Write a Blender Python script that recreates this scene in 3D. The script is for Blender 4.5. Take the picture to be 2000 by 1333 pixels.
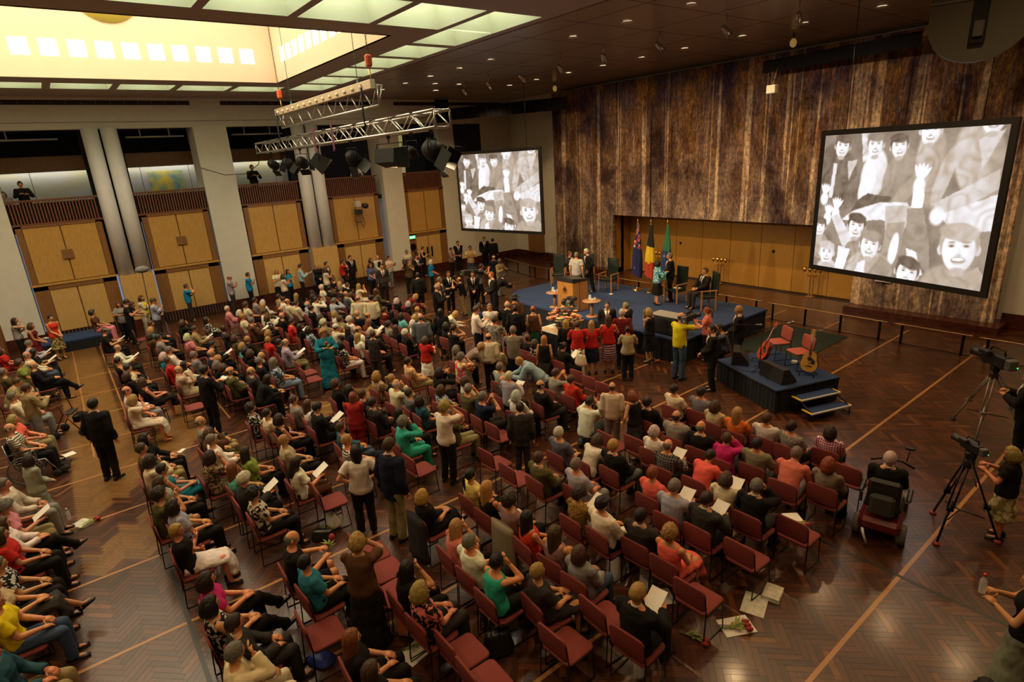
import bpy, bmesh, math, random
import numpy as np
from mathutils import Vector, Matrix, Euler, noise
random.seed(7); np.random.seed(7)
EXPOSURE = -0.15; WELL = 1650; DOWN = 230; HALL = 200; TRUSS = 1700; COFE = 6.5; WINE = 6.0; STRIPE = 1.5; STRIPL = 26; SCREENE = 1.2; DLEMIT = 35.0; WASH = 300
for o in list(bpy.data.objects): bpy.data.objects.remove(o, do_unlink=True)
scn = bpy.context.scene
COL = scn.collection
V = Vector
PI = math.pi
# ------------------------------------------------------------ camera
cam_d = bpy.data.cameras.new('camera'); cam = bpy.data.objects.new('camera', cam_d); COL.objects.link(cam)
cam_d.sensor_width = 36.0; cam_d.lens = 20.482; cam_d.clip_end = 200; cam_d.clip_start = 0.05
yaw, pitch, roll = -0.921506286, 0.307024104, 0.0618974343
cy, sy, cp, sp = math.cos(yaw), math.sin(yaw), math.cos(pitch), math.sin(pitch)
F_ = V((sy*cp, cy*cp, -sp)); R_ = V((cy, -sy, 0)); D_ = F_.cross(R_)
cr, sr = math.cos(roll), math.sin(roll)
R2 = cr*R_ + sr*D_; D2 = -sr*R_ + cr*D_
M = Matrix((( R2.x, -D2.x, -F_.x, 0), (R2.y, -D2.y, -F_.y, 0), (R2.z, -D2.z, -F_.z, 6.0), (0, 0, 0, 1)))
cam.matrix_world = M
scn.camera = cam
# ------------------------------------------------------------ world, exposure
scn.view_settings.view_transform = 'Standard'; scn.view_settings.look = 'None'
scn.view_settings.gamma = 1.0; scn.view_settings.use_curve_mapping = False
scn.view_settings.exposure = EXPOSURE
w = bpy.data.worlds.new('world'); scn.world = w; w.use_nodes = True
w.node_tree.nodes['Background'].inputs[0].default_value = (0.62, 0.72, 1.0, 1)
w.node_tree.nodes['Background'].inputs[1].default_value = 0.35
scn.cycles.max_bounces = 5; scn.cycles.diffuse_bounces = 3; scn.cycles.glossy_bounces = 2
scn.cycles.transmission_bounces = 3; scn.cycles.transparent_max_bounces = 6
scn.cycles.caustics_reflective = False; scn.cycles.caustics_refractive = False
scn.cycles.sample_clamp_indirect = 4.0
ZC = 9.08                       # ceiling height
def area(name, loc, size, power, col, rot=(0,0,0), sy=None):
    l = bpy.data.lights.new(name, 'AREA'); l.energy = power; l.color = col; l.size = size
    if sy: l.shape = 'RECTANGLE'; l.size_y = sy
    o = bpy.data.objects.new(name, l); o.location = loc; o.rotation_euler = rot; COL.objects.link(o); return o
def spot(name, loc, target, power, col, angle=1.2, blend=.5, rad=.08):
    l = bpy.data.lights.new(name, 'SPOT'); l.energy = power; l.color = col; l.spot_size = angle; l.spot_blend = blend; l.shadow_soft_size = rad
    o = bpy.data.objects.new(name, l); o.location = loc
    o.rotation_euler = (V(target)-V(loc)).to_track_quat('-Z', 'Y').to_euler(); COL.objects.link(o); return o
WARM = (1.0, 0.63, 0.30)
# skylight well: daylight and lamps at the top of the well
area('skylight_well_light', (-19.1, -0.5, 12.6), 8.0, WELL, (1.0, 0.82, 0.56), (0,0,0), 15.0)
# tungsten downlights on a 2 m grid in the lower ceiling
for x in [-24.95+2*k for k in range(13)]:
    for y in (12.75, 18.0):
        spot('downlight', (x, y, ZC-0.06), (x, y, 0), DOWN, WARM, 2.25, .6, .09)
for x in (-12.2, -8.4, -4.6, -1.0):  # added lamps without fixtures, lighting the crowd and floor
    for y in (-6.0, -2.2, 1.6, 5.4, 9.2):
        spot('hall_fill_light', (x, y, ZC-0.1), (x, y, 0), HALL, WARM, 1.9, .7, .10)
for x in (-26.0,):  # weaker added lamps along the left wall, also without fixtures
    for y in (-4, 0, 4, 8):
        spot('hall_fill_light', (x, y, ZC-0.1), (x+1, y, 0), HALL*.3, WARM, 1.7, .7, .10)
# lamps of the lighting truss, aimed at the stage, the seats and the left wall
for x, t, p in ((-12.3,(-13.5,15.5,1.2),1), (-16.9,(-16.0,15.5,1.2),1), (-19.5,(-14,10,1.0),1), (-22.7,(-20,12,1),.8), (-14.5,(-28.6,12.3,3.0),.8)):
    spot('truss_lamp', (x, 7.55, 5.9), t, p*TRUSS, (1.0, .72, .42), .9, .6, .1)
# stem spotlights under the ceiling wash the tapestry
for x in (-7.6,-9.2,-11.3,-13.2,-15.3,-17.4,-19.3,-21.4):
    spot('tapestry_wash', (x, 14.9, 8.45), (x*.98-.2, 22.0, 4.6), WASH, (1.0,.70,.42), 1.25, .8, .06)
# strip lamps over the gallery mural
for y in (-4,0,4,8): area('gallery_strip', (-31.35, y, 6.6), .15, STRIPL, (1,.93,.78), (0,-.25,0), 3.8)
# ------------------------------------------------------------ materials
MATS = {}
def mat(name, col, rough=.6, metal=0, noise_amt=.0, scale=20, bump=0, emit=0, spec=.5, stretch=None, col2=None, trans=0, objcol=False, coat=0):
    if name in MATS: return MATS[name]
    m = bpy.data.materials.new(name); m.use_nodes = True; nt = m.node_tree; b = nt.nodes['Principled BSDF']
    b.inputs['Roughness'].default_value = rough; b.inputs['Metallic'].default_value = metal
    b.inputs['Specular IOR Level'].default_value = spec
    c4 = (*col, 1); src = None
    if objcol:
        oi = nt.nodes.new('ShaderNodeObjectInfo'); src = oi.outputs['Color']
    if noise_amt or bump or col2:
        tc = nt.nodes.new('ShaderNodeTexCoord'); mp = nt.nodes.new('ShaderNodeMapping'); nt.links.new(tc.outputs['Object'], mp.inputs[0])
        if stretch: mp.inputs['Scale'].default_value = stretch
        nz = nt.nodes.new('ShaderNodeTexNoise'); nz.inputs['Scale'].default_value = scale; nz.inputs['Detail'].default_value = 4
        nt.links.new(mp.outputs[0], nz.inputs['Vector'])
        if noise_amt or col2:
            mx = nt.nodes.new('ShaderNodeMix'); mx.data_type = 'RGBA'
            if col2:
                rp = nt.nodes.new('ShaderNodeMapRange'); rp.inputs[1].default_value=.35; rp.inputs[2].default_value=.65
                nt.links.new(nz.outputs['Fac'], rp.inputs[0]); nt.links.new(rp.outputs[0], mx.inputs[0])
                mx.inputs[6].default_value = c4; mx.inputs[7].default_value = (*col2, 1)
            else:
                mx.blend_type = 'MULTIPLY'; mx.inputs[0].default_value = 1
                rp = nt.nodes.new('ShaderNodeMapRange'); rp.inputs[1].default_value=.3; rp.inputs[2].default_value=.7
                rp.inputs[3].default_value = 1-noise_amt; rp.inputs[4].default_value = 1+noise_amt*.3
                nt.links.new(nz.outputs['Fac'], rp.inputs[0]); nt.links.new(rp.outputs[0], mx.inputs[7])
                if src: nt.links.new(src, mx.inputs[6])
                else: mx.inputs[6].default_value = c4
            src = mx.outputs[2]
        if bump:
            bp = nt.nodes.new('ShaderNodeBump'); bp.inputs['Strength'].default_value = bump; bp.inputs['Distance'].default_value = .01
            nt.links.new(nz.outputs['Fac'], bp.inputs['Height']); nt.links.new(bp.outputs[0], b.inputs['Normal'])
    if src: nt.links.new(src, b.inputs['Base Color'])
    else: b.inputs['Base Color'].default_value = c4
    if emit:
        b.inputs['Emission Color'].default_value = c4; b.inputs['Emission Strength'].default_value = emit
        if src and not objcol: nt.links.new(src, b.inputs['Emission Color'])
    if trans: b.inputs['Transmission Weight'].default_value = trans
    if coat: b.inputs['Coat Weight'].default_value = coat; b.inputs['Coat Roughness'].default_value = .12
    MATS[name] = m; return m
def attr_mat(name, rough=.5, emit=0, coat=0, noise_amt=.0, scale=30, stretch=None, bump=0):
    m = bpy.data.materials.new(name); m.use_nodes = True; nt = m.node_tree; b = nt.nodes['Principled BSDF']
    b.inputs['Roughness'].default_value = rough
    a = nt.nodes.new('ShaderNodeAttribute'); a.attribute_name = 'tint'; src = a.outputs['Color']
    if noise_amt:
        tc = nt.nodes.new('ShaderNodeTexCoord'); mp = nt.nodes.new('ShaderNodeMapping'); nt.links.new(tc.outputs['Object'], mp.inputs[0])
        if stretch: mp.inputs['Scale'].default_value = stretch
        nz = nt.nodes.new('ShaderNodeTexNoise'); nz.inputs['Scale'].default_value = scale; nz.inputs['Detail'].default_value = 3
        nt.links.new(mp.outputs[0], nz.inputs['Vector'])
        mx = nt.nodes.new('ShaderNodeMix'); mx.data_type='RGBA'; mx.blend_type='MULTIPLY'; mx.inputs[0].default_value=1
        rp = nt.nodes.new('ShaderNodeMapRange'); rp.inputs[1].default_value=.3; rp.inputs[2].default_value=.7; rp.inputs[3].default_value=1-noise_amt; rp.inputs[4].default_value=1+.3*noise_amt
        nt.links.new(nz.outputs['Fac'], rp.inputs[0]); nt.links.new(rp.outputs[0], mx.inputs[7]); nt.links.new(src, mx.inputs[6]); src = mx.outputs[2]
        if bump:
            bp = nt.nodes.new('ShaderNodeBump'); bp.inputs['Strength'].default_value=bump; bp.inputs['Distance'].default_value=.01
            nt.links.new(nz.outputs['Fac'], bp.inputs['Height']); nt.links.new(bp.outputs[0], b.inputs['Normal'])
    nt.links.new(src, b.inputs['Base Color'])
    if emit:
        nt.links.new(src, b.inputs['Emission Color']); b.inputs['Emission Strength'].default_value = emit
        b.inputs['Base Color'].default_value = (0,0,0,1)
        for l in list(b.inputs['Base Color'].links): nt.links.remove(l)
    if coat: b.inputs['Coat Weight'].default_value = coat; b.inputs['Coat Roughness'].default_value = .15
    MATS[name] = m; return m
# ------------------------------------------------------------ mesh builder
class MB:
    def __init__(s): s.v = []; s.f = []; s.sm = []; s.mi = []; s.cur = 0
    def add(s, vs, fs, smooth=False, T=None):
        b = len(s.v)
        if T is not None: vs = [T @ V(p) for p in vs]
        s.v.extend([tuple(p) for p in vs]); s.f.extend([tuple(i+b for i in f) for f in fs]); s.sm.extend([smooth]*len(fs)); s.mi.extend([s.cur]*len(fs)); return s
    def box(s, c, d, T=None, rz=0):
        x, y, z = [q/2 for q in d]; vs = []
        for sx in (-x, x):
            for sy_ in (-y, y):
                for sz in (-z, z):
                    p = V((sx, sy_, sz))
                    if rz: p = Matrix.Rotation(rz, 3, 'Z') @ p
                    vs.append(p + V(c))
        return s.add(vs, [(0,1,3,2),(4,6,7,5),(0,4,5,1),(2,3,7,6),(0,2,6,4),(1,5,7,3)], False, T)
    def b2(s, a, b, T=None):
        return s.box([(a[i]+b[i])/2 for i in range(3)], [abs(b[i]-a[i]) for i in range(3)], T)
    def bbox(s, c, d, r=.01, T=None):       # box with chamfered edges
        x, y, z = [q/2 for q in d]; r = min(r, x*.98, y*.98, z*.98); vs = []; ids = {}
        for sx in (-1,1):
            for sy_ in (-1,1):
                for sz in (-1,1):
                    for k, (ex,ey,ez) in enumerate(((0,1,1),(1,0,1),(1,1,0))):
                        ids[(sx,sy_,sz,k)] = len(vs); vs.append((c[0]+sx*(x-r*ex), c[1]+sy_*(y-r*ey), c[2]+sz*(z-r*ez)))
        fs = []
        g = lambda a,b,cc,k: ids[(a,b,cc,k)]
        for sg in (-1,1):
            q = [g(sg,-1,-1,0),g(sg,1,-1,0),g(sg,1,1,0),g(sg,-1,1,0)]; fs.append(q if sg>0 else q[::-1])
            q = [g(-1,sg,-1,1),g(-1,sg,1,1),g(1,sg,1,1),g(1,sg,-1,1)]; fs.append(q if sg>0 else q[::-1])
            q = [g(-1,-1,sg,2),g(1,-1,sg,2),g(1,1,sg,2),g(-1,1,sg,2)]; fs.append(q if sg>0 else q[::-1])
        for a in (-1,1):
            for b in (-1,1):
                fs.append([g(-1,a,b,1),g(1,a,b,1),g(1,a,b,2),g(-1,a,b,2)])
                fs.append([g(a,-1,b,0),g(a,1,b,0),g(a,1,b,2),g(a,-1,b,2)])
                fs.append([g(a,b,-1,0),g(a,b,1,0),g(a,b,1,1),g(a,b,-1,1)])
                for cc in (-1,1): fs.append([g(a,b,cc,0),g(a,b,cc,1),g(a,b,cc,2)])
        return s.add(vs, fs, False, T)
    def tube(s, pts, r, n=8, T=None, caps=True, smooth=True):
        pts = [V(p) for p in pts]; k = len(pts); rs = r if isinstance(r, (list, tuple)) else [r]*k
        vs = []; up = None
        for i, p in enumerate(pts):
            d = (pts[min(i+1,k-1)] - pts[max(i-1,0)]).normalized()
            if up is None:
                up = V((0,0,1)) if abs(d.z) < .9 else V((1,0,0))
            a = d.cross(up).normalized(); b = a.cross(d).normalized(); up = b
            for j in range(n):
                t = 2*PI*j/n; vs.append(p + (a*math.cos(t) + b*math.sin(t))*rs[i])
        fs = [(i*n+j, i*n+(j+1)%n, (i+1)*n+(j+1)%n, (i+1)*n+j) for i in range(k-1) for j in range(n)]
        s.add(vs, fs, smooth, T)
        if caps:
            b = len(s.v) - len(vs); s.f += [tuple(b+j for j in range(n))[::-1], tuple(b+(k-1)*n+j for j in range(n))]; s.sm += [False]*2; s.mi += [s.cur]*2
        return s
    def lathe(s, prof, n=16, c=(0,0,0), T=None, smooth=True):
        vs = []; k = len(prof)
        for r, z in prof:
            for j in range(n):
                t = 2*PI*j/n; vs.append((c[0]+r*math.cos(t), c[1]+r*math.sin(t), c[2]+z))
        fs = [(i*n+j, i*n+(j+1)%n, (i+1)*n+(j+1)%n, (i+1)*n+j) for i in range(k-1) for j in range(n)]
        fs += [tuple(range(n))[::-1], tuple((k-1)*n+j for j in range(n))]
        return s.add(vs, fs, smooth, T)
    def loft(s, rings, T=None, smooth=True, caps=True):
        n = len(rings[0]); vs = [p for r in rings for p in r]; k = len(rings)
        fs = [(i*n+j, i*n+(j+1)%n, (i+1)*n+(j+1)%n, (i+1)*n+j) for i in range(k-1) for j in range(n)]
        if caps: fs += [tuple(range(n))[::-1], tuple((k-1)*n+j for j in range(n))]
        return s.add(vs, fs, smooth, T)
    def ell(s, c, r, n=12, m=8, T=None, R=None):
        vs = []; 
        for i in range(m+1):
            ph = PI*i/m
            for j in range(n):
                t = 2*PI*j/n; p = V((r[0]*math.sin(ph)*math.cos(t), r[1]*math.sin(ph)*math.sin(t), r[2]*math.cos(ph)))
                if R is not None: p = R @ p
                vs.append(p + V(c))
        fs = [(i*n+j, (i+1)*n+j, (i+1)*n+(j+1)%n, i*n+(j+1)%n) for i in range(m) for j in range(n)]
        return s.add(vs, fs, True, T)
    def prism(s, poly, d, T=None, smooth=False):      # poly in xz, extruded along y from 0 to d
        n = len(poly); vs = [(p[0], 0, p[1]) for p in poly] + [(p[0], d, p[1]) for p in poly]
        fs = [tuple(range(n)), tuple(range(2*n-1, n-1, -1))] + [(j, j+n, (j+1)%n+n, (j+1)%n) for j in range(n)]
        return s.add(vs, fs, smooth, T)
    def mesh(s, name, mats):
        me = bpy.data.meshes.new(name); me.from_pydata(s.v, [], s.f)
        for m in (mats if isinstance(mats, (list, tuple)) else [mats]): me.materials.append(m)
        me.polygons.foreach_set('use_smooth', s.sm); me.polygons.foreach_set('material_index', s.mi)
        bm = bmesh.new(); bm.from_mesh(me); bmesh.ops.remove_doubles(bm, verts=bm.verts, dist=1e-5); bmesh.ops.recalc_face_normals(bm, faces=bm.faces); bm.to_mesh(me); bm.free()
        return me
def obj(name, mb, mats, parent=None, label=None, M=None):
    me = mb.mesh(name, mats) if isinstance(mb, MB) else mb
    o = bpy.data.objects.new(name, me); COL.objects.link(o)
    if parent is not None: o.parent = parent
    if M is not None: o.matrix_local = M
    if label: o['label'] = label
    return o
def tag(o, label, cat, group=None):
    o['label'] = label; o['category'] = cat
    if group: o['group'] = group
    return o
def thing(name, label, cat, loc=(0,0,0), rz=0, group=None):
    o = bpy.data.objects.new(name, None); o.empty_display_size = .1; COL.objects.link(o)
    o.location = loc; o.rotation_euler = (0,0,rz); return tag(o, label, cat, group)
def struct(name, mb, mats, parent=None):
    o = obj(name, mb, mats, parent)
    if parent is None: o['kind'] = 'structure'
    return o
def T_(loc=(0,0,0), rx=0, ry=0, rz=0, s=1):
    return Matrix.LocRotScale(V(loc), Euler((rx,ry,rz)), V((s,s,s)) if not hasattr(s,'__len__') else V(s))
def set_tint(me, cols):      # one colour per face
    a = me.color_attributes.new('tint', 'FLOAT_COLOR', 'CORNER')
    tot = np.empty(len(me.polygons), dtype=np.int32); me.polygons.foreach_get('loop_total', tot)
    c = np.repeat(np.asarray(cols, dtype=np.float32), tot, axis=0)
    a.data.foreach_set('color', c.ravel())
def rings(path, w, h, n=12, axes=None): pass
OAK = mat('oak_veneer', (.58,.33,.085), .35, noise_amt=.25, scale=6, stretch=(8,8,.6), coat=.2)
OAK2 = mat('pale_veneer', (.64,.40,.13), .35, noise_amt=.2, scale=6, stretch=(8,8,.6), coat=.2)
BROWN = mat('brown_timber', (.27,.125,.04), .4, noise_amt=.3, scale=6, stretch=(8,8,.6), coat=.2)
REDWOOD = mat('red_timber', (.20,.075,.04), .45, noise_amt=.3, scale=8, stretch=(6,6,.6))
MARBLE = mat('dark_red_marble', (.085,.022,.014), .25, noise_amt=.5, scale=5)
WHITE = mat('white_render', (.70,.68,.58), .75, noise_amt=.06, scale=3)
COLW = mat('column_white', (.78,.78,.77), .6, noise_amt=.05, scale=3)
CEIL = mat('ceiling_plaster', (.50,.41,.35), .6, noise_amt=.05, scale=2)
CEILG = mat('ceiling_gloss', (.30,.24,.205), .28, noise_amt=.06, scale=2)
COFF = mat('coffer_white', (.74,.77,.58), .7, noise_amt=.04, scale=2)
WELLM = mat('well_wall', (.84,.72,.53), .75, noise_amt=.03, scale=3)
BLACK = mat('black_paint', (.012,.012,.013), .7)
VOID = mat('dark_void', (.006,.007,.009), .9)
JOINT = mat('dark_joint', (.03,.015,.008), .8)
BLKMET = mat('black_metal', (.015,.015,.016), .35, metal=.6)
STEEL = mat('aluminium', (.62,.60,.55), .32, metal=1)
CHROME = mat('chrome', (.75,.75,.74), .15, metal=1)
GOLD = mat('gold_metal', (.80,.52,.16), .25, metal=1)
PAPER = mat('white_paper', (.80,.77,.68), .8, noise_amt=.05, scale=30)
PLAST = mat('black_plastic', (.02,.02,.021), .4)
FABRED = mat('burgundy_upholstery', (.23,.040,.032), .85, noise_amt=.2, scale=150, bump=.2)
CARPET = mat('blue_carpet', (.018,.045,.135), .95, noise_amt=.35, scale=90, bump=.3)
DRAPE = mat('black_drape', (.010,.010,.014), .95, noise_amt=.3, scale=30)
GLASS = mat('clear_glass', (.9,.95,.95), .05); GLASS.node_tree.nodes['Principled BSDF'].inputs['Alpha'].default_value = .28
LAMPBLK = mat('lamp_black', (.007,.007,.007), .55, spec=.3)
ALCM = mat('alcove_veneer', (.44,.225,.040), .35, noise_amt=.2, scale=6, stretch=(8,8,.6), coat=.2)
RUBBER = mat('black_rubber', (.02,.02,.02), .8)
# ------------------------------------------------------------ FLOOR
XL = -28.6; YB = 22.6
fl = MB(); fl.b2((-31.5,-7,-.12),(2.5,24.2,-.012))
floor = struct('floor', fl, JOINT)
Lb, Wb = .42, .084
n_ = 5; rt = math.sqrt(.5)
def zone(x, y):
    # pale timber bands set into the dark jarrah
    a = -1.02 < y < .36 and x < -10.5 and not (-13.1 < x+y*1.0+.0 < -11.9) and not (-24.3 < x-y*.2 < -23.0 and False)
    b = .36 < y < 1.9 and -16.2+y*.2 < x+y < -13.4+y*.25
    c = (y-4.3)+(abs(x+14.3)*1.6) < 1.25 and y > 4.2
    d = 5.6 < y < 6.5 and abs(x+14.3) < .8-(y-5.6)*.5
    return a or b or c or d
blocks = []
R45 = Matrix.Rotation(-PI/4, 2)
for m_ in range(-75, 76):
    for k in range(-330, 330):
        for hv in (0, 1):
            if hv == 0: cx, cyy = k+2*n_*m_+n_/2, k+.5
            else: cx, cyy = k+n_+2*n_*m_+.5, k+1-n_/2
            p = R45 @ V((cx*Wb, cyy*Wb)); x, y = p.x-13, p.y+8
            if -29.0 < x < 1.6 and -5.5 < y < 22.9 and y < 22.9: blocks.append((x, y, -PI/4 + (PI/2 if hv else 0)))
ax = V((-1.9, 4.6))
near = sorted([b for b in blocks if b[1] > 1.8 and b[0] > -6.0 and not zone(b[0], b[1])], key=lambda b: (b[0]-ax.x)**2*1.0 + (b[1]-ax.y)**2*.6)[:300]
nearset = set(near)
rest = [b for b in blocks if b not in nearset]
B = np.array([(x, y, a) for x, y, a in rest]); N = len(B)
hx, hy = Lb/2-.0012, Wb/2-.0012
loc = np.array([(-hx,-hy),(hx,-hy),(hx,hy),(-hx,hy)])
c_, s_ = np.cos(B[:,2]), np.sin(B[:,2])
dz = np.random.uniform(-.0006, .0, N)
vs = np.zeros((N, 8, 3))
for q in range(4):
    lx, ly = loc[q]; X = B[:,0]+lx*c_-ly*s_; Y = B[:,1]+lx*s_+ly*c_
    vs[:,q] = np.stack([X, Y, dz], 1); vs[:,q+4] = np.stack([X, Y, np.full(N, -.012)], 1)
fq = np.array([(0,1,2,3),(4,5,1,0),(5,6,2,1),(6,7,3,2),(7,4,0,3)])
fs = (fq[None] + (np.arange(N)*8)[:,None,None]).reshape(-1,4)
me = bpy.data.meshes.new('parquet'); me.from_pydata(vs.reshape(-1,3).tolist(), [], fs.tolist())
def jar():
    t = random.random(); f = .55+.75*random.random()
    b = np.array((.088,.028,.011))*(1-t)+np.array((.058,.022,.012))*t
    if random.random() < .08: b = np.array((.135,.046,.015))
    return b*f
def pale(): return np.array((.20,.098,.027))*(.85+.3*random.random())
tc = np.array([np.append(pale() if zone(x,y) else jar(), 1) for x,y,a in rest])
PARQ = attr_mat('parquet_varnish', .31, coat=.28, noise_amt=.25, scale=14)
me.materials.append(PARQ); set_tint(me, np.repeat(tc, 5, axis=0))
po = obj('parquet', me, None, floor); po['kind'] = 'stuff'
PARQ1 = mat('parquet_block_varnish', (1,1,1), .31, noise_amt=.25, scale=14, objcol=True, coat=.28)
blk = MB(); blk.box((0,0,-.006),(2*hx,2*hy,.012)); blkm = blk.mesh('parquet_block', PARQ1)
for x,y,a in near:
    o = obj('parquet_block', blkm, None, floor); o.location = (x,y,random.uniform(-.0006,0)); o.rotation_euler = (0,0,a); o.color = (*jar(),1)
BRASS = mat('pale_inlay', (.38,.18,.055), .35, coat=.3)
BLACKIN = mat('dark_inlay', (.012,.014,.011), .35)
for x in (-2.2,-4.28,-6.32,-8.27,-10.3,-12.35,-14.4,-16.45,-18.5,-20.5,-22.6):
    m = MB(); m.b2((x-.028,-4 if x<-6 else 0,-.01),(x+.028,20.6,.0016)); obj('inlay_strip', m, BRASS, floor)
for y in (.25, 8.3):
    m = MB(); m.b2((-10.6 if y<1 else -3.9,y-.03,-.01),(-6.2 if y<1 else 1.4,y+.03,.0018)); obj('inlay_strip', m, BLACKIN, floor)
for y in (-.42,.44,2.5):
    m = MB(); m.b2((-28,y-.02,-.01),(-15.5,y+.02,.0017)); obj('inlay_strip', m, BRASS, floor)
# dark green carpet runner by the stage
m = MB(); m.b2((-9.45,15.6,0),(-7.35,18.75,.012)); tag(obj('carpet_runner', m, mat('green_carpet',(.010,.022,.016),.95,noise_amt=.3,scale=80)), 'dark green carpet runner on the parquet beside the main stage', 'carpet')
# ------------------------------------------------------------ CEILING
xs_w = (-23.6, -14.7); ys_w = (-9.0, 7.8)
holes = [(xs_w[0], ys_w[0], xs_w[1], ys_w[1])]
coff = []
for k in range(6): coff.append((-15.30-2.05*k, 8.85, -13.60-2.05*k, 10.25))
for k in range(7): coff.append((-13.62, 8.85-1.85*k, -11.55, 10.25-1.85*k+.25*(k>0)))
for k in range(7): coff.append((-26.2, 6.78-1.9*k, -24.8, 8.45-1.9*k))
coff.append((-26.2, 8.85, -25.9+.0, 10.25))
coff = [c for c in coff if c[2]-c[0] > .5]
coff = [c for c in coff if not (c[1] < 8.85 < c[3] and c[0] == -13.62 and c[1] > 8.9)]
xb = sorted({-29.0, 2.0} | {c for h in holes+coff for c in (h[0], h[2])}); yb = sorted({-9.0, 10.6} | {c for h in holes+coff for c in (h[1], h[3])})
cm = MB()
for i in range(len(xb)-1):
    for j in range(len(yb)-1):
        mx_, my_ = (xb[i]+xb[i+1])/2, (yb[j]+yb[j+1])/2
        if any(h[0] < mx_ < h[2] and h[1] < my_ < h[3] for h in holes+coff): continue
        cm.add([(xb[i],yb[j],ZC),(xb[i+1],yb[j],ZC),(xb[i+1],yb[j+1],ZC),(xb[i],yb[j+1],ZC)], [(0,3,2,1)])
ceiling = struct('ceiling', cm, CEIL)
m = MB(); m.b2((-29,10.6,ZC),(2,23.8,ZC+.1)); m.b2((-29,10.55,ZC-.02),(2,10.7,ZC+.02)); obj('lower_soffit', m, CEILG, ceiling)
m = MB()
for x in [-28+2.05*k for k in range(15)]: m.b2((x-.008,11,ZC-.003),(x+.008,23,ZC+.01))
for y in (11.6,14.2,16.6,19.4): m.b2((-28.6,y-.008,ZC-.003),(2,y+.008,ZC+.01))
obj('soffit_joints', m, JOINT, ceiling)
COFL = mat('coffer_diffuser', (.95,.95,.76), .6, emit=COFE)
for (x0,y0,x1,y1) in coff:
    m = MB(); ix, iy, h = .22, .22, .95
    a = [(x0,y0,ZC),(x1,y0,ZC),(x1,y1,ZC),(x0,y1,ZC)]; b = [(x0+ix,y0+iy,ZC+h),(x1-ix,y0+iy,ZC+h),(x1-ix,y1-iy,ZC+h),(x0+ix,y1-iy,ZC+h)]
    m.add(a+b, [(0,1,5,4),(1,2,6,5),(2,3,7,6),(3,0,4,7)])
    m.cur = 1; m.add(b, [(0,1,2,3)])
    obj('coffer', m, [COFF, COFL], ceiling)
# light well with square windows
wm = MB(); zt = 12.9
x0,x1 = xs_w; y0,y1 = ys_w
wm.b2((x0-.1,y0,ZC),(x0,y1+.1,zt)); wm.b2((x1,y0,ZC),(x1+.1,y1+.1,zt)); wm.b2((x0,y1,ZC),(x1,y1+.1,zt)); wm.b2((x0,y0-.1,ZC),(x1,y0,zt)); wm.b2((x0,y0,zt),(x1,y1,zt+.1))
well = struct('skylight_well', wm, WELLM)
WIN = mat('bright_window', (1,.97,.9), .5, emit=WINE)
for k in range(16):
    y = 6.67-.71*k
    if y < -6: continue
    m = MB(); m.b2((x0-.02,y,9.69),(x0+.006,y+.45,10.16)); obj('window_pane', m, WIN, well)
for k in range(13):
    x = -22.75+.64*k
    m = MB(); m.b2((x,y1-.006,9.66),(x+.42,y1+.02,10.12)); obj('window_pane', m, WIN, well)
m = MB(); m.lathe([(0.01,0),(.95,0),(.95,.04),(.01,.04)], 32, T=T_((x0+.01,2.95,11.65), ry=PI/2)); obj('yellow_disc', m, mat('yellow_disc',(.75,.62,.10),.6), well)  # yellow disc in place of an unidentified golden arc
# ------------------------------------------------------------ LEFT WALL
wl = MB()
wl.b2((XL-.4,-6,7.94),(XL,18.4,ZC)); wl.b2((XL-.4,17.55,.47),(XL,YB+.3,ZC))
wall_left = struct('wall_left', wl, WHITE)
m = MB()
for (a,b) in ((-6,5.72),(6.9,14.0),(15.1,22)): m.b2((XL-.02,a,8.80),(XL+.004,b,8.97))
obj('vent_slot', m, JOINT, wall_left)
m = MB()
for k in range(60):
    y = -6+.47*k
    if y < 22 and not (5.72<y<6.9) and not (14<y<15.1): m.b2((XL,y,8.81),(XL+.012,y+.02,8.96))
obj('vent_fins', m, mat('grey_fin',(.16,.14,.12),.6), wall_left)
m = MB(); m.b2((XL-.02,-6,8.17),(XL+.02,17.5,8.20)); obj('groove_shade', m, mat('beige_shadow',(.35,.32,.28),.8), wall_left)  # raised strip; the groove's shade is put into its beige
for i,(a,b) in enumerate(((-2.3,-1.11),(5.62,6.93),(13.98,15.10))):
    m = MB(); m.b2((XL-1.2,a,.47),(XL+.12,b,8.0)); obj('pier', m, WHITE, wall_left)
    m = MB(); m.b2((XL-.5,a-.02,0),(XL+.15,b+.02,.47)); obj('skirting', m, MARBLE, wall_left)
m = MB(); m.b2((XL-.3,17.5,0),(XL+.06,YB,.47)); obj('skirting', m, MARBLE, wall_left)
m = MB(); m.b2((XL-.3,-6,0),(XL,-2.32,7.94)); obj('side_panel', m, BROWN, wall_left)
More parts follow.
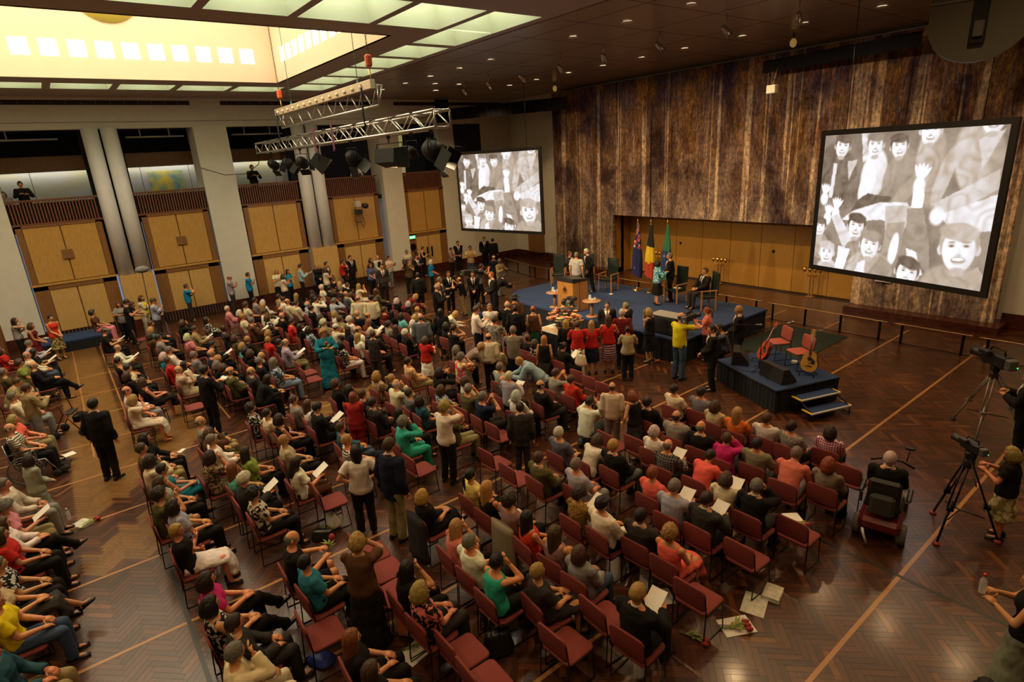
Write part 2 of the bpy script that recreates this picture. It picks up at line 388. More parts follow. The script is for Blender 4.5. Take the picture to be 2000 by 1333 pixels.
# twin columns standing on timber panels
n = 0
for (a,b) in ((1.74,2.93),(9.68,10.92)):
    r = (b-a-.06)/4
    for c in (a+r, b-r):
        n += 1; m = MB(); m.lathe([(r,2.30),(r,7.96)], 28, c=(XL+.10,c,0)); struct('column_%d' % n, m, COLW)
    m = MB(); m.b2((XL-.6,a-.1,2.30),(XL-.42,b+.1,7.96)); obj('column_backing', m, VOID, wall_left)
    m = MB(); m.b2((XL-.3,a,.45),(XL+.40,b,2.30)); obj('column_panel', m, OAK2, wall_left)
    m = MB(); m.b2((XL-.3,a,0),(XL+.42,b,.45)); obj('skirting', m, MARBLE, wall_left)
bays = ((-1.05,1.66,1),(3.03,5.55,2),(7.0,9.60,3),(11.0,13.60,4),(15.15,17.5,5))
for y0,y1,i in bays:
    fr = MB(); w_ = y1-y0; mid = (y0+y1)/2
    fr.b2((XL-.25,y0,0),(XL-.05,y1,4.57))
    d = struct('door_%d' % i, fr, BROWN)
    f2 = MB(); fw = .20; lw = w_*.17
    f2.b2((XL-.1,y0,2.38),(XL+.03,y0+fw,4.57)); f2.b2((XL-.1,y1-fw,2.38),(XL+.03,y1,4.57)); f2.b2((XL-.1,y0,4.5),(XL+.03,y1,4.57))
    f2.b2((XL-.1,y0,.45),(XL+.03,y0+lw,2.29)); f2.b2((XL-.1,y1-lw,.45),(XL+.03,y1,2.29)); f2.b2((XL-.1,y0,2.12),(XL+.03,y1,2.29))
    obj('frame', f2, BROWN, d)
    m = MB(); m.b2((XL-.1,y0-.03,2.29),(XL+.06,y1+.03,2.37)); obj('ledge', m, OAK, d)
    for s in (0,1):
        a = y0+fw+.01 if s == 0 else mid+.022; b = mid-.022 if s == 0 else y1-fw-.01
        m = MB(); m.bbox(((XL-.03),(a+b)/2,3.44),(.06,b-a,2.10),.008); obj('panel', m, OAK, d)
        a = y0+lw+.01 if s == 0 else mid+.02; b = mid-.02 if s == 0 else y1-lw-.01
        m = MB(); m.bbox(((XL-.03),(a+b)/2,1.28),(.06,b-a,1.66),.008); p = obj('panel', m, OAK2, d)
        if i == 5:
            h = MB(); yy = mid+(-.14 if s==0 else .14); h.bbox((XL+.05,yy,1.2),(.05,.09,.55),.015); obj('pull_handle', h, BLKMET, d)
    if i in (1,2):
        m = MB(); m.bbox((XL+.03,mid,3.40),(.08,.36,.36),.01); obj('square_plaque', m, BROWN, d)
    m = MB(); m.b2((XL-.2,y0,0),(XL-.02,y1,.44)); obj('vent_recess', m, VOID if i in (1,2,4) else MARBLE, d)
    if i in (1,2,4):
        m = MB()
        for k in range(22): yy = y0+.05+(w_-.1)*k/21; m.b2((XL-.04,yy-.018,.02),(XL+.02,yy+.018,.43))
        o = obj('vent_slats', m, REDWOOD, d); o['kind'] = 'stuff'
    # balustrade of the gallery above the door
    rail = MB(); rail.b2((XL-.12,y0-.1,5.43),(XL+.02,y1+.1,5.50)); rail.b2((XL-.1,y0-.1,4.57),(XL+.01,y1+.1,4.64))
    r = struct('trim_%d' % i, rail, REDWOOD)
    m = MB(); ns = int(w_/.098)
    for k in range(ns): yy = y0+(w_)*(k+.5)/ns; m.b2((XL-.06,yy-.022,4.6),(XL+.02,yy+.022,5.45))
    o = obj('balustrade_slats', m, REDWOOD, r); o['kind'] = 'stuff'
    m = MB(); m.b2((XL-.30,y0-.1,4.6),(XL-.2,y1+.1,5.36)); obj('balustrade_backing', m, mat('dark_brown',(.035,.014,.010),.8), r)
# gallery volume behind the balustrade
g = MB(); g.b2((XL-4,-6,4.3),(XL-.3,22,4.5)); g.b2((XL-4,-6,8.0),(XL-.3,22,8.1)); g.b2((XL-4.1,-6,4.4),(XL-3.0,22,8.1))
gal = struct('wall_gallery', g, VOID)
m = MB(); m.b2((XL-3.0,-6,6.70),(XL-2.6,13.6,7.1)); m.b2((XL-2.62,-6,6.52),(XL-2.58,13.6,6.72)); obj('fascia', m, BROWN, gal)
m = MB(); m.b2((XL-2.90,-6,6.66),(XL-2.78,11.0,6.70)); obj('light_strip', m, mat('strip_lamp',(1,.95,.8),.5,emit=STRIPE), gal)
MUR = mat('mural_paint', (.38,.37,.22), .8, scale=1.1, col2=(.42,.44,.44), noise_amt=.1, stretch=(1,.5,1))
m = MB()
for k in range(9): m.b2((XL-2.99,-6+1.95*k,5.0),(XL-2.93,-6+1.95*k+1.93,6.5))
obj('mural', m, MUR, gal)
m = MB(); m.b2((XL-2.93,4.0,5.1),(XL-2.91,5.4,6.3)); obj('painting', m, mat('bright_painting',(.62,.50,.06),.8,scale=2.5,col2=(.10,.28,.30),noise_amt=.1), gal)
m = MB(); m.b2((XL-2.4,10.0,4.5),(XL-2.3,14.6,8.0)); obj('dark_partition', m, mat('dark_blue_partition',(.012,.016,.035),.8), gal)
m = MB(); m.b2((XL-1.8,15.0,5.0),(XL-1.7,16.3,7.6)); obj('glowing_stair_wall', m, mat('glowing_yellow_wall',(.62,.58,.22),.8,emit=.35), gal)  # wall glows by itself to stand in for light on it
m = MB(); m.b2((XL-1.5,16.3,4.5),(XL-1.4,17.5,8.0)); obj('dark_partition', m, MATS['dark_blue_partition'], gal)
for y0,y1 in ((-5,1.0),(3.2,5.3),(7.2,9.4),(11.2,13.4)):
    m = MB(); m.tube([(XL-.3,y0,7.62),(XL-.3,y1,7.62)], .035)
    for t in (.25,.75): yy = y0+(y1-y0)*t; m.tube([(XL-.3,yy,7.62),(XL-.3,yy,8.0)], .025)
    obj('lighting_rail', m, mat('grey_rail',(.30,.29,.26),.5), gal)
m = MB(); m.b2((XL-.2,18.55,6.35),(XL+.01,20.35,7.85)); obj('dark_opening', m, MATS['dark_blue_partition'], wall_left)
# ------------------------------------------------------------ BACK WALL, ALCOVE
ax0, ax1, az = -20.1, -8.7, 2.95
wb = MB(); wb.b2((XL-.3,YB,0),(ax0,YB+.2,ZC)); wb.b2((ax1,YB,0),(2.5,YB+.2,ZC)); wb.b2((ax0,YB,az),(ax1,YB+.2,ZC))
wall_back = struct('wall_back', wb, WHITE)
m = MB(); m.b2((XL,YB-.06,0),(-24.2,YB,.47)); m.b2((-4.5,YB-.06,0),(2.5,YB,.47)); obj('skirting', m, MARBLE, wall_back)
m = MB(); m.b2((-24.3,21.45,0),(ax0,YB,.24)); m.b2((ax1,21.45,0),(-4.3,YB,.24)); obj('tapestry_plinth', m, MARBLE, wall_back)
m = MB(); m.b2((-27.2,22.35,.47),(-26.0,22.6,2.35)); obj('recess_panel', m, BROWN, wall_back)
YA = 23.35
m = MB(); m.b2((ax0,YA,0),(ax1,YA+.1,az)); m.b2((ax0-.1,YB-.3,0),(ax0,YA,az)); m.b2((ax1,YB-.3,0),(ax1+.1,YA,az)); m.b2((ax0,YB-.3,az),(ax1,YA,az+.1))
alc = struct('wall_alcove', m, ALCM)
nP = 8; pw = (ax1-ax0)/nP
for k in range(nP):
    m = MB(); m.bbox((ax0+pw*(k+.5),YA-.02,az/2),(pw-.016,.04,az-.04),.006); obj('panel', m, ALCM, alc)
for x in (-17.0,-12.4): 
    m = MB(); m.lathe([(.06,0),(.06,.03),(.02,.05)],12,T=T_((x,YA-.04,1.6),rx=PI/2)); obj('wall_boss', m, BLKMET, alc)
# right side wall, out of frame mostly
m = MB(); m.b2((2.4,-7,0),(2.6,YB,ZC)); struct('wall_right', m, mat('dim_wall',(.35,.28,.22),.7))
m = MB(); m.b2((-29,-7.2,0),(2.5,-7,ZC)); struct('wall_front', m, mat('dim_wall2',(.35,.28,.22),.7))
# ------------------------------------------------------------ TAPESTRY (a plain woodland-coloured wall hanging)
def tap_mat():
    m = bpy.data.materials.new('woven_tapestry'); m.use_nodes = True; nt = m.node_tree; b = nt.nodes['Principled BSDF']; b.inputs['Roughness'].default_value = .9
    b.inputs['Specular IOR Level'].default_value = .1
    tc = nt.nodes.new('ShaderNodeTexCoord'); sp_ = nt.nodes.new('ShaderNodeSeparateXYZ'); nt.links.new(tc.outputs['Object'], sp_.inputs[0])
    def nz(sx, sz, det, rough=.6, dist=0):
        cb = nt.nodes.new('ShaderNodeCombineXYZ')
        for o_, s in ((0,sx),(2,sz)):
            mu = nt.nodes.new('ShaderNodeMath'); mu.operation='MULTIPLY'; mu.inputs[1].default_value=s; nt.links.new(sp_.outputs[o_], mu.inputs[0]); nt.links.new(mu.outputs[0], cb.inputs[o_])
        t = nt.nodes.new('ShaderNodeTexNoise'); t.inputs['Scale'].default_value=1; t.inputs['Detail'].default_value=det; t.inputs['Roughness'].default_value=rough; t.inputs['Distortion'].default_value=dist
        nt.links.new(cb.outputs[0], t.inputs['Vector']); return t.outputs['Fac']
    def ramp(f, stops):
        r = nt.nodes.new('ShaderNodeValToRGB'); nt.links.new(f, r.inputs[0]); e = r.color_ramp.elements
        e[0].position, e[0].color = stops[0][0], (*stops[0][1],1); e[1].position, e[1].color = stops[-1][0], (*stops[-1][1],1)
        for p_, c in stops[1:-1]: q = e.new(p_); q.color = (*c,1)
        return r.outputs[0]
    def mix(f, a, b_, mode='MIX'):
        x = nt.nodes.new('ShaderNodeMix'); x.data_type='RGBA'; x.blend_type=mode
        if isinstance(f,(int,float)): x.inputs[0].default_value=f
        else: nt.links.new(f, x.inputs[0])
        nt.links.new(a, x.inputs[6])
        if isinstance(b_, tuple): x.inputs[7].default_value=(*b_,1)
        else: nt.links.new(b_, x.inputs[7])
        return x.outputs[2]
    base = ramp(nz(3.4,.26,7,.74), [(.30,(.035,.02,.02)),(.40,(.20,.11,.055)),(.46,(.40,.25,.10)),(.50,(.13,.07,.05)),(.55,(.27,.22,.21)),(.60,(.44,.22,.09)),(.66,(.45,.37,.27)),(.75,(.17,.09,.15))])
    low = ramp(nz(1.1,.5,5,.7), [(.35,(.16,.14,.14)),(.45,(.34,.29,.24)),(.52,(.22,.18,.19)),(.60,(.48,.40,.28)),(.68,(.55,.46,.33))])
    hz = nt.nodes.new('ShaderNodeMapRange'); nt.links.new(sp_.outputs[2], hz.inputs[0]); hz.inputs[1].default_value=3.0; hz.inputs[2].default_value=6.2; hz.inputs[3].default_value=.8; hz.inputs[4].default_value=.0
    c = mix(hz.outputs[0], base, low)
    trunk = ramp(nz(1.55,.018,2.5,.5), [(.545,(0,0,0)),(.56,(1,1,1)),(.585,(1,1,1)),(.60,(0,0,0))])
    c = mix(trunk, c, (.72,.58,.40))
    patch = ramp(nz(.55,.30,4,.65,.4), [(.36,(.22,.18,.24)),(.46,(.62,.55,.55)),(.55,(1.15,1.1,1.05)),(.68,(.55,.42,.36))]); c = mix(1.0, c, patch, 'MULTIPLY')
    dark = ramp(nz(2.0,.03,3,.55), [(.33,(1,1,1)),(.37,(0,0,0))]); c = mix(dark, c, (.012,.010,.014))
    up = nt.nodes.new('ShaderNodeMapRange'); nt.links.new(sp_.outputs[2], up.inputs[0]); up.inputs[1].default_value=6.6; up.inputs[2].default_value=8.6; up.inputs[3].default_value=0; up.inputs[4].default_value=1
    sky = ramp(nz(.8,.6,4,.6), [(.42,(.025,.03,.11)),(.52,(.10,.05,.06)),(.6,(.42,.20,.03))]); 
    gate = nt.nodes.new('ShaderNodeMath'); gate.operation='MULTIPLY'; gate.inputs[1].default_value=.65; nt.links.new(up.outputs[0], gate.inputs[0])
    c = mix(gate.outputs[0], c, sky)
    fine = ramp(nz(12,5.5,5,.8), [(.32,(.18,.15,.14)),(.5,(.9,.9,.9)),(.66,(1.7,1.55,1.4))]); c = mix(1.0, c, fine, 'MULTIPLY')
    nt.links.new(c, b.inputs['Base Color'])
    bp = nt.nodes.new('ShaderNodeBump'); bp.inputs['Strength'].default_value=.5; bp.inputs['Distance'].default_value=.03; nt.links.new(nz(18,5,4,.7), bp.inputs['Height']); nt.links.new(bp.outputs[0], b.inputs['Normal'])
    return m
m = MB(); y0,y1 = 22.0,22.2
m.b2((-24.3,y0,.24),(ax0,y1,8.96)); m.b2((ax1,y0,.24),(-4.55,y1,8.96)); m.b2((ax0,y0,2.93),(ax1,y1,8.96))
tag(obj('tapestry', m, tap_mat()), 'huge woven forest-coloured tapestry hung on the back wall behind the stage', 'tapestry')
m = MB(); m.b2((-7.95,21.9,1.15),(-7.45,21.99,1.6)); tag(obj('notice', m, PAPER), 'small white notice fixed to the tapestry right of the wooden alcove', 'notice')
# ------------------------------------------------------------ PEOPLE
SKIN = mat('skin', (1,1,1), .55, objcol=True, noise_amt=.08, scale=25)
EYE = mat('eye_dark', (.03,.02,.015), .3); LIP = mat('lips', (.32,.10,.08), .5)
HAIR = mat('hair', (1,1,1), .45, objcol=True, noise_amt=.62, scale=55, stretch=(2.2,2.2,.28), bump=.8)
CLOTH = mat('cloth', (1,1,1), .85, objcol=True, noise_amt=.14, scale=9, bump=.15, spec=.2)
SHOE = mat('shoe_leather', (1,1,1), .4, objcol=True)
def pattern(name, kind, c2, scale):
    m = bpy.data.materials.new(name); m.use_nodes = True; nt = m.node_tree; b = nt.nodes['Principled BSDF']; b.inputs['Roughness'].default_value=.85; b.inputs['Specular IOR Level'].default_value=.2
    oi = nt.nodes.new('ShaderNodeObjectInfo'); tc = nt.nodes.new('ShaderNodeTexCoord')
    mx = nt.nodes.new('ShaderNodeMix'); mx.data_type='RGBA'; nt.links.new(oi.outputs['Color'], mx.inputs[6]); mx.inputs[7].default_value=(*c2,1)
    if kind == 'stripe':
        t = nt.nodes.new('ShaderNodeTexWave'); t.bands_direction='Z'; t.inputs['Scale'].default_value=scale; nt.links.new(tc.outputs['Object'], t.inputs['Vector']); f = t.outputs['Fac']; lo, hi = .55,.62
    elif kind == 'check':
        t1 = nt.nodes.new('ShaderNodeTexWave'); t1.bands_direction='Z'; t2 = nt.nodes.new('ShaderNodeTexWave'); t2.bands_direction='X'
        for t in (t1,t2): t.inputs['Scale'].default_value=scale; nt.links.new(tc.outputs['Object'], t.inputs['Vector'])
        mm = nt.nodes.new('ShaderNodeMath'); mm.operation='MAXIMUM'; nt.links.new(t1.outputs['Fac'],mm.inputs[0]); nt.links.new(t2.outputs['Fac'],mm.inputs[1]); f = mm.outputs[0]; lo,hi=.72,.85
    else:
        t = nt.nodes.new('ShaderNodeTexVoronoi' if kind=='spot' else 'ShaderNodeTexNoise'); t.inputs['Scale'].default_value=scale; nt.links.new(tc.outputs['Object'], t.inputs['Vector'])
        f = t.outputs['Distance'] if kind=='spot' else t.outputs['Fac']; lo,hi = (.30,.36) if kind=='spot' else (.50,.54)
        if kind != 'spot': t.inputs['Detail'].default_value=1.5
    r = nt.nodes.new('ShaderNodeMapRange'); r.inputs[1].default_value=lo; r.inputs[2].default_value=hi; nt.links.new(f, r.inputs[0]); nt.links.new(r.outputs[0], mx.inputs[0]); nt.links.new(mx.outputs[2], b.inputs['Base Color'])
    if kind == 'floral3':
        pass
    MATS[name] = m; return m
def srgb(h): 
    c = [int(h[i:i+2],16)/255 for i in (0,2,4)]; return tuple(((x+.055)/1.055)**2.4 if x > .04 else x/12.92 for x in c)
PAL = {k: srgb(v) for k,v in dict(white='e9e2d2',cream='dccfae',black='1b1918',navy='1c2238',blue='1a86b8',sky='a3b4c4',teal='1d7d8a',turq='35ad96',aqua='6cc4bd',
 red='c22a22',redorange='cd3a24',coral='ee6a58',pink='d98a90',magenta='c72a78',orange='e0762c',yellow='e8cf1e',green='8a9a44',olive='58512f',khaki='96875c',
 brown='5a3a22',grey='8d8a84',charcoal='35322f',purple='6a4a92',lilac='a9a0b4',maroon='6e1f22',beige='c4b08c',sage='9aa08c',petrol='2c5560',lightjeans='7d93a6',jeans='41536a',
 indigo='40406e',denim='4a5c80',slate='5d626c',crimson='ad3030',mauve='8d6a6c',salmon='e07a6a',taupe='867a6b',sand='c9b878',palegrey='b9b8b4',seablue='2d7c8e',paleyellow='dfcf7a',sagegrey='8a8c78',
 skygrey='92a4b0',bottle='1f4a38',rust='7a3a20').items()}
PATS = {'floral':('blob','e07a78',18,'1e2a18'),'bwfloral':('blob','c9c6bc',20,'1c1b1b'),'greyfloral':('blob','5d5850',24,'a09a8c'),'bluefloral':('blob','c0c8cc',22,'46607a'),'brownfloral':('blob','a08a6a',24,'4c3a2a'),
 'khakifloral':('blob','5a4a2a',16,'b4a06c'),'creamfloral':('blob','8a8448',14,'cfc39a'),'turqfloral':('blob','bfe0e0',20,'2e8ea0'),'leopard':('spot','8a6a30',30,'3a2a16'),'leopardgrey':('spot','7a746a',34,'b4ab9a'),
 'zebra':('blob','2a2018',14,'d8ceb8'),'stripe':('stripe','3a4038',7,'d8d2c0'),'khakistripe':('stripe','c8bc94',9,'7a6c46'),'check':('check','d8c8b0',9,'8a3a30'),'lilaccheck':('check','8a7c90',10,'b9aeb8'),
 'greycheck':('check','8c8890',10,'5f5b62'),'orangecheck':('check','e6c890',9,'b8704a'),'browncheck':('check','d0b890',8,'6a4030'),'darkcheck':('check','7a7470',7,'2a2624'),'magentacheck':('check','e0c0cc',8,'8c2c4c'),
 'pinkcheck':('blob','d0d890',9,'d85a70'),'whiteorange':('none','',1,'e9dfcc'),'whitegrey':('none','',1,'d6d2c8'),'unionred':('stripe','b8a0a8',5,'5a2030')}
PM = {}
for k,(kd,c2,sc_,bc) in PATS.items():
    PAL[k] = srgb(bc); PM[k] = CLOTH if kd == 'none' else pattern('cloth_'+k, kd, srgb(c2), sc_)
HC = {k: srgb(v) for k,v in dict(k='15110f',d='2a1c14',m='4e3520',y='b8904c',g='7d7466',w='d6cdb8',r='8f4a22',p='e9e2d2',khaki='7d7050').items()}
SK = {'L': srgb('d49468'), 'D': srgb('6a4530')}
dg = None
def fuse(mb, vox, mats, dec=.4, smooth=2, fold=0, fs=9, seed=0):
    "union of closed shapes as one continuous skin"
    me = bpy.data.meshes.new('t'); me.from_pydata(mb.v, [], mb.f); bm = bmesh.new(); bm.from_mesh(me); bmesh.ops.recalc_face_normals(bm, faces=bm.faces); bm.to_mesh(me); bm.free()
    o = bpy.data.objects.new('t', me); COL.objects.link(o)
    r = o.modifiers.new('r','REMESH'); r.mode='VOXEL'; r.voxel_size=vox; r.adaptivity=0
    s = o.modifiers.new('s','SMOOTH'); s.factor=.5; s.iterations=smooth
    d = o.modifiers.new('d','DECIMATE'); d.ratio=dec
    bpy.context.view_layer.update(); g = bpy.context.evaluated_depsgraph_get()
    out = bpy.data.meshes.new_from_object(o.evaluated_get(g)); bpy.data.objects.remove(o); bpy.data.meshes.remove(me)
    n = len(out.polygons); out.polygons.foreach_set('use_smooth', [True]*n)
    if fold:
        sd = V((seed*3.1, seed*1.7, 0)); no = [v.normal.copy() for v in out.vertices]
        for v, nn in zip(out.vertices, no):
            v.co += nn*fold*(noise.noise(v.co*fs+sd)+.5*noise.noise(v.co*fs*2.3+sd))
    out.materials.clear()
    for m in mats: out.materials.append(m)
    return out
def ell_ring(c, side, front, rx, ry, n=16): return [c + side*(rx*math.cos(2*PI*i/n)) + front*(ry*math.sin(2*PI*i/n)) for i in range(n)]
# head -------------------------------------------------------------
HA, HB, HCZ = .076, .097, .117
def head_pt(u, g=0):
    x, y, z = HA*u.x, HB*u.y, HCZ*u.z
    if u.z < -.1:
        t = (-.1-u.z)/.9; x *= 1-.32*t
        y = y*(1-.50*t) + (.012*t if u.y < 0 else .0) if u.y < 0 else y*(1-.08*t)
    if u.y > .2:
        G = lambda v, s: math.exp(-(v/s)**2)
        y += .022*G(u.x,.13)*G(u.z+.16,.17) - .009*G(abs(u.x)-.36,.17)*G(u.z-.05,.12) + .005*G(u.z-.22,.09) + .006*G(u.x,.26)*G(u.z+.5,.07) + .006*G(u.x,.25)*G(u.z+.82,.1)
    return V((x,y,z))
def head_mb(mb, T):
    n, m = 26, 18; vs = []
    for i in range(m+1):
        ph = PI*i/m
        for j in range(n):
            t = 2*PI*j/n; vs.append(head_pt(V((math.sin(ph)*math.sin(t), math.sin(ph)*math.cos(t), math.cos(ph)))))
    b = len(mb.f); mb.cur = 0
    mb.add(vs, [(i*n+j, i*n+(j+1)%n, (i+1)*n+(j+1)%n, (i+1)*n+j) for i in range(m) for j in range(n)], True, T)
    for s in (-1,1):
        mb.ell((s*.078,-.012,-.005),(.012,.022,.034),8,6,T,Euler((.15,0,s*.35)).to_matrix())
    mb.cur = 1
    for s in (-1,1):
        mb.ell((s*.030,.083,.008),(.014,.008,.006),8,5,T)
        mb.ell((s*.031,.090,.030),(.020,.006,.0035),8,4,T)
    mb.cur = 2; mb.ell((0,.0865,-.061),(.024,.009,.006),10,5,T); mb.cur = 0
def hand_mb(mb, w, d, nrm, side, curl=.5):
    "palm with four unequal bent fingers and a thumb"
    d = d.normalized(); x = d.cross(nrm).normalized()*side; nrm = x.cross(d).normalized()*side
    def P(a,b,c): return w + x*a + d*b + nrm*c
    pal = [[P(-.026,-.01,-.014),P(.026,-.01,-.014),P(.026,-.01,.014),P(-.026,-.01,.014)],[P(-.040,.045,-.014),P(.040,.045,-.014),P(.040,.045,.013),P(-.040,.045,.013)],[P(-.040,.092,-.011),P(.040,.092,-.011),P(.040,.092,.010),P(-.040,.092,.010)]]
    mb.loft(pal)
    for k,(a,L) in enumerate(((-.031,.062),(-.010,.078),(.011,.074),(.031,.058))):
        c1, c2 = curl*.6, curl*1.5
        p0 = P(a,.085,0); p1 = p0 + (d*math.cos(c1)-nrm*math.sin(c1))*L*.48; p2 = p1 + (d*math.cos(c2)-nrm*math.sin(c2))*L*.52
        mb.tube([p0,p1,p2],[.0095,.0088,.0065],6)
    p0 = P(-.030,.02,-.004); p1 = P(-.062,.052,-.016); p2 = P(-.064,.085,-.026-.02*curl); mb.tube([p0,p1,p2],[.013,.0105,.008],6)
# figure -------------------------------------------------------------
MALE = dict(sh=.188, hip=.088, secs=[(-.10,.14,.10),(-.03,.168,.118),(.05,.170,.122),(.15,.158,.112),(.24,.158,.112),(.34,.178,.120),(.42,.190,.112),(.485,.150,.078),(.53,.075,.062)], arm=(.050,.043,.031), leg=(.088,.062,.055,.040), up=.285, fo=.255)
FEM = dict(sh=.168, hip=.088, secs=[(-.10,.145,.11),(-.03,.178,.128),(.05,.172,.122),(.15,.142,.104),(.24,.140,.104),(.34,.160,.128),(.42,.165,.108),(.475,.132,.072),(.52,.064,.055)], arm=(.044,.038,.028), leg=(.090,.062,.052,.036), up=.265, fo=.24)
def pose_def(pose):
    d = dict(seat=pose[0] in 's', lean=-.14, hy=0.0, hp=0.0, tw=0.0)
    # wrists: (x,y,z) from chest centre for right(+x) and left(-x); pole for elbow
    W = {'s0':((.10,.34,-.27),(-.09,.35,-.26)), 's1':((-.13,.20,-.06),(.13,.23,-.10)), 's2':((.05,.19,.17),(-.10,.30,-.24)), 's3':((.13,.36,-.14),(-.13,.36,-.14)), 's4':((.12,.33,-.20),(-.12,.33,-.20)),
         's5':((.08,.36,-.20),(-.06,.37,-.20)), 's6':((.07,.24,.16),(-.07,.25,.15)), 'g0':((.10,.30,-.20),(-.10,.30,-.20)),
         't0':((.235,.03,-.47),(-.235,.03,-.47)), 't1':((-.13,.21,-.06),(.13,.23,-.10)), 't2':((.04,.24,-.36),(-.04,.25,-.35)), 't3':((.05,.18,.18),(.10,.22,-.12)), 't4':((.12,.30,-.10),(-.12,.30,-.12)), 't5':((.14,.42,-.26),(-.12,.38,-.22)),
         't6':((.10,.36,.14),(-.12,.34,.10)), 't7':((.19,.06,-.31),(-.19,.06,-.31)), 't8':((.20,.24,.20),(-.04,.30,.05)), 't9':((.02,.46,-.02),(-.25,.08,-.40)), 'c1':((.10,.22,.20),(-.10,.24,.18))}
    d['W'] = W[pose]
    if pose[0] == 's': d['base'] = (0,-.06,.535)
    elif pose[0] == 'c': d['base'] = (0,-.06,.36); d['lean'] = .25; d['hp'] = 0
    else: d['base'] = (0,0,.945); d['lean'] = .02
    if pose == 's4': d['lean'] = .42; d['hp'] = -.1
    if pose == 's3': d['lean'] = -.02; d['hp'] = -.38
    if pose == 's6': d['lean'] = .0
    if pose in ('s0','s5'): d['hy'] = 0
    if pose == 's1': d['hy'] = -.35
    if pose == 's2': d['hy'] = .3; d['lean'] = .02; d['hp'] = -.1
    if pose == 't5': d['lean'] = .85; d['hp'] = .25
    if pose in ('t4',): d['hp'] = -.15
    if pose == 't6': d['lean'] = .15
    if pose == 't9': d['lean'] = .12; d['hp'] = -.2
    return d
def ik(s, w, l1, l2, pole):
    v = w-s; L = min(v.length, (l1+l2)*.995); v = v.normalized(); w = s+v*L
    a = (l1*l1-l2*l2+L*L)/(2*L); h = math.sqrt(max(l1*l1-a*a,0)); p = (pole - v*pole.dot(v)).normalized()
    return s+v*a+p*h, w
SKEL = {}
def skeleton(pose, g):
    k = (pose, g)
    if k in SKEL: return SKEL[k]
    D = pose_def(pose); G = MALE if g == 'M' else FEM; fs = 1.0 if g == 'M' else .94
    X, Y, Z = V((1,0,0)), V((0,1,0)), V((0,0,1)); base = V(D['base'])
    if D['seat']: base.z = .45+.085*1
    elif g == 'F' and pose[0] not in 'c': base.z *= fs
    a = D['lean']; up = V((0,math.sin(a),math.cos(a))); fr = V((0,math.cos(a),-math.sin(a)))
    S = dict(G=G, base=base, up=up, fr=fr, X=X, fs=fs, D=D)
    sp = lambda s: base + up*s*fs - fr*(.02 if .1 < s < .3 else 0)
    S['sp'] = sp; ch = sp(.40); S['ch'] = ch
    S['arms'] = []
    for sd, wl in ((1,D['W'][0]),(-1,D['W'][1])):
        sh = sp(.445) + X*sd*G['sh']; w = ch + X*wl[0]*fs + (Y*wl[1] + Z*wl[2])*fs
        if pose in ('s4',): w = ch + X*wl[0] + Y*wl[1] + Z*wl[2]
        pole = V((sd*.75,-.45,-.8))
        if pose in ('s6','t6','t8','c1','s2'): pole = V((sd*.8,.1,-1))
        if pose in ('t0','t2'): pole = V((sd*.35,-.9,-.2))
        if pose == 't7': pole = V((sd*1.0,-.6,0))
        if pose == 't9' and sd == 1: pole = V((.5,0,-1))
        e, w = ik(sh, w, G['up'], G['fo'], pole); S['arms'].append((sh,e,w,sd))
    S['legs'] = []
    for sd in (1,-1):
        hp = base + X*sd*G['hip'] - Z*.02
        if pose[0] == 's':
            kn = V((sd*.105, base.y+.455*fs+.0, .505)); an = V((sd*.10, kn.y+.02, .085))
            if pose == 's5' and sd == 1: kn = V((.00,base.y+.47*fs,.60)); an = V((-.13,kn.y+.25,.30))
            if pose == 's5' and sd == -1: kn = V((-.09,base.y+.45*fs,.50)); an = V((-.06,kn.y+.03,.085))
        elif pose[0] == 'c':
            kn = V((.20,.32,.50)) if sd == 1 else V((-.14,.36,.12)); an = V((.19,.26,.085)) if sd == 1 else V((-.13,-.06,.10))
        else:
            st = .07 if pose in ('t6','t9') else .0
            kn = V((sd*.095, .012+sd*st, .50*fs)); an = V((sd*.10, -.025+sd*st*1.6, .085))
            if pose == 't5': hp = hp + Y*(-.06)
        S['legs'].append((hp,kn,an,sd))
    nb = sp(.51); hc = sp(.655) + fr*.022
    if pose == 's4' or pose == 't5': hc = sp(.62) + fr*.03 + Z*.03
    S['neck'] = (nb, hc); S['HT'] = Matrix.LocRotScale(hc, Euler((D['hp'] - (a*.55 if pose in ('t5','s4') else (0 if pose[0]=='s' else 0)),0,D['hy'])), V((fs,fs,fs)))
    SKEL[k] = S; return S
def torso(mb, S, d, s0, s1, flare=0, n=16):
    secs = S['G']['secs']; ss = [q[0] for q in secs]; out = []
    pts = sorted({s0, s1} | {q for q in ss if s0 < q < s1})
    for s in pts:
        rx = float(np.interp(s, ss, [q[1] for q in secs])); ry = float(np.interp(s, ss, [q[2] for q in secs]))
        f = 1 + flare*max(0,(.12-s)); out.append(ell_ring(S['sp'](s), S['X'], S['fr'], (rx+d)*f, (ry+d)*f, n))
    mb.loft(out)
MC = {}
